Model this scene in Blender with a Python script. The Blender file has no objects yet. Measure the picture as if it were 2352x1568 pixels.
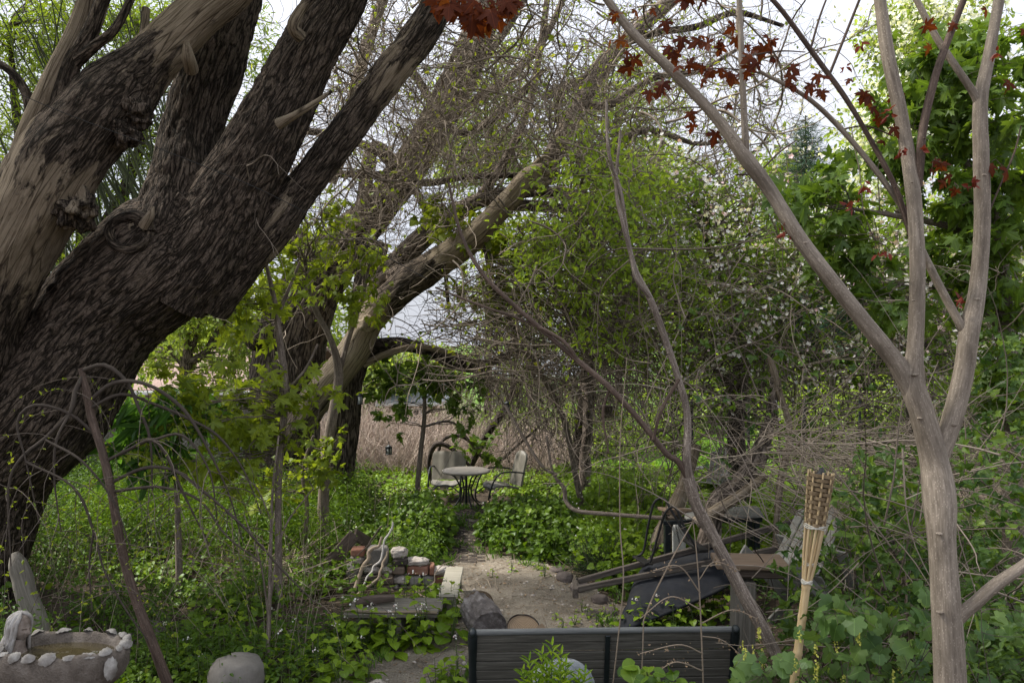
import bpy, math, numpy as np
from mathutils import Vector, Matrix

rng = np.random.default_rng(11)
SC = bpy.context.scene
CAM_H, F = 2.75, 1810.0          # camera height (m); focal length in units of a 2352 px wide frame


def P(x, y, d):
    """World point seen at (x, y) of the 2352 x 1568 photograph at distance d."""
    return np.array([(x - 1176) / F * d, d, CAM_H - (y - 784) / F * d])


def W(px, d):
    return px / F * d


# ---------------------------------------------------------------- noise
_perm = np.random.default_rng(3).permutation(256)


def vnoise(p):
    p = np.asarray(p, float)
    i = np.floor(p).astype(int)
    f = p - i
    f = f * f * (3 - 2 * f)
    out = np.zeros(len(p))
    for dx in (0, 1):
        for dy in (0, 1):
            for dz in (0, 1):
                h = _perm[(_perm[(_perm[(i[:, 0] + dx) & 255] + i[:, 1] + dy) & 255] + i[:, 2] + dz) & 255] / 255.0
                w = (f[:, 0] if dx else 1 - f[:, 0]) * (f[:, 1] if dy else 1 - f[:, 1]) * (f[:, 2] if dz else 1 - f[:, 2])
                out += h * w
    return out


def fbm(p, o=3):
    p = np.asarray(p, float)
    s, a, t = 0, 1, 0
    for k in range(o):
        s = s + a * vnoise(p * 2 ** k + 17.3 * k)
        t += a
        a *= .5
    return s / t


def unit(a):
    a = np.asarray(a, float)
    return a / (np.linalg.norm(a, axis=-1, keepdims=True) + 1e-9)


def sstep(a, b, x):
    t = np.clip((x - a) / (b - a), 0, 1)
    return t * t * (3 - 2 * t)


def gh(x, y):
    """Ground height."""
    x, y = np.atleast_1d(np.asarray(x, float)), np.atleast_1d(np.asarray(y, float))
    p = np.stack([x * .7, y * .7, np.zeros_like(x)], -1)
    z = (fbm(p, 3) - .5) * .14
    bank = sstep(5.02, 4.25, y) * sstep(-.45, .15, x) * .72       # raised bed near the house
    side = sstep(1.7, 4.0, x) * sstep(13, 8, y) * .25
    left = sstep(-2.2, -5, x) * .25
    dip = sstep(1, -2, x) * sstep(20, 27, y) * -1.6
    return z + bank + side + left + dip


def gz(x, y):
    return float(gh(x, y)[0])


# ---------------------------------------------------------------- mesh builder
ORG = {}


class MB:
    def __init__(s):
        s.v, s.fl, s.ft, s.mi, s.rest, s.tint, s.sm, s.n = [], [], [], [], [], [], [], 0

    def add(s, v, f, mi=0, rest=None, tint=0.0, smooth=True):
        v = np.asarray(v, float).reshape(-1, 3)
        f = np.asarray(f, int)
        if not len(f):
            return
        s.v.append(v)
        s.fl.append((f + s.n).ravel())
        s.ft.append(np.full(len(f), f.shape[1]))
        s.mi.append(np.full(len(f), mi))
        s.sm.append(np.full(len(f), smooth))
        s.rest.append(v if rest is None else np.asarray(rest, float).reshape(-1, 3))
        s.tint.append(np.broadcast_to(np.asarray(tint, float), (len(v),)))
        s.n += len(v)

    def build(s, name, mats, parent=None, origin=None):
        if not isinstance(mats, (list, tuple)):
            mats = [mats]
        v = np.concatenate(s.v)
        if origin is None:
            origin = ORG.get(parent.name, np.zeros(3)) if parent else np.zeros(3)
        origin = np.asarray(origin, float)
        v = v - origin
        me = bpy.data.meshes.new(name)
        me.vertices.add(len(v))
        me.vertices.foreach_set('co', v.astype(np.float32).ravel())
        fl, ft = np.concatenate(s.fl), np.concatenate(s.ft)
        me.loops.add(len(fl))
        me.loops.foreach_set('vertex_index', fl.astype(np.int32))
        me.polygons.add(len(ft))
        me.polygons.foreach_set('loop_start', (np.cumsum(ft) - ft).astype(np.int32))
        me.polygons.foreach_set('material_index', np.concatenate(s.mi).astype(np.int32))
        me.polygons.foreach_set('use_smooth', np.concatenate(s.sm).astype(bool))
        a = me.attributes.new('rest', 'FLOAT_VECTOR', 'POINT')
        a.data.foreach_set('vector', np.concatenate(s.rest).astype(np.float32).ravel())
        a = me.attributes.new('tint', 'FLOAT', 'POINT')
        a.data.foreach_set('value', np.concatenate(s.tint).astype(np.float32))
        me.update(calc_edges=True)
        for m in mats:
            me.materials.append(m)
        o = bpy.data.objects.new(name, me)
        SC.collection.objects.link(o)
        if parent:
            o.parent = parent
            o.location = origin - ORG.get(parent.name, np.zeros(3))
        else:
            o.location = origin
        ORG[o.name] = origin
        return o


def tag(o, label=None, cat=None, group=None, kind=None):
    for k, v in (('label', label), ('category', cat), ('group', group), ('kind', kind)):
        if v:
            o[k] = v
    return o


def thing(name, loc, label, cat, group=None):
    o = bpy.data.objects.new(name, None)
    SC.collection.objects.link(o)
    o.empty_display_size = .1
    o.location = [float(c) for c in loc]
    ORG[o.name] = np.asarray(loc, float)
    return tag(o, label, cat, group)


def copy_tree(o, parent=None):
    c = o.copy()
    SC.collection.objects.link(c)
    if parent:
        c.parent = parent
    for ch in list(o.children):
        copy_tree(ch, c)
    return c


# ---------------------------------------------------------------- shapes
def smooth_path(pts, step):
    """Catmull-Rom resample of rows (x, y, z, r, ...) at about `step` metres."""
    pts = np.asarray(pts, float)
    n = len(pts)
    if n < 3:
        k = max(2, int(np.linalg.norm(pts[-1, :3] - pts[0, :3]) / step) + 1)
        return np.array([pts[0] + (pts[-1] - pts[0]) * t for t in np.linspace(0, 1, k)])
    ext = np.vstack([2 * pts[0] - pts[1], pts, 2 * pts[-1] - pts[-2]])
    ext[0, 3:] = pts[0, 3:]
    ext[-1, 3:] = pts[-1, 3:]
    out = []
    for i in range(n - 1):
        a, b, c, d = ext[i:i + 4]
        k = max(1, int(np.linalg.norm(c[:3] - b[:3]) / step))
        for t in np.arange(k) / k:
            out.append(.5 * (2 * b + (c - a) * t + (2 * a - 5 * b + 4 * c - d) * t * t + (3 * b - a - 3 * c + d) * t ** 3))
    out.append(pts[-1])
    out = np.array(out)
    out[:, 3] = np.maximum(out[:, 3], 1e-4)
    return out


def tube(mb, pts, rad=None, sides=8, step=.06, mi=0, tint=None, lump=0., ridge=0., lf=3., cap=True, smooth=True, seed=0., grain=False):
    """Round limb along pts; pts may be (n,3)+rad or (n,4) or (n,5: +tint)."""
    pts = np.asarray(pts, float)
    if rad is not None:
        r = np.broadcast_to(np.asarray(rad, float), (len(pts),))
        pts = np.column_stack([pts[:, :3], r])
    p = smooth_path(pts, step)
    c, r = p[:, :3], p[:, 3]
    tn = p[:, 4] if p.shape[1] > 4 else np.full(len(p), 0. if tint is None else tint)
    t = unit(np.gradient(c, axis=0))
    ref = np.array([0, 0, 1.]) if abs(t[0, 2]) < .9 else np.array([1., 0, 0])
    u = unit(np.cross(t[0], ref))
    U = [u]
    for k in range(1, len(c)):
        u = unit(u - t[k] * np.dot(u, t[k]))
        U.append(u)
    U = np.array(U)
    V = np.cross(t, U)
    L = np.concatenate([[0], np.cumsum(np.linalg.norm(np.diff(c, axis=0), axis=1))]) + seed * 3.7
    th = np.arange(sides) / sides * 2 * math.pi
    cs, sn = np.cos(th), np.sin(th)
    rr = np.repeat(r, sides)
    rest = np.column_stack([np.tile(cs, len(c)) * rr, np.tile(sn, len(c)) * rr, np.repeat(L, sides)])
    d = rr.copy()
    rest0 = rest
    if lump:
        d = d * (1 + lump * (fbm(rest * np.array([lf, lf, lf * .6]) + seed * 9.1, 3) - .5) * 2)
    if ridge:
        q = rest * np.array([17, 17, 3.6])
        q = q + (fbm(rest * 5 + 5.5, 2)[:, None] - .5) * 2.4
        n1 = 1 - np.abs(2 * vnoise(q) - 1)
        n2 = 1 - np.abs(2 * vnoise(q * 2.1 + 8) - 1)
        d = d - ridge * (n1 ** 2 * .65 + n2 ** 2 * .35)
    dirs = U[:, None, :] * cs[None, :, None] + V[:, None, :] * sn[None, :, None]
    v = np.repeat(c, sides, 0) + dirs.reshape(-1, 3) * d[:, None]
    n = len(c)
    i = np.arange(n - 1)[:, None] * sides
    j = np.arange(sides)[None, :]
    jn = (j + 1) % sides
    f = np.stack([i + j, i + jn, i + sides + jn, i + sides + j], -1).reshape(-1, 4)
    if grain:                                   # wood whose grain follows the length
        rest = rest[:, [2, 0, 1]]
    mb.add(v, f, mi, rest, np.repeat(tn, sides), smooth)
    if cap:
        for e, base in ((0, 0), (n - 1, (n - 1) * sides)):
            ring = np.arange(sides)
            cv = np.vstack([v[base:base + sides], c[e]])
            fc = np.stack([ring, (ring + 1) % sides, np.full(sides, sides)], -1)
            if e == 0:
                fc = fc[:, ::-1]
            mb.add(cv, fc, mi, np.vstack([rest[base:base + sides], rest[base:base + sides].mean(0)]), tn[e], False)
    return p


def twigs(mb, paths, rad, sides=3, mi=0, tint=0.):
    """Many thin tubes at once. paths (N,K,3), rad (N,K)."""
    paths = np.asarray(paths, float)
    N, K, _ = paths.shape
    if N == 0:
        return
    rad = np.broadcast_to(rad, (N, K))
    t = unit(np.gradient(paths, axis=1))
    ref = unit(np.random.default_rng(N).normal(size=(N, 1, 3)))
    u = unit(np.cross(t, np.broadcast_to(ref, t.shape)))
    w = np.cross(t, u)
    th = np.arange(sides) / sides * 2 * math.pi
    v = paths[:, :, None, :] + rad[:, :, None, None] * (u[:, :, None, :] * np.cos(th)[None, None, :, None] + w[:, :, None, :] * np.sin(th)[None, None, :, None])
    base = (np.arange(N) * K * sides)[:, None, None]
    i = (np.arange(K - 1) * sides)[None, :, None]
    j = np.arange(sides)[None, None, :]
    jn = (j + 1) % sides
    f = np.stack([base + i + j, base + i + jn, base + i + sides + jn, base + i + sides + j], -1).reshape(-1, 4)
    tt = np.broadcast_to(np.asarray(tint, float).reshape(-1, 1), (N, K * sides)) if np.ndim(tint) else np.full((N, K * sides), tint)
    mb.add(v.reshape(-1, 3), f, mi, None, tt.ravel())


def walk(start, d, length, K=9, wig=.25, grav=0., corr=.5):
    """Random wandering paths (N,K,3)."""
    start, d = np.asarray(start, float), unit(d)
    N = len(start)
    length = np.broadcast_to(length, (N,))
    out = [start]
    w = rng.normal(size=(N, 3)) * wig
    p = start
    for k in range(K - 1):
        w = w * corr + rng.normal(size=(N, 3)) * wig * math.sqrt(max(0, 1 - corr * corr))
        d = unit(d + w + np.array([0, 0, grav]))
        p = p + d * (length / (K - 1))[:, None]
        out.append(p)
    return np.stack(out, 1)


def box(mb, c, s, R=None, mi=0, tint=0., bev=0.0, rough=0., seed=0):
    """Bevelled box; c centre, s full sizes, R 3x3 rotation (columns are the axes)."""
    c, s = np.asarray(c, float), np.asarray(s, float)
    b = min(bev, .45 * s.min())
    if b <= 0:
        v = np.array([[x, y, z] for x in (-.5, .5) for y in (-.5, .5) for z in (-.5, .5)]) * s
        f = np.array([[0, 1, 3, 2], [4, 6, 7, 5], [0, 4, 5, 1], [2, 3, 7, 6], [0, 2, 6, 4], [1, 5, 7, 3]])
        tri = None
    else:
        h = s / 2
        v, idx = [], {}
        for sx in (-1, 1):
            for sy in (-1, 1):
                for sz in (-1, 1):
                    for a in range(3):
                        q = np.array([sx * (h[0] - b), sy * (h[1] - b), sz * (h[2] - b)])
                        q[a] += (sx, sy, sz)[a] * b
                        idx[(sx, sy, sz, a)] = len(v)
                        v.append(q)
        v = np.array(v)
        f, tri = [], []
        for a in range(3):
            o1, o2 = [k for k in range(3) if k != a]
            for sg in (-1, 1):
                loop = []
                for s1, s2 in ((-1, -1), (1, -1), (1, 1), (-1, 1)):
                    k = [0, 0, 0]
                    k[a], k[o1], k[o2] = sg, s1, s2
                    loop.append(idx[(*k, a)])
                f.append(loop)
            for s1 in (-1, 1):
                for s2 in (-1, 1):
                    q = []
                    for sa in (-1, 1):
                        k = [0, 0, 0]
                        k[a], k[o1], k[o2] = sa, s1, s2
                        q.append((idx[(*k, o1)], idx[(*k, o2)]))
                    f.append([q[0][0], q[1][0], q[1][1], q[0][1]])
        for sx in (-1, 1):
            for sy in (-1, 1):
                for sz in (-1, 1):
                    tri.append([idx[(sx, sy, sz, k)] for k in range(3)])
        f = np.array(f)
    # outward winding
    def fix(f):
        o = []
        for q in f:
            n = np.cross(v[q[1]] - v[q[0]], v[q[2]] - v[q[0]])
            o.append(list(q) if np.dot(n, v[list(q)].mean(0)) >= 0 else list(q)[::-1])
        return np.array(o)
    f = fix(f)
    rest = v + c
    if rough:
        v = v + (np.stack([fbm(v * 14 + seed * 3.3 + k * 11, 2) for k in range(3)], -1) - .5) * rough
    vv = v if R is None else v @ np.asarray(R).T
    mb.add(vv + c, f, mi, rest, tint, False)
    if tri is not None:
        tri = fix(tri)
        mb.add(vv + c, tri, mi, rest, tint, False)


def beam(mb, a, b, w, h, mi=0, tint=0., bev=.004, up=(0, 0, 1)):
    a, b = np.asarray(a, float), np.asarray(b, float)
    x = unit(b - a)
    y = unit(np.cross(np.asarray(up, float), x))
    z = np.cross(x, y)
    box(mb, (a + b) / 2, (np.linalg.norm(b - a), w, h), np.stack([x, y, z], 1), mi, tint, bev)


def blob(mb, c, s, R=None, nu=20, nv=14, rough=.2, fr=1.6, seed=0, mi=0, tint=0., sq=1.0, flat=None):
    """Lumpy rounded stone."""
    u = np.linspace(0, 2 * math.pi, nu, endpoint=False)
    w = np.linspace(-math.pi / 2, math.pi / 2, nv)
    U, Wv = np.meshgrid(u, w)
    d = np.stack([np.cos(Wv) * np.cos(U), np.cos(Wv) * np.sin(U), np.sin(Wv)], -1).reshape(-1, 3)
    if sq < 1:
        d = np.sign(d) * np.abs(d) ** sq
    r = 1 + rough * (fbm(d * fr + seed * 5.7, 3) - .5) * 2
    v = d * r[:, None] * np.asarray(s, float) / 2
    if R is not None:
        v = v @ np.asarray(R).T
    i = np.arange(nv - 1)[:, None] * nu
    j = np.arange(nu)[None, :]
    jn = (j + 1) % nu
    f = np.stack([i + j, i + jn, i + nu + jn, i + nu + j], -1).reshape(-1, 4)
    mb.add(v + np.asarray(c, float), f, mi, v + seed, tint)


def lathe(mb, c, prof, sides=32, sx=1., sy=1., mi=0, tint=0., R=None, close=False, wob=0.):
    prof = np.asarray(prof, float)
    th = np.arange(sides) / sides * 2 * math.pi
    v = np.stack([prof[:, 0][:, None] * np.cos(th) * sx, prof[:, 0][:, None] * np.sin(th) * sy, np.broadcast_to(prof[:, 1][:, None], (len(prof), sides))], -1).reshape(-1, 3)
    if wob:
        v = v + (np.stack([fbm(v * 9 + 7 * k, 3) for k in range(3)], -1) - .5) * wob
    rest = v.copy()
    if R is not None:
        v = v @ np.asarray(R).T
    i = np.arange(len(prof) - 1)[:, None] * sides
    j = np.arange(sides)[None, :]
    jn = (j + 1) % sides
    f = np.stack([i + j, i + jn, i + sides + jn, i + sides + j], -1).reshape(-1, 4)
    mb.add(v + np.asarray(c, float), f, mi, rest, tint)


def rotz(a):
    c, s = math.cos(a), math.sin(a)
    return np.array([[c, -s, 0], [s, c, 0], [0, 0, 1.]])


def roty(a):
    c, s = math.cos(a), math.sin(a)
    return np.array([[c, 0, s], [0, 1, 0], [-s, 0, c]])


def rotx(a):
    c, s = math.cos(a), math.sin(a)
    return np.array([[1, 0, 0], [0, c, -s], [0, s, c]])


# ---------------------------------------------------------------- leaves
def _fan(half, cy=.4, fold=.25, curl=.25):
    half = np.asarray(half, float)
    inner = half[(half[:, 0] > 0)]
    o = [half[0]] + list(inner) + [half[-1]] + [q * np.array([-1, 1]) for q in inner[::-1]]
    o = np.array(o)
    v = np.vstack([[0, cy], o])
    z = fold * np.abs(v[:, 0]) - curl * (v[:, 1] - cy) ** 2
    n = len(o)
    f = np.stack([np.zeros(n, int), np.arange(n) + 1, (np.arange(n) + 1) % n + 1], -1)[:, ::-1]
    return np.column_stack([v, z]), f


MAPLE = _fan([(0, .08), (.12, -.06), (.30, -.08), (.44, -.16), (.36, .0), (.22, .10), (.40, .14), (.48, .20), (.68, .30), (.50, .34), (.55, .46), (.40, .42), (.18, .36), (.24, .58), (.34, .68), (.19, .70), (.12, .86), (0, 1.06)], .26, -.3, .4)
MAPLE_S = _fan([(0, .0), (.40, -.10), (.28, .10), (.60, .34), (.25, .40), (.24, .68), (0, 1.0)], .28, -.2, .35)
HEART = _fan([(0, .10), (.22, -.06), (.44, .10), (.47, .36), (.30, .70), (0, 1.0)], .35, .2, .25)
ROUND = _fan([(0, .10), (.25, -.08), (.50, .12), (.55, .42), (.42, .72), (.2, .9), (0, .96)], .4, .15, .3)
GRAPE = _fan([(0, .12), (.22, -.10), (.46, .02), (.42, .20), (.62, .40), (.52, .62), (.36, .60), (.36, .76), (.2, .92), (0, 1.0)], .35, -.12, .3)
OVATE = (np.array([[0, 0, 0], [.24, .3, .08], [.2, .68, .02], [0, 1, -.15], [-.2, .68, .02], [-.24, .3, .08]]), np.array([[0, 1, 2, 3], [0, 3, 4, 5]]))
LANCE = (np.array([[0, 0, 0], [.1, .35, .03], [.08, .7, -.02], [0, 1, -.18], [-.08, .7, -.02], [-.1, .35, .03]]), np.array([[0, 1, 2, 3], [0, 3, 4, 5]]))
NEEDLE = (np.array([[-.035, 0, 0], [.035, 0, 0], [.0, 1, -.05]]), np.array([[0, 1, 2]]))
GRASS = (np.array([[-.03, 0, 0], [.03, 0, 0], [.025, .45, .02], [-.025, .45, .02], [0, 1, -.2]]), None)
_pv, _pf = [], []
for _k in range(5):
    _a = _k * 2 * math.pi / 5
    _R = np.array([[math.cos(_a), -math.sin(_a)], [math.sin(_a), math.cos(_a)]])
    for _q in ((0, 0, 0), (.2, .28, .1), (0, .52, .16), (-.2, .28, .1)):
        _pv.append([*(_R @ np.array(_q[:2])), _q[2]])
    _pf.append([4 * _k, 4 * _k + 1, 4 * _k + 2, 4 * _k + 3])
BLOSSOM = (np.array(_pv), np.array(_pf))


def leaves(mb, T, pos, nrm, tip, size, tint=None, mi=0):
    pos = np.asarray(pos, float)
    N = len(pos)
    if N == 0:
        return
    tip = unit(tip)
    nrm = np.asarray(nrm, float)
    x = unit(np.cross(tip, nrm))
    z = np.cross(x, tip)
    tv, tf = T
    size = np.broadcast_to(np.asarray(size, float), (N,))
    v = pos[:, None, :] + size[:, None, None] * (tv[None, :, 0, None] * x[:, None, :] + tv[None, :, 1, None] * tip[:, None, :] + tv[None, :, 2, None] * z[:, None, :])
    f = (tf[None] + (np.arange(N) * len(tv))[:, None, None]).reshape(-1, tf.shape[1])
    if tint is None:
        tint = rng.random(N)
    rest = np.tile(tv, (N, 1))
    mb.add(v.reshape(-1, 3), f, mi, rest, np.repeat(np.broadcast_to(tint, (N,)), len(tv)), False)


def rand_dirs(N, up=0., flat=1.):
    d = rng.normal(size=(N, 3))
    d[:, 2] = d[:, 2] * flat + up
    return unit(d)


def in_ball(N):
    d = unit(rng.normal(size=(N, 3)))
    return d * rng.random((N, 1)) ** (1 / 3)
# ================================================================ materials
def new_mat(name):
    m = bpy.data.materials.new(name)
    m.use_nodes = True
    m.node_tree.nodes.clear()
    return m, m.node_tree.nodes, m.node_tree.links


def N_(nodes, typ, **kw):
    n = nodes.new(typ)
    for k, v in kw.items():
        if k.startswith('i_'):
            n.inputs[k[2:].replace('_', ' ')].default_value = v
        else:
            setattr(n, k, v)
    return n


def ramp(nodes, stops):
    r = nodes.new('ShaderNodeValToRGB')
    e = r.color_ramp.elements
    while len(e) < len(stops):
        e.new(.5)
    for q, (p, c) in zip(e, stops):
        q.position = p
        q.color = (*c, 1) if len(c) == 3 else c
    return r


def mixc(nodes, links, fac, a, b, mode='MIX'):
    m = nodes.new('ShaderNodeMix')
    m.data_type = 'RGBA'
    m.blend_type = mode
    for s, v in ((m.inputs[0], fac), (m.inputs[6], a), (m.inputs[7], b)):
        if hasattr(v, 'is_linked'):
            links.new(v, s)
        elif isinstance(v, (int, float)):
            s.default_value = v
        else:
            s.default_value = (*v, 1)
    return m.outputs[2]


def math_(nodes, links, op, a, b=0.):
    m = nodes.new('ShaderNodeMath')
    m.operation = op
    for s, v in zip(m.inputs, (a, b)):
        if hasattr(v, 'is_linked'):
            links.new(v, s)
        else:
            s.default_value = v
    return m.outputs[0]


def coords(nodes, links, scale=(1, 1, 1), attr='rest'):
    a = N_(nodes, 'ShaderNodeAttribute', attribute_name=attr)
    mp = N_(nodes, 'ShaderNodeMapping')
    mp.inputs['Scale'].default_value = scale
    links.new(a.outputs['Vector'], mp.inputs['Vector'])
    return mp.outputs[0]


def noise(nodes, links, vec, scale=5., detail=4., rough=.55, dist=0.):
    n = N_(nodes, 'ShaderNodeTexNoise')
    n.inputs['Scale'].default_value = scale
    n.inputs['Detail'].default_value = detail
    n.inputs['Roughness'].default_value = rough
    n.inputs['Distortion'].default_value = dist
    if vec is not None:
        links.new(vec, n.inputs['Vector'])
    return n.outputs[0]


def finish(m, nodes, links, col, rough=.8, bump=None, bstr=.5, bdist=.01, metallic=0., spec=.3):
    b = nodes.new('ShaderNodeBsdfPrincipled')
    o = nodes.new('ShaderNodeOutputMaterial')
    b.inputs['Specular IOR Level'].default_value = spec
    b.inputs['Metallic'].default_value = metallic
    if hasattr(col, 'is_linked'):
        links.new(col, b.inputs['Base Color'])
    else:
        b.inputs['Base Color'].default_value = (*col, 1)
    if hasattr(rough, 'is_linked'):
        links.new(rough, b.inputs['Roughness'])
    else:
        b.inputs['Roughness'].default_value = rough
    if bump is not None:
        bp = nodes.new('ShaderNodeBump')
        bp.inputs['Strength'].default_value = bstr
        bp.inputs['Distance'].default_value = bdist
        links.new(bump, bp.inputs['Height'])
        links.new(bp.outputs[0], b.inputs['Normal'])
    links.new(b.outputs[0], o.inputs[0])
    return m


def bark_mat(name, dark, light, bare_c=(.34, .28, .2), bare_d=(.16, .115, .075), sc=(9, 9, 2.6), bump=.03, moss=None):
    """Ridged bark; where the 'tint' attribute is high the wood is bare and weathered."""
    m, n, l = new_mat(name)
    raw = coords(n, l)
    # interlocking furrows: thin dark valleys where a stretched noise crosses its middle value
    def furrow(sc_, lo, hi, det=4., dist=.5):
        q = noise(n, l, coords(n, l, sc_), 1., det, .5, dist)
        r_ = ramp(n, [(lo, (0, 0, 0)), (hi, (1, 1, 1))])
        l.new(math_(n, l, 'ABSOLUTE', math_(n, l, 'SUBTRACT', q, .5)), r_.inputs[0])
        return r_.outputs[0]
    f1 = furrow(tuple(q * .95 for q in sc), .004, .085, 3., .4)
    f2 = furrow(tuple(q * k_ for q, k_ in zip(sc, (1.9, 1.9, 3.4))), .0, .06, 3., .8)
    fine = noise(n, l, coords(n, l, (30, 30, 9)), 2.2, 6., .65)
    hr = math_(n, l, 'MULTIPLY', f1, math_(n, l, 'ADD', .55, math_(n, l, 'MULTIPLY', f2, .45)))
    h = math_(n, l, 'ADD', math_(n, l, 'MULTIPLY', hr, .75), math_(n, l, 'MULTIPLY', fine, .55))
    rp = ramp(n, [(.22, dark), (.62, tuple(d_ * .35 + l_ * .5 for d_, l_ in zip(dark, light))), (.95, light), (1., tuple(1.25 * q for q in light))])
    l.new(h, rp.inputs[0])
    big = noise(n, l, raw, 1.7, 4., .6)
    bigr = ramp(n, [(.35, (0, 0, 0)), (.68, (1, 1, 1))])
    l.new(big, bigr.inputs[0])
    bark = mixc(n, l, math_(n, l, 'MULTIPLY', bigr.outputs[0], .5), rp.outputs[0], mixc(n, l, 1., rp.outputs[0], (1.4, 1.34, 1.3), 'MULTIPLY'))
    # bare weathered wood with long grain
    g = noise(n, l, coords(n, l, (22, 22, .8)), 2.6, 8., .78, .5)
    rb = ramp(n, [(.36, bare_d), (.52, bare_c), (.72, tuple(min(1, c * 1.25) for c in bare_c))])
    l.new(g, rb.inputs[0])
    vk = N_(n, 'ShaderNodeTexVoronoi', feature='DISTANCE_TO_EDGE')
    vk.inputs['Scale'].default_value = 1.
    l.new(coords(n, l, (13, 13, .75)), vk.inputs['Vector'])
    crk = ramp(n, [(.0, (0, 0, 0)), (.035, (1, 1, 1))])
    l.new(vk.outputs['Distance'], crk.inputs[0])
    at = N_(n, 'ShaderNodeAttribute', attribute_name='tint')
    edge = math_(n, l, 'ADD', at.outputs['Fac'], math_(n, l, 'MULTIPLY', math_(n, l, 'SUBTRACT', noise(n, l, coords(n, l, (6.5, 6.5, 2.2)), 1., 6., .68, .4), .5), 1.9))
    msk = ramp(n, [(.44, (0, 0, 0)), (.56, (1, 1, 1))])
    l.new(edge, msk.inputs[0])
    stain = mixc(n, l, math_(n, l, 'MULTIPLY', noise(n, l, raw, 2.1, 3.), .7), mixc(n, l, crk.outputs[0], tuple(c * .35 for c in bare_d), rb.outputs[0]), tuple(c * .6 for c in bare_d))
    col = mixc(n, l, msk.outputs[0], bark, stain)
    hh = mixc(n, l, msk.outputs[0], h, math_(n, l, 'MULTIPLY', g, 1.1))
    return finish(m, n, l, col, .9, hh, .9, bump, spec=.12)


def twig_mat(name, a, b):
    m, n, l = new_mat(name)
    at = N_(n, 'ShaderNodeAttribute', attribute_name='tint')
    nz = noise(n, l, coords(n, l), 14., 3.)
    f = math_(n, l, 'ADD', math_(n, l, 'MULTIPLY', at.outputs['Fac'], .7), math_(n, l, 'MULTIPLY', nz, .3))
    return finish(m, n, l, mixc(n, l, f, a, b), .85, spec=.15)


def leaf_mat(name, a, b, tr=.45, gloss=.06, c=None):
    """Two-sided thin leaf: diffuse, light coming through, a slight waxy gloss; 'tint' varies it leaf to leaf."""
    m, n, l = new_mat(name)
    at = N_(n, 'ShaderNodeAttribute', attribute_name='tint')
    rs = N_(n, 'ShaderNodeAttribute', attribute_name='rest')
    stops = [(0., a), (.8, b), (1., c or b)]
    rp = ramp(n, stops)
    l.new(at.outputs['Fac'], rp.inputs[0])
    sx = N_(n, 'ShaderNodeSeparateXYZ')
    l.new(rs.outputs['Vector'], sx.inputs[0])
    vein = math_(n, l, 'LESS_THAN', math_(n, l, 'ABSOLUTE', sx.outputs[0]), .018)
    col = mixc(n, l, math_(n, l, 'MULTIPLY', vein, .35), rp.outputs[0], tuple(min(1, q * 2.0) for q in b))
    df, ts, gl = n.new('ShaderNodeBsdfDiffuse'), n.new('ShaderNodeBsdfTranslucent'), n.new('ShaderNodeBsdfGlossy')
    gl.inputs['Roughness'].default_value = .45
    gl.inputs['Color'].default_value = (.9, .95, 1, 1)
    tc = mixc(n, l, 1., col, (1.25, 1.2, .55), 'MULTIPLY')
    l.new(col, df.inputs[0])
    l.new(tc, ts.inputs[0])
    m1, m2 = n.new('ShaderNodeMixShader'), n.new('ShaderNodeMixShader')
    m1.inputs[0].default_value = tr
    m2.inputs[0].default_value = gloss * .35
    l.new(df.outputs[0], m1.inputs[1])
    l.new(ts.outputs[0], m1.inputs[2])
    l.new(m1.outputs[0], m2.inputs[1])
    l.new(gl.outputs[0], m2.inputs[2])
    o = n.new('ShaderNodeOutputMaterial')
    l.new(m2.outputs[0], o.inputs[0])
    return m


def stone_mat(name, cols, scale=6., bump=.012, speck=None):
    m, n, l = new_mat(name)
    v = coords(n, l)
    a = noise(n, l, v, scale, 6., .65)
    rp = ramp(n, [(.3, cols[0]), (.5, cols[1]), (.72, cols[2])])
    l.new(a, rp.inputs[0])
    col = rp.outputs[0]
    fine = noise(n, l, v, scale * 9, 4., .7)
    col = mixc(n, l, .35, col, mixc(n, l, fine, tuple(c * .35 for c in cols[0]), cols[2]))
    if speck:
        k = ramp(n, [(.62, (0, 0, 0)), (.68, (1, 1, 1))])
        l.new(noise(n, l, v, scale * 3, 3.), k.inputs[0])
        col = mixc(n, l, k.outputs[0], col, speck)
    h = math_(n, l, 'ADD', a, math_(n, l, 'MULTIPLY', fine, .5))
    return finish(m, n, l, col, .92, h, .8, bump, spec=.2)


def wood_mat(name, a, b, c, sc=(1.2, 22, 22), bump=.004):
    """Weathered plank: grain runs along local x of the rest coordinates."""
    m, n, l = new_mat(name)
    g = noise(n, l, coords(n, l, sc), 2.2, 6., .7, .3)
    rp = ramp(n, [(.28, a), (.5, b), (.74, c)])
    l.new(g, rp.inputs[0])
    st = noise(n, l, coords(n, l), 4., 4.)
    col = mixc(n, l, math_(n, l, 'MULTIPLY', st, .5), rp.outputs[0], a)
    return finish(m, n, l, col, .85, g, .7, bump, spec=.2)


def plain_mat(name, a, b, rough=.5, scale=8., metallic=0., spec=.4, bump=.002, dirt=None):
    m, n, l = new_mat(name)
    v = coords(n, l)
    f = noise(n, l, v, scale, 5., .6)
    rp = ramp(n, [(.35, a), (.7, b)])
    l.new(f, rp.inputs[0])
    col = rp.outputs[0]
    if dirt:
        k = ramp(n, [(.5, (0, 0, 0)), (.75, (1, 1, 1))])
        l.new(noise(n, l, v, scale * .6, 6., .7, .6), k.inputs[0])
        col = mixc(n, l, math_(n, l, 'MULTIPLY', k.outputs[0], .6), col, dirt)
    return finish(m, n, l, col, rough, f, .4, bump, metallic, spec)


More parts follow.
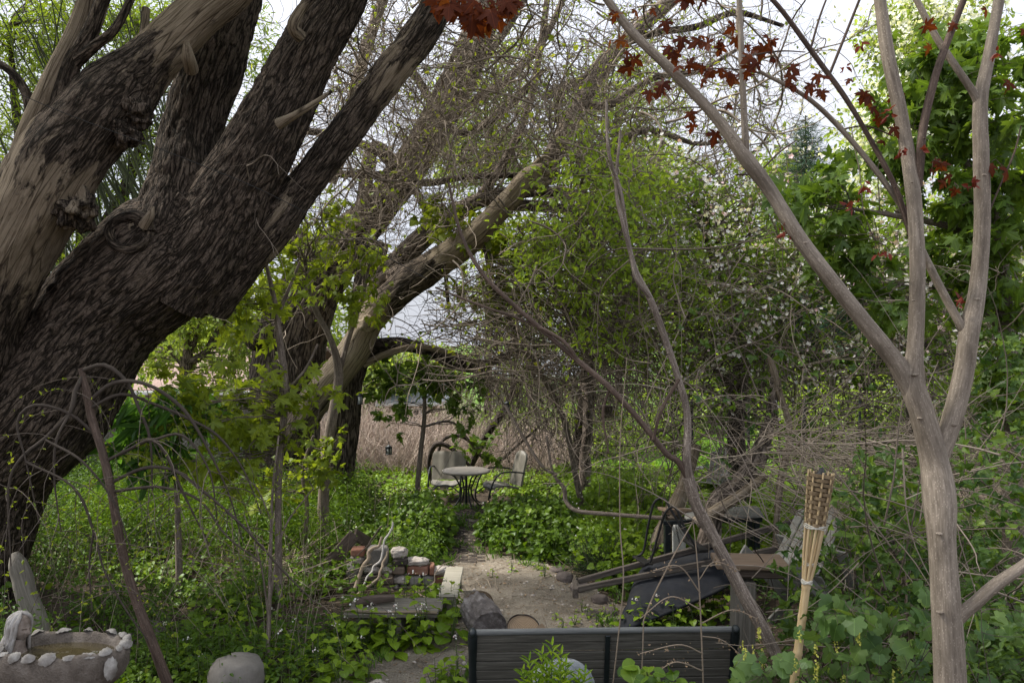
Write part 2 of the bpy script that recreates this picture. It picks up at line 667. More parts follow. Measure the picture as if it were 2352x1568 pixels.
M = {}
M['willow'] = bark_mat('willow_bark', (.008, .0065, .005), (.098, .077, .061), (.40, .325, .24), (.12, .088, .058), sc=(25, 25, 4.2), bump=.024)
M['willow2'] = bark_mat('old_bark', (.014, .011, .009), (.14, .112, .09), sc=(17, 17, 2.8), bare_c=(.52, .43, .32))
M['limb'] = bark_mat('limb_bark', (.03, .024, .02), (.19, .155, .13), sc=(16, 16, 5), bump=.012, bare_c=(.40, .33, .25))
M['dark_limb'] = bark_mat('dark_limb_bark', (.012, .01, .008), (.085, .068, .058), sc=(18, 18, 6), bump=.01)


def sapling_mat(name, a, b, c):
    m, n, l = new_mat(name)
    g = noise(n, l, coords(n, l, (60, 60, 5)), 1.6, 5., .65)
    rp = ramp(n, [(.3, a), (.52, b), (.8, c)])
    l.new(g, rp.inputs[0])
    vo = N_(n, 'ShaderNodeTexVoronoi', feature='F1')
    vo.inputs['Scale'].default_value = 1.
    l.new(coords(n, l, (110, 110, 55)), vo.inputs['Vector'])
    sp = ramp(n, [(.16, (1, 1, 1)), (.3, (0, 0, 0))])
    l.new(vo.outputs['Distance'], sp.inputs[0])
    col = mixc(n, l, math_(n, l, 'MULTIPLY', sp.outputs[0], .45), rp.outputs[0], tuple(min(1, q * 1.5) for q in c))
    big = ramp(n, [(.42, (0, 0, 0)), (.66, (1, 1, 1))])
    l.new(noise(n, l, coords(n, l, (9, 9, 2.5)), 1.6, 5., .65, .6), big.inputs[0])
    col = mixc(n, l, math_(n, l, 'MULTIPLY', big.outputs[0], .65), col, tuple(q * .75 for q in a))
    lic = ramp(n, [(.62, (0, 0, 0)), (.70, (1, 1, 1))])
    l.new(noise(n, l, coords(n, l, (14, 14, 6)), 1.5, 6., .7), lic.inputs[0])
    col = mixc(n, l, math_(n, l, 'MULTIPLY', lic.outputs[0], .55), col, tuple(min(1, q * 1.35) for q in c))
    return finish(m, n, l, col, .75, g, .6, .003, spec=.25)


M['sapling'] = sapling_mat('sapling_bark', (.135, .108, .082), (.25, .207, .163), (.37, .315, .255))
M['stick'] = sapling_mat('leaning_stem_bark', (.09, .068, .055), (.17, .135, .11), (.42, .36, .30))
M['redstem'] = sapling_mat('reddish_stem_bark', (.045, .03, .022), (.10, .068, .052), (.17, .125, .10))
M['shoot'] = twig_mat('green_shoot_bark', (.035, .045, .022), (.085, .10, .05))
M['twig'] = twig_mat('grey_twig', (.045, .034, .026), (.34, .28, .225))
M['twig_dark'] = twig_mat('dark_twig', (.04, .032, .026), (.19, .155, .128))
M['twig_dry'] = twig_mat('dry_cane', (.20, .155, .115), (.40, .33, .255))
M['reed'] = twig_mat('dry_reed', (.20, .15, .12), (.56, .46, .39))
M['stalk'] = twig_mat('green_stalk', (.06, .09, .03), (.14, .17, .07))

M['maple'] = leaf_mat('maple_leaf', (.06, .115, .016), (.135, .21, .032), .48, .05, (.21, .28, .045))
M['maple_y'] = leaf_mat('young_maple_leaf', (.125, .18, .018), (.25, .31, .032), .56, .04, (.32, .33, .05))
M['red'] = leaf_mat('red_maple_leaf', (.06, .012, .006), (.125, .030, .010), .5, .02, (.20, .07, .015))
M['apple'] = leaf_mat('apple_leaf', (.09, .16, .02), (.20, .30, .035), .5, .04)
M['light'] = leaf_mat('bright_shrub_leaf', (.14, .22, .026), (.28, .38, .055), .54, .04)
M['willowleaf'] = leaf_mat('willow_leaf', (.10, .18, .02), (.26, .34, .045), .5, .04, (.36, .36, .08))
M['mustard'] = leaf_mat('heart_leaf', (.04, .09, .006), (.125, .205, .014), .4, .05, (.19, .27, .02))
M['mustard_b'] = leaf_mat('bright_heart_leaf', (.09, .175, .010), (.21, .31, .02), .42, .05, (.26, .36, .03))
M['bramble'] = leaf_mat('bramble_leaf', (.035, .08, .014), (.10, .165, .026), .4, .05, (.18, .27, .03))
M['grape'] = leaf_mat('currant_leaf', (.06, .12, .03), (.125, .205, .055), .38, .05, (.17, .25, .06))
M['weed'] = leaf_mat('dark_weed_leaf', (.025, .058, .006), (.08, .145, .013), .36, .04, (.13, .21, .02))
M['yew'] = leaf_mat('yew_needle', (.010, .028, .008), (.035, .07, .018), .2, .05, (.16, .19, .04))
M['spruce'] = leaf_mat('spruce_needle', (.02, .045, .03), (.045, .08, .05), .2, .05)
M['grass'] = leaf_mat('grass_blade', (.05, .12, .02), (.12, .22, .03), .35, .04)
M['lawn_blade'] = leaf_mat('lawn_blade', (.12, .23, .03), (.20, .34, .05), .4, .03)
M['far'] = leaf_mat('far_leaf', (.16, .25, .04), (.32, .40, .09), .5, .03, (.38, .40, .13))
M['horse'] = leaf_mat('palmate_leaf', (.035, .10, .02), (.095, .20, .035), .4, .05)
M['petal'] = leaf_mat('white_petal', (.72, .68, .70), (.85, .84, .85), .3, .03, (.8, .5, .58))
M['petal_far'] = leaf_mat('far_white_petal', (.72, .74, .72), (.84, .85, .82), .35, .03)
M['yellow'] = leaf_mat('yellow_flower', (.42, .42, .08), (.5, .5, .12), .3, .03)
M['dead_leaf'] = leaf_mat('dead_leaf', (.13, .09, .06), (.28, .20, .13), .1, .03, (.36, .28, .19))
M['bud'] = leaf_mat('red_bud', (.12, .02, .014), (.22, .045, .03), .3, .05)
# ================================================================ world, sun, camera
SUN_EL, SUN_AZ = math.radians(50), math.radians(-78)      # azimuth from +Y (view direction), negative = left
w = bpy.data.worlds.new('World')
SC.world = w
w.use_nodes = True
wn, wl = w.node_tree.nodes, w.node_tree.links
wn.clear()
sky = wn.new('ShaderNodeTexSky')
sky.sky_type = 'NISHITA'
sky.sun_disc = False
sky.sun_elevation = SUN_EL
sky.sun_rotation = SUN_AZ
sky.air_density = 1.0
sky.dust_density = 2.5
tc = wn.new('ShaderNodeTexCoord')
mp = wn.new('ShaderNodeMapping')
mp.inputs['Scale'].default_value = (1, 1, 2.2)
wl.new(tc.outputs['Generated'], mp.inputs['Vector'])
cn = wn.new('ShaderNodeTexNoise')
cn.inputs['Scale'].default_value = 1.7
cn.inputs['Detail'].default_value = 6
wl.new(mp.outputs[0], cn.inputs['Vector'])
cr = ramp(wn, [(.30, (.5, .5, .5)), (.60, (1, 1, 1))])
wl.new(cn.outputs[0], cr.inputs[0])
# overcast brightness: the zenith about three times as bright as the horizon
sz = wn.new('ShaderNodeSeparateXYZ')
wl.new(tc.outputs['Generated'], sz.inputs[0])
zf = math_(wn, wl, 'ADD', .345, math_(wn, wl, 'MULTIPLY', math_(wn, wl, 'MAXIMUM', sz.outputs[2], 0.), .68))
cl = mixc(wn, wl, 1., (10.0, 10.4, 11.6), (1, 1, 1), 'MULTIPLY')
vs = wn.new('ShaderNodeVectorMath')
vs.operation = 'SCALE'
wl.new(cl, vs.inputs[0])
wl.new(zf, vs.inputs['Scale'])
cloud = mixc(wn, wl, cr.outputs[0], sky.outputs[0], vs.outputs[0])
bg = wn.new('ShaderNodeBackground')
bg.inputs['Strength'].default_value = .1
wl.new(cloud, bg.inputs['Color'])
wo = wn.new('ShaderNodeOutputWorld')
wl.new(bg.outputs[0], wo.inputs[0])

sd = bpy.data.lights.new('sun', 'SUN')
sd.energy = 4.8
sd.angle = math.radians(10)
sd.color = (1, .95, .86)
so = bpy.data.objects.new('sun', sd)
SC.collection.objects.link(so)
sdir = Vector((math.sin(SUN_AZ) * math.cos(SUN_EL), math.cos(SUN_AZ) * math.cos(SUN_EL), math.sin(SUN_EL)))
so.rotation_euler = sdir.to_track_quat('Z', 'Y').to_euler()
so.location = (-20, 10, 30)

cd = bpy.data.cameras.new('camera')
cd.sensor_width = 36
cd.lens = 36 * F / 2352
cd.clip_end = 2000
cd.clip_start = .05
co = bpy.data.objects.new('camera', cd)
SC.collection.objects.link(co)
co.location = (0, 0, CAM_H)
co.rotation_euler = (math.radians(90), 0, 0)
SC.camera = co
SC.view_settings.view_transform = 'Standard'
SC.view_settings.look = 'None'
SC.view_settings.gamma = 1
SC.view_settings.exposure = 0.98
SC.cycles.max_bounces = 6
SC.cycles.diffuse_bounces = 3
SC.cycles.transmission_bounces = 4
SC.cycles.use_denoising = True

# ================================================================ ground
m, n, l = new_mat('leaf_litter_soil')
v = coords(n, l)
a = noise(n, l, v, 1.2, 5.)
b = noise(n, l, v, 26., 5., .7)
c_ = ramp(n, [(.3, (.028, .021, .016)), (.55, (.075, .058, .042)), (.75, (.16, .125, .09))])
l.new(math_(n, l, 'ADD', math_(n, l, 'MULTIPLY', a, .45), math_(n, l, 'MULTIPLY', b, .55)), c_.inputs[0])
at = N_(n, 'ShaderNodeAttribute', attribute_name='tint')
lawn = ramp(n, [(.35, (.07, .14, .025)), (.65, (.12, .21, .035))])
l.new(noise(n, l, v, 3., 6., .7), lawn.inputs[0])
M['ground'] = finish(m, n, l, mixc(n, l, at.outputs['Fac'], c_.outputs[0], lawn.outputs[0]), .95, b, .8, .03, spec=.1)

m, n, l = new_mat('trodden_soil')
v = coords(n, l)
a = noise(n, l, v, 2.2, 5.)
b = noise(n, l, v, 45., 6., .72)
vo = N_(n, 'ShaderNodeTexVoronoi', feature='F1')
vo.inputs['Scale'].default_value = 38
l.new(v, vo.inputs['Vector'])
chip = ramp(n, [(.18, (1, 1, 1)), (.26, (0, 0, 0))])
l.new(vo.outputs['Distance'], chip.inputs[0])
c_ = ramp(n, [(.32, (.055, .046, .037)), (.50, (.19, .163, .13)), (.70, (.34, .30, .245))])
l.new(math_(n, l, 'ADD', math_(n, l, 'MULTIPLY', a, .5), math_(n, l, 'MULTIPLY', b, .5)), c_.inputs[0])
sx = N_(n, 'ShaderNodeSeparateColor')
l.new(vo.outputs['Color'], sx.inputs[0])
chipc = ramp(n, [(.3, (.08, .068, .056)), (.6, (.27, .235, .19)), (.95, (.50, .46, .40))])
l.new(sx.outputs[0], chipc.inputs[0])
col = mixc(n, l, math_(n, l, 'MULTIPLY', chip.outputs[0], .7), c_.outputs[0], chipc.outputs[0])
M['path'] = finish(m, n, l, col, .95, math_(n, l, 'ADD', b, chip.outputs[0]), .8, .012, spec=.12)


def axis(lo, hi, step, far, ratio=1.35):
    a = list(np.arange(lo, hi + 1e-6, step))
    s = step
    while a[-1] < far[1]:
        s *= ratio
        a.append(a[-1] + s)
    s = step
    while a[0] > far[0]:
        s *= ratio
        a.insert(0, a[0] - s)
    return np.array(a)


def grid_sheet(name, xs, ys, zf, keep=None, mat=None, tint=None):
    X, Y = np.meshgrid(xs, ys)
    x, y = X.ravel(), Y.ravel()
    v = np.column_stack([x, y, zf(x, y)])
    nx = len(xs)
    i = np.arange(len(ys) - 1)[:, None] * nx + np.arange(nx - 1)[None, :]
    f = np.stack([i, i + 1, i + nx + 1, i + nx], -1).reshape(-1, 4)
    if keep is not None:
        k = keep(x, y)
        f = f[k[f].all(1)]
    mb = MB()
    mb.add(v, f, 0, None, tint(x, y) if tint else 0.)
    return mb.build(name, mat)


def lawn_mask(x, y):
    return sstep(1.2, 2.6, x - (18 - y) * .12) * sstep(14.5, 16.5, y) * .9 + .35 * sstep(27, 30, y) * sstep(40, 60, np.abs(x) + y)


g = grid_sheet('ground', axis(-9, 9, .1, (-400, 400)), axis(3.0, 22, .1, (-60, 600)), gh, None, M['ground'], lambda x, y: np.clip(lawn_mask(x, y), 0, 1))
tag(g, kind='structure')

CAPS = [(-.78, 13.2, .22), (-.72, 11.6, .24), (-.62, 10.3, .34), (-.3, 9.5, .78), (.15, 8.6, 1.0), (.15, 7.6, 1.0), (-.65, 7.0, .62), (-1.0, 6.1, .6), (-1.05, 5.2, .6)]
CAPS2 = [(.3, 8.4, .7), (1.0, 8.1, .42)]


def path_d(x, y):
    """> 0 inside the trodden path (metres to its edge)."""
    best = np.full(np.shape(x), -9.)
    for C in (CAPS, CAPS2):
        for (x0, y0, r0), (x1, y1, r1) in zip(C[:-1], C[1:]):
            dx, dy = x1 - x0, y1 - y0
            t = np.clip(((x - x0) * dx + (y - y0) * dy) / (dx * dx + dy * dy), 0, 1)
            d = r0 + (r1 - r0) * t - np.hypot(x - x0 - t * dx, y - y0 - t * dy)
            best = np.maximum(best, d)
    return best


def _keep(x, y):
    return path_d(x, y) + (fbm(np.column_stack([x * 2.2, y * 2.2, x * 0]), 3) - .5) * .5 > 0


pth = grid_sheet('soil_path', np.arange(-2.2, 2.4, .05), np.arange(4.9, 13.4, .05), lambda x, y: gh(x, y) + .006 + .028 * (fbm(np.column_stack([x * 5, y * 5, x * 0]), 2) - .3), _keep, M['path'])
tag(pth, kind='structure')
# ================================================================ trees: tools
def limb_pts(spec):
    """(x, y, D, r_px[, bare]) rows to (x, y, z, r[, bare]) metres."""
    return np.array([[*P(s[0], s[1], s[2]), W(s[3], s[2]), (s[4] if len(s) > 4 else 0.)] for s in spec])


def sample_limbs(limbs, k=14):
    return np.concatenate([smooth_path(limb_pts(s), .12)[:, :3] for s in limbs])


def clump_crown(blobs, anchors):
    """Clump centres and the wood that carries them. Blobs: (px, py, D, rx_px, ry_px, rD_m, n_clumps)."""
    cs = []
    for (px, py, D, rx, ry, rd, n) in blobs:
        q = in_ball(n)
        cs.append(P(px, py, D) + q * np.array([W(rx, D), rd, W(ry, D)]))
    cs = np.concatenate(cs)
    cs[:, 2] = np.maximum(cs[:, 2], gh(cs[:, 0], cs[:, 1]) + .12)
    # nearest anchor, preferring lower ones
    st = np.empty_like(cs)
    for i, c in enumerate(cs):
        d = np.linalg.norm(anchors - c, axis=1) + np.maximum(0, anchors[:, 2] - c[2]) * 1.0
        st[i] = anchors[d.argmin()]
    return cs, st


def carry(mb, st, cs, r0=.012, r1=.003, K=7, wob=.12, mi=0, sag=.12, tint=.5):
    t = np.linspace(0, 1, K)[None, :, None]
    L = np.linalg.norm(cs - st, axis=1)
    mid = (st + cs) / 2 + rng.normal(size=cs.shape) * L[:, None] * wob
    mid[:, 2] += L * sag
    p = (1 - t) ** 2 * st[:, None] + 2 * t * (1 - t) * mid[:, None] + t * t * cs[:, None]
    p[:, 1:-1] += rng.normal(size=p[:, 1:-1].shape) * (L * .015)[:, None, None]
    rr = (r0 * np.sqrt(np.clip(L, .15, 2)))[:, None] * (1 - t[:, :, 0]) + r1 * t[:, :, 0]
    twigs(mb, p, rr, 4, mi, tint)


def clump_leaves(mb, wood, cs, per, cr, T, size, up=.6, droop=.3, twr=.002, mi=0, tintf=None, flat=1.):
    """Leaves on small spreading twigs round each clump centre."""
    n = len(cs)
    k = max(2, per // 6)
    d = rand_dirs(n * k, .15)
    base = np.repeat(cs, k, 0)
    pt = walk(base, d, cr * (.5 + rng.random(n * k)), 5, .22, .02)
    if wood is not None:
        twigs(wood, pt, np.linspace(twr * 1.3, twr * .6, 5)[None, :], 3, 0, .6)
    m = per // k
    idx = np.repeat(np.arange(n * k), m)
    s = 1 + 3 * rng.random(len(idx)) ** .7
    i0 = np.minimum(s.astype(int), 3)
    fr = (s - i0)[:, None]
    pos = pt[idx, i0] * (1 - fr) + pt[idx, i0 + 1] * fr + rng.normal(size=(len(idx), 3)) * cr * .12
    out = unit(pos - base[idx] + 1e-4)
    tip = out * .7 + rng.normal(size=out.shape) * .55
    tip[:, 2] -= droop
    nr = rng.normal(size=out.shape) * .55
    nr[:, 2] = np.abs(nr[:, 2]) + up
    sz = size * (.55 + .75 * rng.random(len(idx)))
    # clump-wide hue drift
    ct = np.clip(rng.normal(.5, .2, n), 0, 1)
    tt = np.clip(np.repeat(np.repeat(ct, k), m) * .6 + rng.random(len(idx)) * .4, 0, 1)
    if tintf is not None:
        tt = tintf(tt)
    leaves(mb, T, pos, nr, tip, sz, tt, mi)
    return pos


def make_tree(name, label, cat, limbs, blobs, leafmat, T, size, per=26, cr=.3, bark='limb', r0=.012, group=None, trunk_kw=None,
              blossom=None, up=.6, droop=.3, sides=10, carry_kw=None, crown_name='crown', base=None, twr=.002, extra=None, twigmat='twig_dark'):
    b0 = limb_pts(limbs[0])[0] if limbs else base
    root = thing(name, (b0[0], b0[1], gz(b0[0], b0[1])), label, cat, group)
    wood, tw, lv = MB(), MB(), MB()
    for k, s in enumerate(limbs):
        lp = limb_pts(s)
        if k == 0 and lp[0, 2] > gz(lp[0, 0], lp[0, 1]) - .02:      # carry the stem down into the soil
            g0 = lp[0].copy()
            g0[2] = gz(g0[0], g0[1]) - .08
            g0[0] -= (lp[1, 0] - lp[0, 0]) * .5
            g0[3] *= 1.15
            lp = np.vstack([g0, lp])
        tube(wood, lp, sides=sides if k == 0 else max(6, sides - 3), seed=k, **(trunk_kw or dict(step=.1, lump=.08)))
    anchors = sample_limbs(limbs) if limbs else np.array([base])
    cs, st = clump_crown(blobs, anchors)
    carry(tw, st, cs, r0, **(carry_kw or {}))
    clump_leaves(lv, tw, cs, per, cr, T, size, up, droop, twr)
    if limbs:
        wood.build('trunk', M[bark], root)
    tw.build('branches', M[twigmat], root)
    lv.build(crown_name, M[leafmat], root)
    if blossom:
        n, sz, bm, px = blossom
        bl = MB()
        sel = cs[rng.integers(0, len(cs), n)] + rng.normal(size=(n, 3)) * cr * .9
        sel[:, 1] -= rng.uniform(.0, .7, n)
        q = np.repeat(sel, px, 0) + rng.normal(size=(n * px, 3)) * sz * 1.3
        nn = rand_dirs(n * px, .3)
        nn[:, 1] -= .5
        leaves(bl, BLOSSOM, q, nn, np.cross(nn, rng.normal(size=nn.shape)), sz * (.7 + .6 * rng.random(n * px)), rng.random(n * px))
        bl.build('blossom', M[bm], root)
    return root


# ================================================================ the big leaning willow on the left
root = thing('willow_tree', (*P(-110, 1460, 7.7)[:2], gz(*P(-110, 1460, 7.7)[:2])), 'huge dark old willow leaning in from the left edge with rough furrowed bark', 'tree')
mb = MB()
kw = dict(step=.028, lump=.09, ridge=.038, lf=2.2)
tube(mb, limb_pts([(-150, 1560, 7.8, 190), (-135, 1430, 7.7, 165), (-95, 1260, 7.6, 148), (-30, 1065, 7.5, 155), (92, 902, 7.35, 166), (240, 712, 7.2, 138), (350, 612, 7.12, 146), (420, 545, 7.1, 135), (480, 470, 7.05, 100)]), sides=220, seed=1, **kw)
main = mb.build('trunk', M['willow'], root)
mb = MB()
tube(mb, limb_pts([(330, 640, 7.1, 100), (395, 545, 7.0, 105), (420, 430, 7.05, 80), (442, 300, 7.2, 70), (490, 140, 7.3, 72), (542, 0, 7.4, 60), (590, -140, 7.5, 50)]), sides=140, seed=2, **kw)
mb.build('limb', M['willow'], root)
mb = MB()
tube(mb, limb_pts([(380, 660, 7.1, 110), (470, 545, 7.05, 110), (545, 420, 7.0, 90), (618, 290, 6.95, 80), (690, 150, 6.9, 69), (772, 0, 6.9, 65), (838, -140, 6.9, 58)]), sides=150, seed=3, **kw)
# broken stubs on this limb
tube(mb, limb_pts([(640, 285, 6.35, 13, .9), (668, 270, 6.3, 9, .9), (705, 248, 6.25, 7, .9), (762, 210, 6.3, 4, .4)]), sides=10, step=.03, lump=.1)
tube(mb, limb_pts([(690, 85, 6.5, 14, .6), (672, 62, 6.4, 13, .7), (690, 25, 6.4, 11, .6), (720, -10, 6.4, 9, .4)]), sides=10, step=.03, lump=.15)
mb.build('limb', M['willow'], root)
mb = MB()
tube(mb, limb_pts([(470, 690, 7.3, 70, .0), (545, 600, 7.25, 62, .1), (610, 535, 7.2, 52, .34), (692, 432, 7.2, 43, .3), (775, 328, 7.2, 42, .1), (855, 225, 7.2, 40, .45), (910, 152, 7.2, 42, .6), (960, 86, 7.2, 42, .3), (1012, 0, 7.2, 40, .2), (1070, -110, 7.2, 38, .2)]), sides=60, step=.035, lump=.14, ridge=.025, lf=3, seed=4)
mb.build('limb', M['willow'], root)
mb = MB()
tube(mb, limb_pts([(-120, 930, 6.9, 110, .15), (-66, 800, 6.7, 96, .2), (-12, 680, 6.55, 82, .35), (50, 540, 6.45, 92, .66), (120, 410, 6.35, 100, .66), (195, 300, 6.35, 96, .12), (270, 215, 6.4, 86, .05), (345, 140, 6.45, 64, .5), (435, 55, 6.5, 54, .78), (530, -30, 6.6, 52, .75), (600, -120, 6.7, 46, .9)]), sides=90, step=.03, lump=.17, ridge=.02, lf=3.2, seed=5)
# burls and torn bark on the underside
for q in ((172, 478, 6.3, 44, 1), (318, 262, 6.25, 32, 3), (290, 305, 6.25, 30, 4)):
    blob(mb, P(q[0], q[1], q[2]), [W(q[3], q[2]) * 2] * 3, rough=.8, fr=2.6, seed=q[4], nu=44, nv=32, tint=.42 if q[4] < 3 else .05)
tube(mb, limb_pts([(0, 470, 6.3, 34, .7), (38, 400, 6.25, 28, .7), (75, 290, 6.2, 25, .85), (130, 165, 6.2, 23, .9), (178, 65, 6.25, 21, .9), (215, -60, 6.3, 18, .9)]), sides=20, step=.04, lump=.1, seed=6)
tube(mb, limb_pts([(95, 400, 6.25, 26, .3), (130, 270, 6.2, 22, .3), (160, 160, 6.2, 20, .3), (205, 80, 6.2, 18, .4), (250, -40, 6.2, 15, .5)]), sides=16, step=.04, lump=.14, seed=7)
tube(mb, limb_pts([(165, 150, 6.2, 16, .3), (215, 108, 6.15, 12, .4), (265, 65, 6.1, 10, .3), (310, -20, 6.1, 8, .3)]), sides=12, step=.04, lump=.12, seed=8)
tube(mb, limb_pts([(75, 280, 6.2, 14, 0.), (60, 215, 6.2, 11, 0), (25, 165, 6.2, 9, 0), (-30, 130, 6.2, 8, 0)]), sides=10, step=.04, lump=.12, seed=9)
tube(mb, limb_pts([(320, 135, 6.4, 14, .6), (330, 90, 6.4, 12, .6), (335, 20, 6.45, 10, .5)]), sides=10, step=.04, lump=.12, seed=10)
tube(mb, limb_pts([(440, 160, 6.35, 16, .8), (432, 130, 6.2, 14, .9), (428, 95, 6.15, 6, .9)]), sides=12, step=.02, lump=.2, seed=11)
mb.build('dead_limb', M['willow'], root)
# healed pruning scar
mb = MB()
c = P(300, 535, 6.62)
th = np.linspace(0, 2 * math.pi, 15)
ring = np.array([c + np.array([W(46, 6.6) * math.cos(a), -.02 + .03 * math.sin(a), W(38, 6.6) * math.sin(a)]) for a in th])
tube(mb, ring, W(15, 6.6), sides=16, step=.012, lump=.55, lf=9, ridge=.012, tint=.36, cap=False)
blob(mb, c + np.array([0, .06, 0]), (W(96, 6.6), .16, W(84, 6.6)), rough=.35, seed=7, tint=.55, nu=36, nv=24)
tube(mb, limb_pts([(330, 520, 6.55, 12, .9), (345, 495, 6.5, 9, .9), (352, 474, 6.5, 3, .9)]), sides=10, step=.02, lump=.2)
mb.build('pruning_scar', M['willow'], root)
# unseen crown added above the frame to shade the foreground, carried by the limbs
wd, lf = MB(), MB()
tips = [limb_pts([q])[0, :3] for q in ((590, -140, 7.5, 50), (840, -140, 6.9, 60), (1070, -110, 7.2, 38), (600, -120, 6.7, 46))]
n = 130
cs = np.column_stack([rng.uniform(-9.5, 1.8, n), rng.uniform(2.5, 10.5, n), rng.uniform(6.4, 9.5, n)])
kk = (cs[:, 2] > CAM_H + 1.08 * cs[:, 1] * .4336 + 1.0)
cs = cs[kk]
st_ = np.array([tips[int(np.argmin([np.linalg.norm(t - c) for t in tips]))] for c in cs])
carry(wd, st_, cs, .022, .006)
clump_leaves(lf, wd, cs, 60, .75, OVATE, .26, .5, .4, .004)
wd.build('branches', M['twig_dark'], root)
lf.build('crown', M['willowleaf'], root)
# straight young shoots rising off the upper side
mb = MB()
n = 46
bx = np.concatenate([rng.uniform(130, 560, 26), rng.uniform(-40, 330, 20)])
st = np.array([P(x, 690 - x * .62 + (40 if k < 26 else -60), 7.6 + .5 * rng.random()) for k, x in enumerate(bx)])
dr = np.column_stack([rng.normal(-.55, .22, n), rng.normal(.15, .2, n), np.ones(n)])
tw = walk(st, dr, rng.uniform(1.4, 3.2, n), 9, .035, .02)
twigs(mb, tw, np.linspace(.015, .005, 9)[None] * rng.uniform(.7, 1.2, (n, 1)), 5, 0, rng.random(n))
o = mb.build('shoots', M['shoot'], root)

# ================================================================ second old willow, behind, arching to the right
root = thing('willow_tree', (*P(660, 1190, 12.6)[:2], gz(*P(660, 1190, 12.6)[:2])), 'second old willow behind the maple saplings, its pale broken limb arching over the table', 'tree')
mb = MB()
kw = dict(step=.06, lump=.16, ridge=.035, lf=2.4)
tube(mb, limb_pts([(640, 1215, 12.6, 120), (645, 1120, 12.6, 92), (655, 960, 12.6, 80), (660, 830, 12.6, 82), (698, 690, 12.6, 74), (770, 590, 12.6, 58), (850, 500, 12.7, 46), (930, 400, 12.8, 42), (1000, 290, 12.9, 42), (1060, 170, 13, 42), (1105, 60, 13.1, 38), (1150, -90, 13.2, 34)]), sides=64, seed=21, **kw)
tube(mb, limb_pts([(775, 1195, 12.4, 48), (785, 1080, 12.3, 33), (800, 960, 12.2, 30), (805, 880, 12.1, 30), (825, 780, 12.2, 34), (840, 680, 12.4, 36), (860, 560, 12.6, 34)]), sides=36, seed=22, **kw)
for q in ((598, 770, 12.2, 36, 1), (690, 560, 12.4, 36, 2), (640, 1150, 12.2, 60, 3), (925, 645, 11.7, 38, 4)):
    blob(mb, P(*q[:3]), [W(q[3], q[2]) * 2] * 3, rough=.4, fr=2., seed=q[4], nu=24, nv=16, tint=0.)
mb.build('trunk', M['willow2'], root)
mb = MB()
tube(mb, limb_pts([(660, 1020, 12.3, 46, .3), (705, 945, 12.1, 40, .5), (765, 870, 11.9, 38, .75), (815, 800, 11.8, 36, .95), (850, 735, 11.7, 35, .9), (925, 660, 11.4, 38, .1), (1000, 607, 11.0, 37, .4), (1085, 545, 10.6, 31, 1.0), (1165, 465, 10.2, 27, 1.1), (1215, 405, 10., 23, 1.2), (1252, 383, 9.9, 15, 1.2)]), sides=40, step=.05, lump=.16, ridge=.02, lf=4, seed=23)
tube(mb, limb_pts([(1195, 430, 10.1, 16, .9), (1235, 425, 10., 9, .9), (1280, 415, 9.9, 4, .9)]), sides=10, step=.03, lump=.2)
for k in range(9):                            # splintered end
    e0 = P(1238 + rng.normal() * 8, 392 + rng.normal() * 8, 9.95)
    tube(mb, [e0, e0 + np.array([.10 + .08 * rng.random(), rng.normal() * .04, .05 + .07 * rng.normal()]), e0 + np.array([.22 + .14 * rng.random(), rng.normal() * .06, .08 + .10 * rng.normal()])], [.035, .022, .003], sides=6, step=.03, tint=1.2)
blob(mb, P(845, 742, 11.35), (W(40, 11.4), .2, W(36, 11.4)), rough=.5, fr=2., seed=9, tint=.95)
mb.build('broken_limb', M['willow2'], root)
mb = MB()
for k, s in enumerate([
    [(850, 690, 12.2, 30), (900, 620, 12.1, 28), (970, 545, 12.1, 25), (1040, 495, 12.2, 22), (1120, 455, 12.2, 17), (1240, 440, 12.3, 14), (1400, 462, 12.4, 9), (1520, 455, 12.5, 5)],
    [(1235, 430, 11.9, 20, .3), (1290, 320, 12., 24, .5), (1335, 235, 12.2, 20, .2), (1420, 112, 12.3, 17, .3), (1530, 10, 12.4, 17, .3), (1620, -80, 12.4, 15, .3)],
    [(1290, 330, 12., 14, .95), (1302, 300, 11.9, 15, .95), (1318, 296, 11.85, 5, .95)],
    [(940, 420, 12.6, 18), (860, 340, 12.4, 16, .3), (830, 480, 12.1, 16, .5), (790, 560, 12.1, 14, .4)],
    [(760, 420, 12.9, 14, .5), (790, 330, 12.9, 15, .5), (830, 150, 13., 14, .4), (880, 0, 13, 12, .3), (920, -80, 13, 11, .3)],
    [(1180, 470, 12.4, 14), (1290, 480, 12.5, 12), (1420, 515, 12.5, 9), (1560, 520, 12.6, 7), (1700, 505, 12.6, 4)],
    [(1000, 300, 12.7, 11), (1085, 235, 12.7, 10), (1180, 170, 12.6, 9), (1250, 90, 12.6, 8), (1310, -40, 12.6, 7)],
    [(1100, 455, 12.2, 11), (1170, 350, 12.2, 10), (1215, 240, 12.2, 9), (1240, 120, 12.3, 8), (1262, -40, 12.3, 7)],
    [(1335, 238, 12.2, 9), (1400, 240, 12.1, 9), (1500, 180, 12., 8), (1600, 165, 12., 6), (1700, 110, 12, 4)],
    [(1290, 325, 12., 9), (1380, 335, 12., 8), (1490, 300, 12., 7), (1600, 330, 12., 5), (1690, 320, 12, 3)],
    [(1070, 160, 13., 12), (1130, 110, 13., 11), (1190, 20, 13., 10), (1230, -60, 13, 9)],
    [(1200, 520, 12.5, 8), (1275, 535, 12.5, 12), (1330, 580, 12.6, 11), (1365, 660, 12.7, 7), (1385, 760, 12.8, 4)],
]):
    tube(mb, limb_pts(s), sides=14, step=.07, lump=.16, lf=5, seed=30 + k)
mb.build('limb', M['limb'], root)
mb = MB()
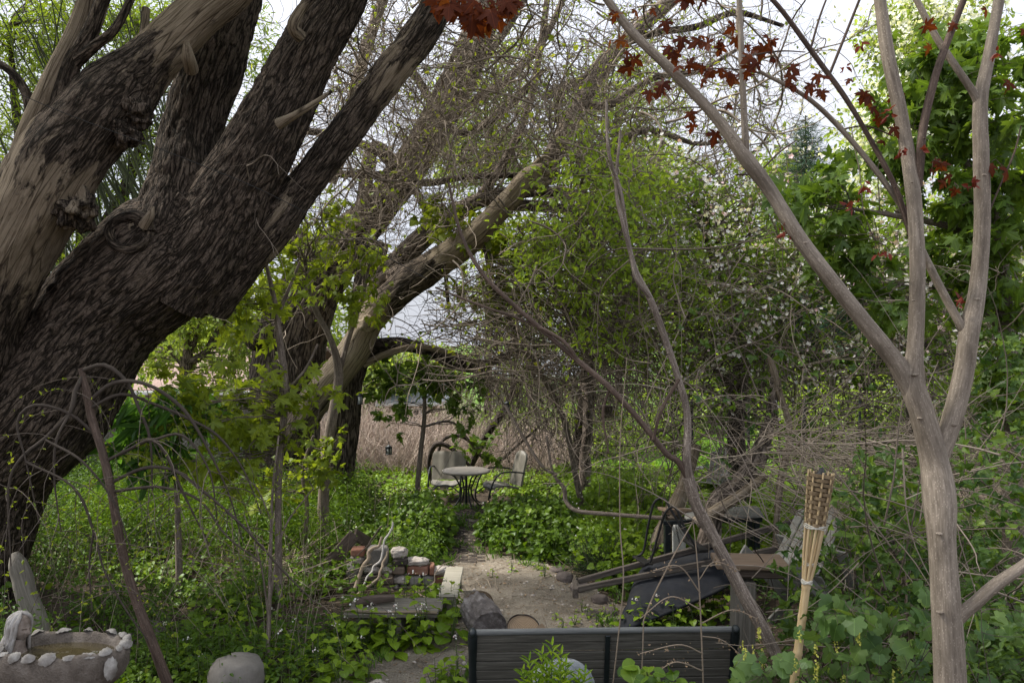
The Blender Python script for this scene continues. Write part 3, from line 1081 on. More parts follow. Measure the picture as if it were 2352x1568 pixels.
for k, s in enumerate([
    [(800, 850, 12.3, 34), (850, 800, 12.3, 20), (915, 790, 12.3, 16), (985, 806, 12.3, 14), (1040, 832, 12.3, 16), (1095, 842, 12.4, 13), (1160, 818, 12.4, 8), (1250, 790, 12.5, 4)],
    [(1245, 225, 12.4, 7), (1290, 205, 12.4, 12), (1345, 180, 12.4, 11), (1400, 120, 12.4, 8), (1500, 78, 12.5, 8), (1600, 62, 12.5, 8), (1690, 30, 12.6, 7), (1800, 60, 12.6, 4)],
    [(870, 180, 12.8, 10), (940, 160, 12.8, 10), (1040, 300, 12.5, 9), (1150, 260, 12.4, 9), (1250, 160, 12.3, 6)],
    [(690, 300, 12.2, 9), (760, 310, 12.2, 9), (850, 340, 12., 10), (930, 400, 12., 9), (1010, 560, 11.8, 7), (1030, 700, 11.8, 4)],
    [(700, 395, 12.2, 8), (800, 400, 12.2, 9), (900, 405, 12., 10), (980, 420, 12., 9), (1100, 405, 12., 7), (1400, 400, 12, 5)],
]):
    tube(mb, limb_pts(s), sides=12, step=.07, lump=.16, lf=5, seed=40 + k)
mb.build('dark_limb', M['dark_limb'], root)
mb = MB()
tube(mb, limb_pts([(835, 838, 11.9, 8, .8), (890, 812, 11.9, 8, .8), (960, 796, 11.9, 7, .8), (1040, 812, 11.9, 6, .8), (1115, 838, 12, 4, .8)]), sides=10, step=.06, lump=.1)
mb.build('bare_branch', M['limb'], root)
# ================================================================ red-leaved maple sapling in the right foreground
root = thing('maple_sapling', (*P(2183, 1640, 3.85)[:2], gz(*P(2183, 1640, 3.85)[:2])), 'tall forked young maple with smooth stems and dark red leaves, in front at right', 'tree')
mb = MB()
kw = dict(sides=28, step=.02, lump=.10, lf=7)
tube(mb, limb_pts([(2190, 1760, 3.85, 40), (2183, 1568, 3.85, 34), (2176, 1430, 3.85, 32), (2167, 1310, 3.88, 30), (2162, 1230, 3.9, 31), (2158, 1140, 3.95, 36), (2144, 1050, 4, 30), (2118, 950, 4, 26), (2096, 880, 4, 26), (2102, 800, 4, 18.5), (2106, 700, 4, 17), (2107, 590, 4, 17), (2096, 430, 4.05, 16), (2070, 270, 4.1, 15), (2040, 130, 4.1, 14), (2016, -40, 4.15, 13)]), seed=51, **kw)
# swollen nodes and bud scars
for q in ((2163, 1225, 3.86, 12), (2118, 960, 3.97, 10), (2107, 860, 3.97, 12), (2165, 1405, 3.83, 12), (2104, 690, 3.96, 6), (2100, 420, 4.02, 6), (2187, 1180, 3.9, 7)):
    blob(mb, P(q[0] - 6, q[1], q[2] - W(q[3], 4)), [W(q[3] * 1.3, 4), W(q[3] * 1.2, 4), W(q[3] * .55, 4)], rough=.3, seed=q[0], nu=14, nv=10)
mb.build('trunk', M['sapling'], root)


def stem(specs, name, mat, seed=60, sides=16):
    mb = MB()
    for k, s in enumerate(specs):
        tube(mb, limb_pts(s), sides=sides, step=.02, lump=.10, lf=9, seed=seed + k)
        # nodes
        p = smooth_path(limb_pts(s), .02)
        for i in range(12, len(p) - 6, 31):
            if p[i, 3] > .012:
                blob(mb, p[i, :3] + np.array([rng.normal() * .3, -.8, 0]) * p[i, 3], [p[i, 3] * .8, p[i, 3] * .6, p[i, 3] * .5], seed=i, nu=10, nv=7, rough=.3)
    return mb.build(name, M[mat], root)


stem([[(2090, 900, 4, 18), (2066, 845, 4, 21), (2040, 808, 4, 19), (1950, 695, 4, 18), (1845, 560, 4, 17), (1770, 440, 4.05, 16), (1712, 362, 4.05, 16.5), (1640, 265, 4.1, 12), (1540, 160, 4.15, 11), (1450, 72, 4.2, 10), (1380, -20, 4.2, 9)],
      [(1714, 362, 4.05, 9), (1712, 320, 4.04, 8), (1708, 240, 4.05, 7.5), (1703, 120, 4.07, 6.5), (1697, -20, 4.1, 6)]], 'left_stem' if False else 'side_stem', 'sapling')
stem([[(2146, 1085, 4, 18), (2172, 1010, 4.02, 22), (2195, 935, 4.03, 22), (2214, 850, 4.05, 21), (2226, 765, 4.05, 21), (2247, 650, 4.1, 18), (2256, 500, 4.1, 17), (2253, 360, 4.1, 17), (2252, 235, 4.1, 15), (2275, 110, 4.15, 12.5), (2300, -30, 4.2, 11.5)],
      [(2224, 775, 4.05, 11), (2200, 735, 4.06, 9.5), (2165, 670, 4.1, 9), (2120, 580, 4.12, 8), (2080, 490, 4.15, 7), (2010, 390, 4.17, 6.5), (1930, 295, 4.2, 6), (1850, 222, 4.2, 5), (1745, 165, 4.25, 4)],
      [(2251, 245, 4.1, 10), (2235, 212, 4.1, 9), (2200, 160, 4.1, 8), (2150, 85, 4.15, 7.5), (2095, -20, 4.2, 7)]], 'side_stem', 'sapling', 64)
stem([[(2108, 430, 4.05, 10), (2113, 370, 4.04, 10.5), (2121, 290, 4.05, 10), (2150, 170, 4.07, 9), (2190, 60, 4.1, 8), (2222, -20, 4.1, 7)],
      [(2092, 540, 4.1, 7), (2060, 440, 4.12, 6.5), (2010, 340, 4.15, 6), (1945, 230, 4.17, 6), (1880, 140, 4.2, 6), (1800, 30, 4.2, 5.5), (1755, -20, 4.2, 5)],
      [(1905, 172, 4.2, 3.5), (1940, 85, 4.2, 3.2), (1982, -20, 4.2, 3)], [(1862, 112, 4.2, 2.8), (1882, 42, 4.2, 2.5), (1905, -20, 4.2, 2)],
      [(1690, 402, 4.1, 2), (1740, 395, 4.1, 2), (1790, 350, 4.1, 2), (1830, 322, 4.1, 1.5)],
      [(2275, 480, 4.1, 2), (2300, 420, 4.1, 2), (2330, 350, 4.1, 2), (2345, 290, 4.1, 1.6)],
      [(1930, 298, 4.2, 2), (1990, 290, 4.2, 2), (2050, 312, 4.2, 2)],
      [(1745, 168, 4.25, 2), (1690, 160, 4.25, 2), (1640, 158, 4.25, 1.6), (1560, 165, 4.2, 1.4)], [(1708, 130, 4.1, 2), (1790, 118, 4.15, 2), (1850, 120, 4.15, 1.4)]], 'side_stem', 'redstem', 70, 8)
stem([[(2178, 1440, 3.86, 18), (2206, 1412, 3.84, 17), (2240, 1384, 3.82, 15), (2290, 1340, 3.8, 14), (2380, 1278, 3.8, 13), (2480, 1190, 3.8, 11), (2560, 1080, 3.8, 9), (2600, 940, 3.8, 6)]], 'side_stem', 'sapling', 80)
RED = [(1060, 20, 5), (1085, 40, 4), (1160, 8, 4), (1130, 30, 3), (1420, 60, 3), (1445, 150, 5), (1430, 120, 3), (1510, 215, 5), (1500, 235, 2), (1550, 115, 4), (1600, 108, 4), (1580, 160, 4), (1630, 185, 5), (1670, 180, 5), (1690, 80, 3), (1720, 120, 5), (1760, 110, 5), (1740, 145, 4), (1795, 150, 4), (1830, 200, 5), (1870, 205, 4), (1905, 185, 3), (1600, 245, 2), (1650, 265, 2), (1610, 300, 2), (1640, 322, 2), (1520, 80, 2), (1480, 25, 3), (2000, 240, 4), (2020, 275, 4), (2060, 235, 3), (2130, 105, 3), (2225, 65, 2), (2342, 85, 3), (2150, 390, 4), (2180, 415, 4), (2285, 390, 3), (2195, 445, 3), (2322, 220, 3), (2260, 22, 2), (1570, 5, 4), (1625, 0, 4), (1400, 100, 2), (1545, 140, 4), (1655, 130, 4), (1700, 170, 4), (2040, 330, 3), (2110, 500, 2), (1960, 200, 2)]
lv, pt = MB(), MB()
for x, y, k in RED:
    k = max(1, int(k * .8))
    c = P(x, y, 4.1 + rng.normal() * .12)
    pos = c + rng.normal(size=(k, 3)) * .028
    pos[:, 2] += .03
    tip = np.column_stack([rng.normal(0, .6, k), rng.normal(0, .5, k), -np.abs(rng.normal(.9, .4, k))])
    nr = np.column_stack([rng.normal(0, .5, k), rng.normal(-.9, .4, k), rng.normal(.35, .4, k)])
    leaves(lv, MAPLE, pos, nr, tip, rng.uniform(.045, .09, k), rng.random(k))
    hub = c + np.array([rng.normal() * .02, .02, .06])
    pp = np.stack([np.repeat(hub[None], k, 0), (hub + pos) / 2 + rng.normal(size=(k, 3)) * .008, pos], 1)
    twigs(lv, pp, .0016, 3, 1, .5)
lv.build('crown', [M['red'], M['redstem']], root)
for x, y in ((1815, 535), (1800, 528), (2040, 258), (2120, 340), (1990, 430), (2230, 425), (2290, 128), (1960, 470), (2075, 345), (2205, 690), (1940, 160), (1975, 105), (2030, 580)):
    k = 7
    mb = MB()
    leaves(mb, OVATE, P(x, y, 4.02) + rng.normal(size=(k, 3)) * .012, rand_dirs(k), rand_dirs(k, -.4), rng.uniform(.025, .05, k))
    mb.build('bud', M['bud'], root)
for x, y, k in ((1040, 10, 4), (1070, 34, 5), (1100, 14, 4), (1150, 12, 4), (1010, 2, 3), (1180, 2, 3)):
    lv = MB()
    c = P(x, y, 3.55)
    pos = c + rng.normal(size=(k, 3)) * .025
    tip = np.column_stack([rng.normal(0, .5, k), rng.normal(0, .5, k), -np.abs(rng.normal(.9, .3, k))])
    nr = np.column_stack([rng.normal(0, .5, k), rng.normal(-.9, .4, k), rng.normal(.35, .4, k)])
    leaves(lv, MAPLE, pos, nr, tip, rng.uniform(.08, .12, k), rng.uniform(.5, .99, k))
    hub = c + np.array([0, .02, .09])
    pp = np.stack([np.repeat(hub[None], k, 0), (hub + pos) / 2, pos], 1)
    twigs(lv, pp, .0016, 3, 1, .5)
    tube(lv, [hub + [.35, .1, .25], hub + [.1, .03, .06], hub], [.005, .004, .002], sides=6, mi=1)
    lv.build('leaf_bunch', [M['red'], M['redstem']], root)

# ================================================================ leaning bare stem beside the torch
root = thing('leaning_stem', (*P(1840, 1620, 4.9)[:2], gz(*P(1840, 1620, 4.9)[:2])), 'bare leaning stem with flaking grey bark crossing in front of the overturned wheelbarrow', 'tree')
stem([[(1868, 1680, 4.9, 16), (1825, 1592, 4.9, 15), (1762, 1462, 4.9, 14), (1700, 1350, 4.95, 15), (1640, 1235, 5, 14), (1600, 1160, 5., 14), (1580, 1095, 5, 14)]], 'trunk', 'stick', 90, 20)
stem([[(1588, 1120, 5, 10), (1578, 1060, 5, 9.5), (1578, 950, 5.1, 8.5), (1555, 860, 5.15, 8), (1525, 770, 5.2, 8), (1495, 690, 5.2, 8), (1460, 620, 5.3, 6), (1440, 540, 5.35, 5.5), (1425, 440, 5.4, 5), (1398, 350, 5.4, 4), (1392, 230, 5.5, 3)],
      [(1498, 690, 5.2, 6), (1462, 640, 5.2, 5.5), (1448, 580, 5.3, 5), (1432, 520, 5.3, 4.5), (1415, 430, 5.4, 4), (1425, 300, 5.5, 3)]], 'branch', 'stick', 93, 12)
stem([[(1592, 1120, 5, 9), (1560, 1062, 5, 8), (1530, 1040, 5, 7), (1465, 960, 5.05, 7), (1400, 890, 5.1, 7), (1330, 830, 5.2, 6.5), (1260, 770, 5.25, 6), (1180, 700, 5.3, 5.5), (1110, 630, 5.4, 5), (1060, 540, 5.5, 4), (1030, 420, 5.6, 3)],
      [(1330, 832, 5.2, 4), (1290, 780, 5.2, 4), (1200, 735, 5.3, 3.6), (1100, 700, 5.4, 3), (1000, 660, 5.5, 2)],
      [(1400, 890, 5.1, 3), (1385, 950, 5.1, 3), (1398, 1040, 5.1, 2)], [(1500, 1010, 5, 4), (1520, 940, 5, 4), (1560, 870, 5, 4)]], 'branch', 'redstem', 96, 10)

# ================================================================ small weeping tree beside the bird bath
root = thing('weeping_tree', (*P(398, 1610, 5.6)[:2], gz(*P(398, 1610, 5.6)[:2])), 'small leaning tree with thin weeping twigs beside the bird bath', 'tree')
stem([[(415, 1660, 5.6, 13), (392, 1590, 5.6, 12), (352, 1480, 5.6, 11), (310, 1370, 5.65, 10.5), (280, 1260, 5.68, 10), (256, 1130, 5.7, 9.5), (236, 1040, 5.75, 9), (212, 965, 5.8, 9), (200, 905, 5.8, 9), (186, 845, 5.8, 6)]], 'trunk', 'redstem', 101, 18)
arcs = [[(192, 860, 5.8, 7), (172, 900, 5.75, 7), (162, 945, 5.7, 7), (105, 1005, 5.7, 6), (50, 1050, 5.6, 5), (20, 1120, 5.6, 4), (25, 1300, 5.6, 2)],
        [(190, 850, 5.8, 7), (240, 838, 5.8, 7), (290, 875, 5.8, 6), (320, 940, 5.8, 5), (345, 1010, 5.8, 4), (350, 1130, 5.8, 2)],
        [(205, 920, 5.8, 7), (260, 880, 5.8, 7), (330, 880, 5.7, 6), (400, 920, 5.7, 6), (450, 980, 5.7, 5), (520, 1120, 5.7, 3), (560, 1250, 5.7, 2)],
        [(210, 935, 5.8, 6), (280, 905, 5.8, 5), (360, 930, 5.9, 5), (430, 960, 6., 5), (500, 1000, 6, 4), (560, 1080, 6, 3), (600, 1180, 6, 2)],
        [(222, 1000, 5.8, 5), (160, 950, 5.7, 5), (80, 930, 5.6, 5), (40, 970, 5.6, 4), (60, 1060, 5.6, 3), (90, 1200, 5.6, 2)],
        [(240, 1060, 5.75, 6), (300, 1030, 5.7, 6), (350, 1010, 5.6, 6), (385, 1050, 5.6, 5), (420, 1130, 5.6, 4), (480, 1250, 5.6, 2)],
        [(250, 1110, 5.72, 6), (330, 1075, 5.7, 6), (400, 1080, 5.6, 5), (470, 1130, 5.6, 5), (560, 1210, 5.6, 4), (650, 1310, 5.6, 3), (720, 1380, 5.6, 2)],
        [(255, 1130, 5.72, 5), (320, 1120, 5.6, 5), (380, 1120, 5.6, 5), (460, 1150, 5.6, 4), (520, 1230, 5.5, 3), (600, 1290, 5.5, 2)],
        [(160, 950, 5.7, 4), (130, 1010, 5.6, 4), (125, 1100, 5.6, 3), (140, 1220, 5.6, 2)],
        [(60, 1060, 5.6, 4), (170, 1120, 5.5, 4), (215, 1220, 5.5, 4), (240, 1310, 5.5, 3), (290, 1400, 5.5, 3), (340, 1470, 5.5, 2)],
        [(105, 1010, 5.6, 4), (190, 1060, 5.5, 4), (260, 1150, 5.5, 3), (300, 1260, 5.5, 2)],
        [(215, 1220, 5.5, 3), (205, 1300, 5.5, 3), (212, 1400, 5.5, 2)],
        [(350, 1010, 5.6, 4), (420, 1000, 5.6, 4), (480, 1080, 5.6, 3), (500, 1200, 5.6, 2)]]
mb = MB()
for k, s in enumerate(arcs):
    tube(mb, limb_pts([(*q[:3], q[3] * .72) for q in s]), sides=7, step=.05, lump=.2, lf=10, seed=k)
an = sample_limbs(arcs)
n = 100
st = an[rng.integers(0, len(an), n)]
st = st[st[:, 2] > .9]
n = len(st)
pw = walk(st, np.column_stack([rng.normal(0, .7, n), rng.normal(0, .7, n), rng.normal(.1, .3, n)]), rng.uniform(.5, 1.1, n), 10, .10, -.26)
twigs(mb, pw, np.linspace(.0035, .0012, 10)[None], 4, 0, rng.random(n))
mb.build('branches', M['twig_dark'], root)
mb = MB()
k = 1100
pos = pw[rng.integers(0, n, k), rng.integers(2, 10, k)]
leaves(mb, OVATE, pos, rand_dirs(k, .6), rand_dirs(k, -.2), rng.uniform(.015, .04, k))
mb.build('crown', M['maple_y'], root)

# ================================================================ young green-leaved maples below the big willow
ML = 'young maple sapling with '
make_tree('maple_sapling', 'young maple sapling, yellow green, in front of the second willow trunk', 'tree',
          [[(742, 1180, 9.6, 13), (748, 1060, 9.6, 13), (762, 965, 9.6, 12), (778, 862, 9.6, 11), (760, 780, 9.5, 7), (720, 700, 9.5, 6), (700, 600, 9.4, 4)], [(775, 870, 9.6, 7), (800, 780, 9.6, 6), (830, 690, 9.6, 5), (850, 600, 9.6, 3)]],
          [(690, 520, 9.4, 110, 70, .7, 16), (630, 610, 9.3, 80, 80, .7, 14), (720, 630, 9.3, 100, 60, .7, 7), (860, 600, 9.4, 60, 70, .6, 7), (850, 700, 9.4, 60, 50, .4, 5)],
          'maple_y', MAPLE, .105, per=14, cr=.34, bark='stick', up=.4, droop=.6)
make_tree('maple_sapling', 'straight stemmed maple sapling at the foot of the second willow', 'tree',
          [[(640, 1290, 8.0, 8), (640, 1100, 8.0, 8), (655, 900, 8.0, 8), (645, 800, 8.0, 8), (632, 700, 8.0, 6), (610, 600, 8, 4)], [(640, 720, 8, 5), (665, 660, 8, 4), (690, 600, 8, 3)], [(655, 900, 8, 4), (700, 850, 8, 3), (730, 790, 8, 3)]],
          [(590, 690, 7.9, 70, 50, .5, 8), (540, 700, 7.9, 50, 40, .4, 5), (600, 890, 7.9, 90, 30, .5, 5), (530, 960, 7.8, 110, 70, .6, 18), (610, 1000, 7.8, 80, 60, .6, 8), (460, 940, 7.8, 70, 50, .4, 8), (540, 1070, 7.8, 110, 50, .5, 9), (700, 930, 7.8, 60, 50, .4, 3)],
          'maple_y', MAPLE, .12, per=12, cr=.38, bark='stick', up=.45, droop=.6)
make_tree('maple_sapling', 'slender maple sapling with green leaves beside the patio table', 'tree',
          [[(955, 1160, 12.4, 6), (965, 1050, 12.4, 6), (975, 950, 12.4, 5), (972, 860, 12.4, 4)], [(970, 980, 12.4, 3), (1040, 970, 12.9, 3), (1090, 1030, 13.6, 2)]],
          [(960, 855, 12.3, 60, 20, .5, 14), (1060, 880, 12.3, 60, 25, .5, 8), (1060, 950, 12.2, 40, 22, .3, 5), (1085, 1030, 13.6, 60, 14, .3, 8), (1000, 900, 12.3, 40, 30, .4, 8), (905, 920, 12.3, 40, 60, .4, 6), (900, 870, 12.3, 40, 20, .4, 8)],
          'maple', MAPLE_S, .12, per=14, cr=.24, bark='stick', up=.7, droop=.4)
make_tree('maple_sapling', 'low maple seedling with pale yellow leaves at the foot of the dark willow trunk', 'tree',
          [[(700, 1240, 9.3, 5), (705, 1160, 9.3, 5), (695, 1080, 9.3, 4), (720, 1000, 9.3, 3)]],
          [(715, 1090, 9.2, 60, 40, .4, 7), (745, 1050, 9.2, 40, 40, .3, 4), (640, 1140, 9.2, 60, 30, .3, 6)],
          'maple_y', MAPLE_S, .11, per=14, cr=.2, bark='stick', up=.6, droop=.4)
make_tree('leafy_shrub', 'shrub with large drooping palm shaped leaves in front of the grey board fence', 'shrub',
          [[(410, 1240, 8.2, 7), (405, 1100, 8.2, 6), (400, 980, 8.2, 5), (410, 900, 8.2, 3)]],
          [(400, 910, 8.1, 60, 30, .3, 7), (370, 990, 8.1, 80, 40, .4, 9), (440, 960, 8.1, 60, 40, .4, 7), (300, 960, 8.2, 70, 40, .3, 6), (330, 1060, 8.1, 80, 40, .3, 7)],
          'horse', LANCE, .30, per=12, cr=.14, bark='stick', up=.8, droop=.7)
make_tree('bare_shrub', 'thin bare upright shrub rising from weeds in front of the willow', 'shrub',
          [[(612, 1560, 6.6, 5), (618, 1420, 6.6, 4.5), (622, 1250, 6.6, 4), (626, 1130, 6.6, 3), (640, 1000, 6.6, 2)], [(620, 1380, 6.6, 3), (650, 1220, 6.6, 2.5), (720, 1120, 6.6, 1.5)], [(620, 1450, 6.6, 2.5), (600, 1300, 6.6, 2), (560, 1180, 6.6, 1.5)], [(624, 1200, 6.6, 2), (590, 1120, 6.6, 1.5), (540, 1080, 6.6, 1)]],
          [(640, 1100, 6.5, 90, 60, .3, 16)], 'maple_y', OVATE, .03, per=8, cr=.14, bark='stick', r0=.005)
# ================================================================ object materials
M['slat'] = wood_mat('grey_composite_slat', (.05, .046, .038), (.105, .097, .082), (.19, .176, .15), (1.6, 30, 30), .003)
M['rail'] = wood_mat('faded_rail', (.08, .082, .08), (.145, .148, .145), (.21, .213, .205), (1.6, 40, 40), .002)
M['dark_metal'] = plain_mat('dark_green_metal', (.010, .014, .016), (.022, .028, .030), .45, 12., .3, .5)
M['black_metal'] = plain_mat('black_rusty_metal', (.012, .012, .013), (.035, .033, .033), .55, 20., .4, .4, dirt=(.06, .045, .035))
M['tub'] = plain_mat('scuffed_black_plastic', (.012, .013, .017), (.024, .026, .032), .7, 7., 0., .16, .001, dirt=(.036, .034, .030))
M['barrow_wood'] = wood_mat('dark_weathered_wood', (.035, .028, .024), (.10, .084, .072), (.21, .18, .155))
M['pale_wood'] = wood_mat('pale_weathered_plank', (.30, .27, .21), (.48, .44, .36), (.60, .56, .47))
M['grey_wood'] = wood_mat('grey_weathered_wood', (.085, .075, .062), (.20, .18, .15), (.32, .295, .25))
M['grey_paint'] = wood_mat('worn_grey_paint', (.16, .155, .14), (.24, .235, .215), (.31, .30, .28), (.8, 14, 14), .001)
M['tan_wood'] = wood_mat('tan_plank', (.11, .075, .052), (.21, .15, .105), (.30, .22, .155))
M['brown_wood'] = wood_mat('brown_old_board', (.045, .032, .026), (.11, .085, .068), (.19, .15, .125))
M['patio'] = plain_mat('beige_enamelled_steel', (.20, .185, .152), (.27, .25, .21), .5, 4., 0., .4, .001, dirt=(.10, .09, .075))
M['tabletop'] = plain_mat('dirty_table_top', (.24, .215, .185), (.32, .29, .25), .7, 6., 0., .2, .001, dirt=(.10, .088, .074))
M['bamboo'] = wood_mat('split_bamboo', (.36, .25, .13), (.56, .42, .235), (.70, .57, .36), (2, 30, 30), .002)
M['weave'] = wood_mat('bamboo_strip', (.11, .075, .04), (.24, .175, .105), (.36, .28, .18), (3, 30, 30), .002)
M['string'] = plain_mat('white_string', (.5, .48, .42), (.66, .64, .56), .8)
M['concrete'] = stone_mat('rough_concrete', ((.075, .06, .048), (.165, .135, .11), (.29, .25, .215)), 9., .03)
M['shell'] = plain_mat('worn_white_shell', (.19, .17, .15), (.36, .34, .315), .7, 22., 0., .3, .004, dirt=(.10, .082, .068))
M['statue'] = plain_mat('flaking_painted_plaster', (.24, .19, .15), (.38, .33, .29), .8, 18., 0., .3, .004, dirt=(.55, .53, .5))
M['granite'] = stone_mat('grey_granite', ((.12, .11, .095), (.18, .165, .145), (.25, .23, .205)), 5., .006)
M['bluestone'] = stone_mat('mottled_blue_stone', ((.06, .07, .085), (.14, .155, .175), (.30, .31, .31)), 9., .006, (.05, .05, .055))
M['fieldstone'] = stone_mat('reddish_stone', ((.085, .068, .062), (.135, .11, .10), (.19, .16, .145)), 5., .006)
M['brick_red'] = stone_mat('weathered_red_brick', ((.13, .052, .032), (.24, .105, .068), (.33, .20, .15)), 7., .01)
M['brick_brown'] = stone_mat('brown_brick', ((.065, .048, .038), (.155, .115, .09), (.27, .21, .165)), 7., .01)
M['brick_grey'] = stone_mat('grey_block', ((.085, .078, .07), (.18, .165, .15), (.30, .28, .26)), 6., .01)
M['brick_dark'] = stone_mat('sooty_brick', ((.018, .015, .014), (.05, .042, .038), (.11, .09, .075)), 7., .01)
M['rubble'] = stone_mat('pale_rubble', ((.20, .17, .15), (.42, .37, .33), (.58, .53, .48)), 9., .02)
M['log_bark'] = stone_mat('flaking_log_bark', ((.022, .015, .012), (.13, .108, .098), (.40, .37, .36)), 11., .035)
m, n, l = new_mat('cut_log_end')
v = coords(n, l)
wv = N_(n, 'ShaderNodeTexWave', wave_type='RINGS', rings_direction='SPHERICAL')
wv.inputs['Scale'].default_value = 22
wv.inputs['Distortion'].default_value = 2.5
l.new(v, wv.inputs['Vector'])
rp = ramp(n, [(.1, (.17, .115, .07)), (.9, (.34, .25, .16))])
l.new(wv.outputs[0], rp.inputs[0])
col = mixc(n, l, math_(n, l, 'MULTIPLY', noise(n, l, v, 9., 5.), .6), rp.outputs[0], (.12, .085, .06))
M['log_end'] = finish(m, n, l, col, .9, wv.outputs[0], .3, .004)
m, n, l = new_mat('murky_water')
b_ = n.new('ShaderNodeBsdfPrincipled')
b_.inputs['Base Color'].default_value = (.075, .06, .03, 1)
b_.inputs['Roughness'].default_value = .06
nz = noise(n, l, coords(n, l), 14., 2.)
bp = n.new('ShaderNodeBump')
bp.inputs['Strength'].default_value = .15
bp.inputs['Distance'].default_value = .005
l.new(nz, bp.inputs['Height'])
l.new(bp.outputs[0], b_.inputs['Normal'])
l.new(b_.outputs[0], n.new('ShaderNodeOutputMaterial').inputs[0])
M['water'] = m

# ================================================================ park bench seen from behind
D = 5.16
a, b = P(1075, 1452, D + .02), P(1700, 1442, D + .08)
ctr = (a + b) / 2
Lb = np.linalg.norm(b - a)
ang = math.atan2(b[1] - a[1], b[0] - a[0])
gzb = 0.0
root = thing('park_bench', (ctr[0], ctr[1], gzb), 'grey slatted park bench with dark metal ends, turned away to face the soil clearing', 'bench')
root.rotation_euler = (0, 0, ang)
ORG[root.name] = np.zeros(3)
topz = a[2] - gzb
h2 = Lb / 2 - .03
tilt = .20                                        # the back leans towards the camera as it rises
def by(z):
    return -(z - .42) * tilt + .10
for k in range(6):
    z = topz - .012 - (.033 if k == 0 else .033 + .0655 * k)
    mb = MB()
    R = rotx(math.atan(tilt))
    box(mb, (0, by(z) + rng.normal() * .0015, z + rng.normal() * .0012), (2 * h2 - .03, .022, .060), R @ rotz(rng.normal() * .0012), 0, 0, .004)
    mb.rest[:] = [q + k * 1.7 for q in mb.rest]
    mb.build('slat', M['slat'], root)
mb = MB()
tube(mb, [(-h2, by(topz), topz - .006), (0, by(topz), topz - .004), (h2, by(topz), topz - .006)], .021, sides=14, step=.1, grain=True)
mb.build('top_rail', M['rail'], root)
mb = MB()
beam(mb, (.02, by(topz) - .017, topz - .03), (.02, by(.35) - .017, .35), .034, .012, bev=.003, up=(0, 1, 0))
mb.build('back_brace', M['dark_metal'], root)
for k in range(5):
    mb = MB()
    box(mb, (0, .16 + .088 * k, .43 + .006 * k), (2 * h2 - .03, .075, .022), None, 0, 0, .004)
    mb.build('seat_slat', M['slat'], root)
for sx in (-1, 1):
    x = sx * h2
    mb = MB()
    tube(mb, [(x, by(topz) - .012, topz + .01), (x, by(topz) - .005, topz - .03), (x, by(.6), .6), (x, .09, .42), (x, .02, .22), (x, -.06, .0)], [.027, .032, .027, .03, .027, .032], sides=12, step=.03)
    blob(mb, (x, by(topz) - .015, topz - .002), (.055, .075, .065), rough=.02, seed=3)
    tube(mb, [(x, .07, .40), (x, .3, .41), (x, .56, .43)], .022, sides=10, step=.05)
    tube(mb, [(x, .56, .43), (x, .58, .2), (x, .60, .0)], [.026, .022, .03], sides=10, step=.05)
    tube(mb, [(x, by(.66), .66), (x, .2, .68), (x, .45, .665), (x, .56, .62), (x, .57, .5), (x, .56, .43)], [.024, .028, .028, .024, .02, .02], sides=10, step=.03)
    mb.build('end_frame', M['dark_metal'], root)

# ================================================================ patio table and steel chairs
TD = 13.0
tc_ = P(1071, 1079, TD)
tg = gz(tc_[0], tc_[1])
root = thing('patio_table', (tc_[0], tc_[1], tg), 'round beige metal patio table on curved dark legs between two chairs', 'table')
ORG[root.name] = np.zeros(3)
th_ = tc_[2] - tg
R0 = W(56, TD)
mb = MB()
lathe(mb, (0, 0, th_), [(0, -.004), (R0 * .82, -.004), (R0 * .9, .004), (R0 * .985, .0), (R0, -.012), (R0 * .985, -.03), (R0 * .96, -.032), (R0 * .93, -.018), (0, -.018)], 56)
mb.build('table_top', M['tabletop'], root)
mb = MB()
for k in range(4):
    q = rotz(math.radians(28 + 90 * k))
    path = np.array([(R0 * .80, 0, th_ - .03), (R0 * .5, 0, th_ - .10), (R0 * .28, 0, th_ - .26), (R0 * .22, 0, .30), (R0 * .30, 0, .16), (R0 * .55, 0, .04), (R0 * .66, 0, .0)]) @ q.T
    leg = MB()
    tube(leg, path, .013, sides=10, step=.025)
    leg.build('leg', M['dark_metal'], root)
tube(mb, [(0, 0, th_ - .03), (0, 0, .3), (0, 0, .02)], .02, sides=12, step=.1)
lathe(mb, (0, 0, .33), [(R0 * .23, -.01), (R0 * .25, 0), (R0 * .23, .01), (R0 * .21, 0), (R0 * .23, -.01)], 28)
mb.build('pedestal', M['dark_metal'], root)


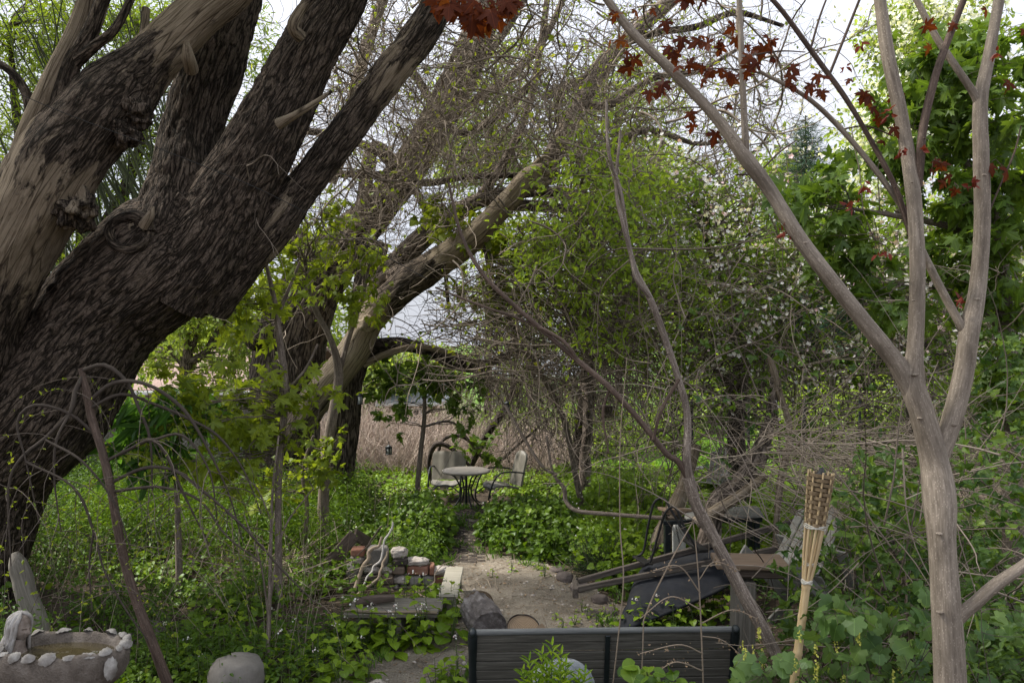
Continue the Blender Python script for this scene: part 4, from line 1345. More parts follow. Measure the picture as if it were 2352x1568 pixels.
def panel(mb, w, h, th, top_r, curve, nx=14, ny=16, taper=1.0, ribs=3, mat=0):
    """Pressed sheet in local x (across), z (up), y (depth): rounded top corners, slight dish, thickness th, rolled edge."""
    us = np.linspace(-1, 1, nx)
    vs = np.linspace(0, 1, ny)
    V = []
    for v in vs:
        z = v * h
        hw = w / 2 * (taper + (1 - taper) * (1 - v))
        if z > h - top_r:
            q = (z - (h - top_r)) / top_r
            hw -= top_r * (1 - math.sqrt(max(0, 1 - q * q)))
        for u in us:
            dish = curve * u * u + .006 * math.cos(u * math.pi * ribs) * (abs(u) < .9)
            V.append((u * hw, -dish if False else dish, z))
    V = np.array(V)
    n = len(V)
    i = (np.arange(ny - 1)[:, None] * nx + np.arange(nx - 1)[None, :])
    f = np.stack([i, i + 1, i + nx + 1, i + nx], -1).reshape(-1, 4)
    B = V + np.array([0, th, 0])
    rim = list(range(nx)) + [k * nx + nx - 1 for k in range(1, ny)] + list(range(n - 2, n - nx - 1, -1)) + [k * nx for k in range(ny - 2, 0, -1)]
    e = np.array([[rim[k], rim[(k + 1) % len(rim)], rim[(k + 1) % len(rim)] + n, rim[k] + n] for k in range(len(rim))])
    return np.vstack([V, B]), [f, f[:, ::-1] + n, e[:, ::-1]]


def lawn_chair(label, loc, rz, top_r=.07, back_h=.52, back_w=.50, taper=1.0, curve=.03):
    """Steel spring chair facing local +y."""
    root = thing('patio_chair', loc, label, 'chair', 'metal chairs of the patio set')
    ORG[root.name] = np.zeros(3)
    root.rotation_euler = (0, 0, rz)
    seat_z = .36
    mb = MB()
    v, fs = panel(mb, back_w, back_h, .035, top_r, curve, taper=taper)
    A = rotx(math.radians(14)) @ np.diag([1, -1, 1])
    vv = v @ A.T + np.array([0, -.21, seat_z - .02])
    for f in fs:
        mb.add(vv, f, 0, v, 0., True)
    mb.build('backrest', M['patio'], root)
    mb = MB()
    v, fs = panel(mb, .49, .47, .03, .08, .02)
    A = np.array([[1, 0, 0], [0, 0, 1], [0, 1, 0]])
    vv = v @ A.T + np.array([0, -.20, seat_z - .03])
    vv[:, 2] -= .05 * np.clip((.02 - vv[:, 1]) / .2, 0, 1) - .05 * np.clip((vv[:, 1] - .2) / .07, 0, 1) * -1
    for f in fs:
        mb.add(vv, f, 0, v, 0., True)
    mb.build('seat', M['patio'], root)
    for sx in (-1, 1):
        x = sx * .275
        mb = MB()
        tube(mb, [(x * .93, -.31, seat_z + .19), (x, -.2, seat_z + .215), (x, .0, seat_z + .235), (x, .14, seat_z + .225), (x, .25, seat_z + .13), (x, .32, seat_z - .02), (x, .36, .18), (x, .33, .06), (x, .22, .018), (x, 0, .016), (x, -.3, .016)], .0135, sides=10, step=.02)
        mb.build('arm_frame', M['dark_metal'], root)
    mb = MB()
    tube(mb, [(-.275, -.3, .016), (0, -.31, .016), (.275, -.3, .016)], .0135, sides=10, step=.05)
    mb.build('base_bar', M['dark_metal'], root)
    mb = MB()
    tube(mb, [(-.275, .335, .2), (-.1, .27, .31), (.1, .27, .31), (.275, .335, .2)], .012, sides=8, step=.04)
    mb.build('cross_bar', M['dark_metal'], root)
    return root


p = P(1026, 1150, 13.75)
lawn_chair('beige metal patio chair facing forward behind the left side of the table', (p[0], p[1], -.03), math.radians(177), .06, .50, .60)
p = P(1152, 1150, 13.25)
lawn_chair('beige metal patio chair with tall rounded back, side on, right of the table', (p[0], p[1], .0), math.radians(116), .15, .58, .44, .9, .035)

# chair whose top edge only shows at the bottom of the photo
p = P(868, 1600, 4.55)
root = thing('garden_chair', (p[0], p[1] + .28, gz(p[0], p[1])), 'grey garden chair with rounded back, only its top edge at the bottom of the photo', 'chair')
ORG[root.name] = np.zeros(3)
zt = P(868, 1557, 4.55)[2] - gz(p[0], p[1])
mb = MB()
v, fs = panel(mb, .46, zt - .38, .03, .2, .03)
vv = v @ (rotx(math.radians(14)) @ np.diag([1, -1, 1])).T + np.array([0, -.16, .385])
for f in fs:
    mb.add(vv, f, 0, v)
mb.build('backrest', M['granite'], root)
mb = MB()
v, fs = panel(mb, .46, .44, .03, .07, .02)
vv = v @ np.array([[1, 0, 0], [0, 0, 1], [0, 1, 0]]).T + np.array([0, -.16, .36])
for f in fs:
    mb.add(vv, f, 0, v)
mb.build('seat', M['granite'], root)
for sx in (-1, 1):
    for y in (-.14, .24):
        mb = MB()
        tube(mb, [(sx * .2, y, .37), (sx * .22, y * 1.15, 0)], .018, sides=10)
        mb.build('leg', M['dark_metal'], root)

# weathered slatted chair standing at the wire fence
def slat_chair(label, loc, rz, cat='chair', lie=0.):
    root = thing('slatted_chair', loc, label, cat)
    ORG[root.name] = np.zeros(3)
    root.rotation_euler = (lie, 0, rz)
    for k in range(5):
        mb = MB()
        x = (k - 2) * .105
        hgt = .66 - .03 * (k - 2) ** 2
        R = rotx(math.radians(24)) @ rotz(0)
        c = np.array([x, -.05, .28]) + R @ np.array([0, 0, hgt / 2])
        box(mb, c, (.092, .02, hgt), R, 0, 0, .006)
        # rounded top
        lathe(mb, np.array([x, -.05, .28]) + R @ np.array([0, 0, hgt]), [(0, -.0095), (.046, -.0095), (.046, .0095), (0, .0095)], 18, R=R @ rotx(math.pi / 2))
        mb.build('back_slat', M['grey_paint'], root)
    for k in range(5):
        mb = MB()
        box(mb, (0, .02 + .1 * k, .30 + .02 * k), (.54, .085, .02), rotx(math.radians(10)), 0, 0, .005)
        mb.build('seat_slat', M['grey_paint'], root)
    for sx in (-1, 1):
        mb = MB()
        box(mb, (sx * .34, .2, .55), (.13, .68, .022), None, 0, 0, .006)
        mb.build('armrest', M['grey_paint'], root)
        mb = MB()
        box(mb, (sx * .285, .46, .27), (.022, .09, .54), None, 0, 0, .004)
        mb.build('leg', M['grey_paint'], root)
        mb = MB()
        beam(mb, (sx * .285, .48, .34), (sx * .285, -.36, .03), .022, .10)
        mb.build('leg', M['grey_paint'], root)
    return root


p = P(1650, 1075, 13.6)
slat_chair('grey slatted wooden chair standing alone by the wire fence', (p[0], p[1], gz(p[0], p[1]) + .0), math.radians(140))
p = P(1795, 1252, 7.0)
slat_chair('toppled grey slatted wooden chair lying behind the torch', (p[0], p[1] + .1, gz(p[0], p[1]) + .42), math.radians(-60), lie=math.radians(-62))

# ================================================================ overturned wheelbarrow
root = thing('wheelbarrow', (*P(1520, 1440, 7.5)[:2], 0), 'overturned black wheelbarrow, its dark wooden handles and steel legs in the air', 'wheelbarrow')
mb = MB()
# tub: lofted from the flat bottom (now on top) to the wide rim (now below)
n1 = np.array(P(1470, 1332, 7.78)); n2 = np.array(P(1660, 1272, 7.9))          # bottom panel ends along the near edge
r1 = np.array(P(1424, 1450, 7.25)); r2 = np.array(P(1690, 1338, 7.55))          # rim ends along the near edge
across = unit(np.array([.25, 1., .12]))
secs = []
def ring_pts(e1, e2, wid, crn=.3, n=40, crown=0.):
    """rounded rectangle between near-edge ends e1, e2 and depth wid along `across`"""
    o = []
    for t in np.linspace(0, 2 * math.pi, n, endpoint=False):
        c, s = math.cos(t), math.sin(t)
        p_ = 4.5
        q = (abs(c) ** p_ + abs(s) ** p_) ** (-1 / p_)
        x, y = (c * q + 1) / 2, (s * q + 1) / 2
        o.append(e1 + (e2 - e1) * x + across * wid * y)
    return np.array(o)
N0 = 44
up_ = unit(np.cross(across, n2 - n1)) * -1
if up_[2] < 0:
    up_ = -up_
R_ = []
base_ring = ring_pts(n1 + across * .10, n2 + across * .10, .36, n=N0)
cen = base_ring.mean(0)
R_.append(cen + (base_ring - cen) * .02 + up_ * .012)
R_.append(cen + (base_ring - cen) * .80 + up_ * .010)
R_.append(cen + (base_ring - cen) * .95)
rim = ring_pts(r1, r2, .62, n=N0)
for t in (.0, .06, .2, .4, .6, .8, .95, 1.0):
    R_.append((base_ring * 1.0) * (1 - t) + rim * t + up_ * .05 * math.sin(math.pi * t))
rc = rim.mean(0)
R_.append(rc + (rim - rc) * 1.035 + up_ * .008)
R_.append(rc + (rim - rc) * 1.045 - up_ * .012)
R_.append(rc + (rim - rc) * 1.03 - up_ * .022)
R_.append(rc + (rim - rc) * .995 - up_ * .010)
R_ = np.array(R_)
k = len(R_)
i = np.arange(k - 1)[:, None] * N0
j = np.arange(N0)[None, :]
jn = (j + 1) % N0
f = np.stack([i + j, i + jn, i + N0 + jn, i + N0 + j], -1).reshape(-1, 4)
mb.add(R_.reshape(-1, 3), f, 0, None, 0.)
mb.build('tub', M['tub'], root)
hA = [P(1328, 1334, 8.15), P(1500, 1287, 8.1), P(1853, 1190, 8.05)]
hB = [P(1328, 1352, 7.85), P(1495, 1307, 7.7), P(1856, 1246, 7.55)]
for hh in (hA, hB):
    mb = MB()
    beam(mb, hh[0], hh[-1], .045, .058, bev=.006)
    mb.build('handle', M['barrow_wood'], root)
mb = MB()
beam(mb, hA[0] + np.array([-.03, .02, -.035]), hB[0] + np.array([-.03, -.03, -.035]), .06, .10, bev=.008)
mb.build('nose_block', M['barrow_wood'], root)
def pz(zx, zy, d):
    return P((1900 + zx / 2.613) / 1.4898, (1600 + zy / 2.613) / 1.4898, d)
for path in ([(735, 790, 8.0), (790, 740, 8.0), (830, 520, 8.0), (880, 320, 8.0), (940, 272, 7.98), (985, 285, 7.95), (1030, 365, 7.9), (1120, 520, 7.85), (1200, 640, 7.8)],
             [(840, 860, 7.75), (870, 780, 7.75), (920, 600, 7.75), (985, 400, 7.7), (1050, 350, 7.7), (1090, 380, 7.68), (1150, 520, 7.65), (1230, 660, 7.62), (1290, 760, 7.6)]):
    mb = MB()
    tube(mb, [pz(*q) for q in path], .0125, sides=8, step=.02)
    mb.build('leg', M['black_metal'], root)
mb = MB()
beam(mb, pz(725, 790, 8.05), pz(840, 862, 7.72), .09, .02, bev=.003)
beam(mb, pz(1180, 640, 7.95), pz(1330, 745, 7.6), .10, .03, bev=.003)
mb.build('leg_bracket', M['black_metal'], root)
for q in ((735, 795, 7.95), (830, 855, 7.72), (195, 1000, 7.95)):
    mb = MB()
    blob(mb, pz(*q) + np.array([0, -.01, .012]), (.022, .022, .018), rough=0, nu=10, nv=6)
    mb.build('bolt', M['black_metal'], root)

# ================================================================ dark metal table with grey top, chain, boards
p0 = pz(965, 480, 8.7)
root = thing('metal_table', (*pz(1400, 480, 8.9)[:2], 0), 'dark metal framed table with grey top standing behind the overturned wheelbarrow', 'table')
mb = MB()
A, B = pz(1165, 455, 8.7), pz(1860, 432, 8.7)
off = np.array([.1, .55, 0])
for k in range(4):
    o_ = off * (k / 4 + .06)
    beam(mb, A + o_, B + o_, .125, .022, bev=.004)
mb.build('table_top', M['grey_paint'], root)
mb = MB()
C_, D_ = pz(965, 490, 8.72), pz(1850, 462, 8.72)
beam(mb, C_, D_, .03, .045, bev=.004)
beam(mb, C_ + off, D_ + off, .03, .045, bev=.004)
beam(mb, C_ + np.array([.02, .03, 0]), C_ + off + np.array([.02, -.03, 0]), .03, .04, bev=.004)
mb.build('frame', M['dark_metal'], root)
for q, o_ in ((C_, 0), (D_, 0), (C_, 1), (D_, 1)):
    mb = MB()
    t_ = q + off * o_ + np.array([.05 if q is C_ else -.06, .015, -.02])
    beam(mb, t_, (t_[0], t_[1], gz(t_[0], t_[1]) - .02), .065, .065, bev=.006, up=(0, 1, 0))
    mb.build('leg', M['dark_metal'], root)
root = tag(None or bpy.data.objects.new('chain', None), 'rusty chain hanging from the dark metal table', 'chain') if False else None
mb = MB()
for k in range(11):
    c = pz(1080 + k * 3.2, 525 + k * 15, 8.66)
    th = np.linspace(0, 2 * math.pi, 9)
    e = np.column_stack([np.cos(th) * .008, np.sin(th) * 0, np.sin(th) * .016])
    e = e if k % 2 == 0 else e[:, [1, 0, 2]]
    tube(mb, c + e, .003, sides=5, step=.01, cap=False)
o = mb.build('chain', M['black_metal'], None, pz(1080, 525, 8.66))
tag(o, 'rusty chain hanging from the dark metal table in front of a white post', 'chain')
mb = MB()
t_ = pz(1107, 545, 8.95)
beam(mb, t_, (t_[0], t_[1], gz(t_[0], t_[1]) - .05), .15, .03, bev=.006, up=(0, 1, 0))
lathe(mb, t_, [(0, -.0148), (.0748, -.0148), (.0748, .0148), (0, .0148)], 20, R=rotx(math.pi / 2))
M['white_paint'] = wood_mat('worn_white_paint', (.45, .44, .40), (.60, .59, .55), (.70, .69, .65), (.8, 14, 14), .001)
o = mb.build('picket', M['white_paint'], None, (t_[0], t_[1], 0))
tag(o, 'short white painted picket standing under the dark metal table', 'board')
mb = MB()
beam(mb, pz(950, 370, 8.85), pz(1235, 385, 9.1), .14, .035, bev=.004)
beam(mb, pz(985, 402, 8.85), pz(1245, 405, 9.1), .10, .03, bev=.004)
o = mb.build('plank', M['tan_wood'], None, pz(950, 372, 8.85))
tag(o, 'tan board lying across the end of the dark metal table', 'board')

# ================================================================ post with a thick plank cap, near the torch
root = thing('post_stand', (*P(1712, 1500, 6.0)[:2], gz(*P(1712, 1500, 6.0)[:2])), 'thick grey post topped by a broad tan plank beside the bare leaning stem', 'post')
mb = MB()
pt_, gg = P(1712, 1335, 6.0), gz(*P(1712, 1500, 6.0)[:2])
beam(mb, pt_ + np.array([0, .05, 0]), (pt_[0] - .02, pt_[1] + .05, gg - .1), .16, .15, bev=.008, up=(0, 1, 0))
mb.build('post', M['grey_wood'], root)
mb = MB()
cap = P(1722, 1296, 6.0)
box(mb, cap + np.array([.02, .08, 0]), (.54, .34, .042), rotz(math.radians(-6)), 0, 0, .008)
mb.build('cap_plank', M['tan_wood'], root)
mb = MB()
box(mb, cap + np.array([.05, .07, -.058]), (.42, .24, .07), rotz(math.radians(-6)), 0, 0, .012, .03)
mb.build('under_block', M['brown_wood'], root)

# ================================================================ bamboo torch
root = thing('garden_torch', (*P(1822, 1600, 4.5)[:2], gz(*P(1822, 1600, 4.5)[:2])), 'bamboo garden torch with woven basket head leaning among the brambles', 'torch')
bt, jn_, tp = P(1822, 1580, 4.5), P(1853, 1335, 4.5), P(1886, 1085, 4.5)
ax = unit(tp - bt)
mb = MB()
low = bt - ax * 1.0
low = bt + (bt - jn_) * ((bt[2] - (gz(bt[0], bt[1]) - .1)) / (jn_[2] - bt[2]))
pts, LL = [], np.linalg.norm(jn_ - low)
for t in np.linspace(0, 1, 70):
    nodes_ = min(abs(t - q) for q in (.12, .36, .58, .79, .97))
    pts.append([*(low + (jn_ - low) * t), .0255 - .003 * t + .004 * math.exp(-(nodes_ / .008) ** 2)])
tube(mb, np.array(pts), sides=18, step=.02, grain=True)
mb.build('pole', M['bamboo'], root)
up1 = unit(np.cross(ax, [0, 1, 0]))
up2 = np.cross(up1, ax)
hb, ht = P(1871, 1208, 4.5), P(1886, 1085, 4.5)
rb, rt = W(21, 4.5), W(28, 4.5)
HL = np.linalg.norm(ht - hb)
NS = 8
mb = MB()
for k in range(NS):
    a_ = 2 * math.pi * k / NS + .2
    d_ = up1 * math.cos(a_) + up2 * math.sin(a_)
    pth_ = [jn_ - ax * .02 + d_ * .017, jn_ + (hb - jn_) * .5 + d_ * (.02 + rb * .35), hb + d_ * rb * .95, (hb + ht) / 2 + d_ * (rb + rt) / 2, ht + ax * .008 + d_ * rt]
    tube(mb, pth_, [.009, .0075, .007, .006, .005], sides=6, step=.03, grain=True)
mb.build('splits', M['bamboo'], root)
mb = MB()
rows = 12
for r in range(rows):
    t = (r + .5) / rows
    c = hb + (ht - hb) * t
    rad_ = rb + (rt - rb) * t
    nth = NS * 8
    ring_o, ring_i = [], []
    for k in range(nth):
        a_ = 2 * math.pi * k / nth
        wv_ = math.cos(NS / 2 * (a_ - .2) + (math.pi if r % 2 else 0) + 0) * .0085
        d_ = up1 * math.cos(a_) + up2 * math.sin(a_)
        for q, dz in ((ring_o, .36), (ring_i, -.36)):
            q.append(c + d_ * (rad_ + wv_ + rng.normal() * .0006) + ax * HL / rows * dz * 1.08)
    v = np.array(ring_o + ring_i)
    v2 = np.vstack([v, v - np.tile([0, 0, 0], (len(v), 1))])
    f = np.array([[k, (k + 1) % nth, nth + (k + 1) % nth, nth + k] for k in range(nth)])
    rest = np.column_stack([np.tile(np.arange(nth) * .01, 2) + r, np.repeat([0, .02], nth), np.full(2 * nth, r * .31)])
    mb.add(v, f, 0, rest, 0., False)
mb.build('basket', M['weave'], root)
mb = MB()
for c, rr_, w_ in ((jn_, .026, .006), (hb, rb * 1.06, .004), (jn_ + (hb - jn_) * .33, .032, .0025)):
    for s_ in range(3):
        th = np.linspace(0, 2 * math.pi, 25)
        e = np.array([c + ax * (s_ * .007 - .007) + (up1 * math.cos(q) + up2 * math.sin(q)) * (rr_ + .002) + ax * .004 * math.sin(3 * q + s_) for q in th])
        tube(mb, e, w_ * .7, sides=5, step=.02, cap=False)
mb.build('string_binding', M['string'], root)
mb = MB()
lathe(mb, ht - ax * .10, [(0, 0), (rt * .7, 0), (rt * .75, .08), (rt * .3, .1), (rt * .15, .13), (0, .13)], 20, R=np.stack([up1, up2, ax], 1))
mb.build('oil_can', M['black_metal'], root)
# ================================================================ bird bath with shells and a woman's head
BC = P(145, 1484, 5.0)
ex, ey = W(147, 5.0), .24
zr = BC[2]
bg_ = gz(BC[0], BC[1])
root = thing('bird_bath', (BC[0], BC[1], bg_), 'oval concrete bird bath edged with white shells and a woman\'s head, holding murky water', 'bird bath')
ORG[root.name] = np.zeros(3)
hz = zr - bg_
mb = MB()
prof = [(.0, -.27), (.40, -.27), (.74, -.25), (.93, -.18), (1.01, -.10), (1.03, -.04), (1.0, .005), (.95, .018), (.88, .01), (.83, -.03), (.76, -.075), (.5, -.10), (0, -.10)]
lathe(mb, (0, 0, hz), [(r, z) for r, z in prof], 96, ex, ey, wob=.06)
mb.build('basin', M['concrete'], root)
mb = MB()
lathe(mb, (0, 0, 0), [(0, .0), (.24, 0), (.25, .05), (.17, .12), (.14, .3), (.17, hz - .32), (.24, hz - .262), (0, hz - .26)], 32, 1.2, .9, wob=.03)
mb.build('pedestal', M['concrete'], root)
mb = MB()
lathe(mb, (0, 0, hz - .045), [(0, 0), (.4, .0), (.80, .0), (.815, -.004)], 56, ex, ey)
mb.build('water', M['water'], root)


def shell_mesh(mb, c, R, s, seed):
    nr, na = 7, 22
    V = []
    for i_ in range(nr):
        t = i_ / (nr - 1)
        for k_ in range(na):
            a_ = 2 * math.pi * k_ / na
            rad_ = t * (1 + .05 * math.cos(11 * a_) * t)
            V.append((rad_ * math.cos(a_) * .62, rad_ * math.sin(a_) * .45, .30 * (1 - t ** 1.7) + .04 * math.cos(11 * a_) * t * (1 - t * .6) + .012 * math.sin(t * 24)))
    V = np.array(V) * s * np.array([rng.uniform(.85, 1.2), rng.uniform(.85, 1.15), rng.uniform(.7, 1.4)])
    V += (fbm(V * 40 + seed, 2)[:, None] - .5) * .012
    i = np.arange(nr - 1)[:, None] * na
    j = np.arange(na)[None, :]
    jn = (j + 1) % na
    f = np.stack([i + j, i + nr * 0 + na + j, i + na + jn, i + jn], -1).reshape(-1, 4)
    mb.add(V @ R.T + c, f, 0, V + seed, 0.)


angs = [-165, -150, -135, -119, -102, -84, -66, -48, -30, -14, 2, 18, 36, 60, 84, 108, 132]
for k, d_ in enumerate(angs):
    a_ = math.radians(d_ + rng.normal() * 2)
    mb = MB()
    s_ = .070 * (.8 + .4 * rng.random())
    c = np.array([math.cos(a_) * ex * .965, math.sin(a_) * ey * .965, hz + .012])
    R = rotz(a_ + math.pi / 2) @ rotx(math.radians(-24 + rng.normal() * 8))
    R = rotz(a_ + math.pi / 2) @ rotx(math.radians(30 + rng.normal() * 9)) @ roty(rng.normal() * .12) @ rotz(rng.normal() * .25)
    shell_mesh(mb, c, R, s_, k)
    mb.build('shell', M['shell'], root)
mb = MB()
shell_mesh(mb, np.array([ex * .90, -ey * .52, hz - .085]), rotz(math.radians(60)) @ rotx(math.radians(75)) @ rotz(1.3), .11, 40)
mb.build('shell', M['shell'], root)
M['statue_hair'] = plain_mat('flaking_white_paint', (.24, .215, .19), (.46, .44, .42), .8, 22., 0., .3, .004, dirt=(.15, .125, .105))
M['statue_face'] = plain_mat('stained_plaster', (.13, .10, .08), (.26, .21, .175), .85, 22., 0., .3, .004, dirt=(.36, .33, .3))
# the head: one surface, face to +x (over the water)
hc = np.array([-ex * .93 + .085, .03, hz + .115])
nu, nv = 64, 56
u = np.linspace(0, 2 * math.pi, nu, endpoint=False)
w_ = np.linspace(-1, 1, nv)
V = []
for q in w_:
    for a_ in u:
        z = q
        r = math.sqrt(max(0, 1 - abs(q) ** 2.6))
        x, y = r * math.cos(a_), r * math.sin(a_) * .82
        fr_ = max(0, math.cos(a_))
        if q < -.25:
            k_ = (-.25 - q)
            x -= .05 * k_
            y *= 1 - .35 * k_ * fr_
        g_ = lambda y0, z0, sy, sz: math.exp(-((y - y0) / sy) ** 2 - ((z - z0) / sz) ** 2) * (fr_ > 0)
        x += .42 * g_(0, -.10, .12, .20) * (1 if q > -.36 else 1) + .10 * g_(0, .12, .10, .2)        # nose
        x += .09 * g_(0, -.46, .22, .06) + .08 * g_(0, -.58, .18, .05) - .06 * g_(0, -.52, .25, .025)  # lips
        x += .16 * g_(0, -.80, .24, .14)                                                               # chin
        x -= .24 * (g_(.28, .08, .15, .10) + g_(-.28, .08, .15, .10))                                  # eye sockets
        x += .07 * (g_(.28, .07, .09, .05) + g_(-.28, .07, .09, .05))                                  # eyelids
        x += .07 * (g_(.28, .24, .2, .06) + g_(-.28, .24, .2, .06))                                    # brows
        x += .05 * (g_(.4, -.2, .16, .2) + g_(-.4, -.2, .16, .2))                                      # cheeks
        V.append((x * .072, y * .062, z * .086))
V = np.array(V)
i = np.arange(nv - 1)[:, None] * nu
j = np.arange(nu)[None, :]
jn = (j + 1) % nu
f = np.stack([i + j, i + jn, i + nu + jn, i + nu + j], -1).reshape(-1, 4)
mb = MB()
R = rotz(math.radians(-22)) @ roty(math.radians(14))
mb.add(V @ R.T + hc, f, 0, V, 0.)
tube(mb, [hc + np.array([-.01, 0, -.07]), hc + np.array([-.02, 0, -.13]), hc + np.array([-.03, 0, -.2])], [.045, .05, .09], sides=18, step=.02)
bust = mb.build('head', M['statue_face'], root)
# hair falling in locks from a centre parting
mb = MB()
for k in range(26):
    a_ = math.radians(58 + k * (244 / 25))
    d1 = np.array([math.cos(a_), math.sin(a_) * .84, 0])
    pth_ = [np.array([-.012, 0, .112]), d1 * .055 + [0, 0, .095], d1 * .082 + [-.012, 0, .045], d1 * .086 + [-.016, 0, -.02], d1 * .086 + [-.01, 0, -.08], d1 * .10 + [-.015, 0, -.14], d1 * .115 + [-.02, 0, -.20]]
    pth_ = np.array([hc + R @ (q * .82) for q in pth_]) + rng.normal(size=(7, 3)) * .002
    tube(mb, pth_, [.007, .011, .012, .012, .0115, .0115, .010], sides=8, step=.015, lump=.15, lf=20, seed=k)
mb.build('hair', M['statue_hair'], bust)

# weathered stake behind the bath
mb = MB()
tube(mb, limb_pts([(95, 1540, 6.6, 34), (84, 1440, 6.6, 28), (60, 1360, 6.6, 25), (40, 1290, 6.6, 21), (34, 1268, 6.6, 8)]), sides=28, step=.03, lump=.3, lf=8, ridge=.012, grain=True)
o = mb.build('old_stump', M['grey_wood'], None, (*P(90, 1500, 6.6)[:2], gz(*P(90, 1500, 6.6)[:2])))
tag(o, 'grey weathered stub of wood standing behind the bird bath', 'stump')

# ================================================================ brick and stone pile (low dry wall)
def pb(zx, zy, d):
    return P((1050 + zx / 3.618) / 1.4898, (1760 + zy / 3.618) / 1.4898, d)


PILE = [  # x0 x1 y0 y1 (in the close-up), material, rounding, label
    (690, 900, 870, 995, 'brick_dark', .3, 'dark sooty block at the bottom left of the stone pile, behind the driftwood'),
    (905, 1085, 868, 995, 'brick_brown', .3, 'brown block with a pale patch at the foot of the stone pile'),
    (1090, 1143, 868, 995, 'brick_grey', .3, 'narrow grey stone on end at the foot of the stone pile'),
    (1148, 1240, 870, 985, 'brick_dark', .3, 'small black block at the foot of the stone pile beside the leaves'),
    (1245, 1400, 870, 985, 'brick_brown', .3, 'brown block mostly hidden by the heart leaved plants at the pile'),
    (1405, 1545, 880, 980, 'brick_grey', .3, 'grey block half hidden by leaves near the pale bench'),
    (1550, 1720, 880, 975, 'brick_red', .3, 'reddish brick at the right foot of the pile, next to the pale bench'),
    (478, 670, 625, 870, 'brick_grey', .9, 'large rounded grey boulder at the left end of the stone pile'),
    (678, 900, 742, 868, 'brick_dark', .3, 'long dark block crossed by three driftwood branches'),
    (918, 1073, 735, 865, 'brick_brown', .3, 'square tan brown block right of the driftwood'),
    (1072, 1268, 768, 865, 'rubble', .9, 'pale rough stone with a white patch in the middle of the pile'),
    (1272, 1420, 758, 868, 'brick_grey', .25, 'plain grey block in the second course, behind leaf tips'),
    (1426, 1572, 755, 875, 'brick_grey', .25, 'dark grey smooth block in the second course near the thin twig'),
    (1578, 1745, 758, 878, 'brick_red', .5, 'rusty orange block below a pale stone at the right end of the pile'),
    (700, 895, 645, 738, 'rubble', .8, 'pinkish lumpy stone behind the white driftwood branch'),
    (925, 1068, 640, 735, 'rubble', .8, 'grey crumbly stone right of the white driftwood branch'),
    (1048, 1215, 632, 735, 'brick_brown', .5, 'rounded rusty brown stone under the black brick'),
    (1240, 1508, 632, 748, 'brick_red', .2, 'wide red brown brick with chipped face in the third course'),
    (1512, 1575, 622, 748, 'brick_red', .2, 'orange brick end standing between red brick and pale stone'),
    (1560, 1765, 660, 750, 'rubble', .9, 'pale crumbly stone on top of the right end of the pile'),
    (540, 690, 518, 622, 'rubble', .8, 'pale pinkish stone under the flat red brick'),
    (745, 1000, 405, 640, 'brick_grey', .3, 'big grey brown block on top of the pile behind the driftwood'),
    (1060, 1250, 545, 628, 'brick_dark', .25, 'black sooty brick under a crusty lump'),
    (1245, 1485, 548, 630, 'rubble', .8, 'pale conglomerate stone on top of the red brown brick'),
    (545, 712, 412, 515, 'brick_red', .2, 'flat red brick on the top left of the pile beside the crate'),
    (1045, 1222, 428, 545, 'rubble', .95, 'jagged crusty lump with a brown chip on top of the pile'),
]
for k, (x0, x1, y0, y1, mt, rd, lab) in enumerate(PILE):
    c = pb((x0 + x1) / 2, (y0 + y1) / 2, 8.72)
    s_ = np.array([W((x1 - x0) / 3.618 / 1.4898, 8.72), .16, W((y1 - y0) / 3.618 / 1.4898, 8.72)])
    mb = MB()
    blob(mb, (0, 0, 0), s_ * (1.03 if rd < .6 else 1.10), rotz(rng.normal() * .10) @ roty(rng.normal() * .03), 34, 24, .10 if rd < .6 else .32, 2.2 if rd < .6 else 3.2, k + 1, 0, 0., .42 if rd < .6 else .72)
    mb.v[-1] = mb.v[-1] + c + np.array([0, .06 + rng.normal() * .012, 0])
    o = mb.build('brick' if mt.startswith('brick') and rd < .6 else 'stone', M[mt], None, c + np.array([0, .06, -s_[2] / 2]))
    tag(o, lab, 'brick' if o.name.startswith('brick') else 'stone', 'bricks and stones of the dry stacked pile')

# driftwood
def drift(spec, mat, label, d=8.5, name='driftwood_branch'):
    mb = MB()
    pts = np.array([[*pb(x, y, d + dd), W(r / 3.618 / 1.4898, d)] for x, y, r, dd in spec])
    tube(mb, pts, sides=12, step=.012, lump=.22, lf=14, seed=spec[0][0])
    o = mb.build(name, M[mat], None, pts[0, :3])
    return tag(o, label, 'branch')


M['drift'] = twig_mat('driftwood', (.22, .17, .125), (.42, .35, .27))
M['drift_w'] = twig_mat('bleached_driftwood', (.42, .39, .36), (.60, .57, .54))
drift([(380, 1020, 12, -.1), (460, 1035, 14, -.12), (530, 1020, 20, -.1), (575, 960, 24, -.06), (620, 850, 24, 0), (660, 730, 24, .04), (700, 630, 24, .06), (765, 545, 25, .08), (765, 470, 25, .1), (820, 415, 22, .1), (890, 390, 20, .12), (910, 330, 18, .13), (930, 272, 16, .14)], 'drift', 'thickest tan crooked driftwood branch leaning on the stone pile')
drift([(575, 1075, 18, -.2), (610, 1010, 20, -.16), (690, 935, 18, -.12), (800, 860, 18, -.08), (890, 780, 17, -.06), (905, 710, 17, -.04), (940, 640, 18, 0), (940, 600, 17, .02), (985, 520, 14, .04), (1000, 450, 12, .05)], 'drift', 'forked looking lower driftwood branch, nearest the front of the pile')
drift([(660, 905, 12, -.08), (715, 850, 13, -.06), (745, 770, 12, -.03), (810, 700, 14, 0), (825, 640, 13, .02), (905, 575, 13, .04), (935, 480, 12, .06), (960, 320, 11, .08), (1015, 240, 12, .1), (1060, 150, 12, .1), (1063, 95, 10, .1)], 'drift_w', 'tall white bleached driftwood branch standing up from the stone pile')
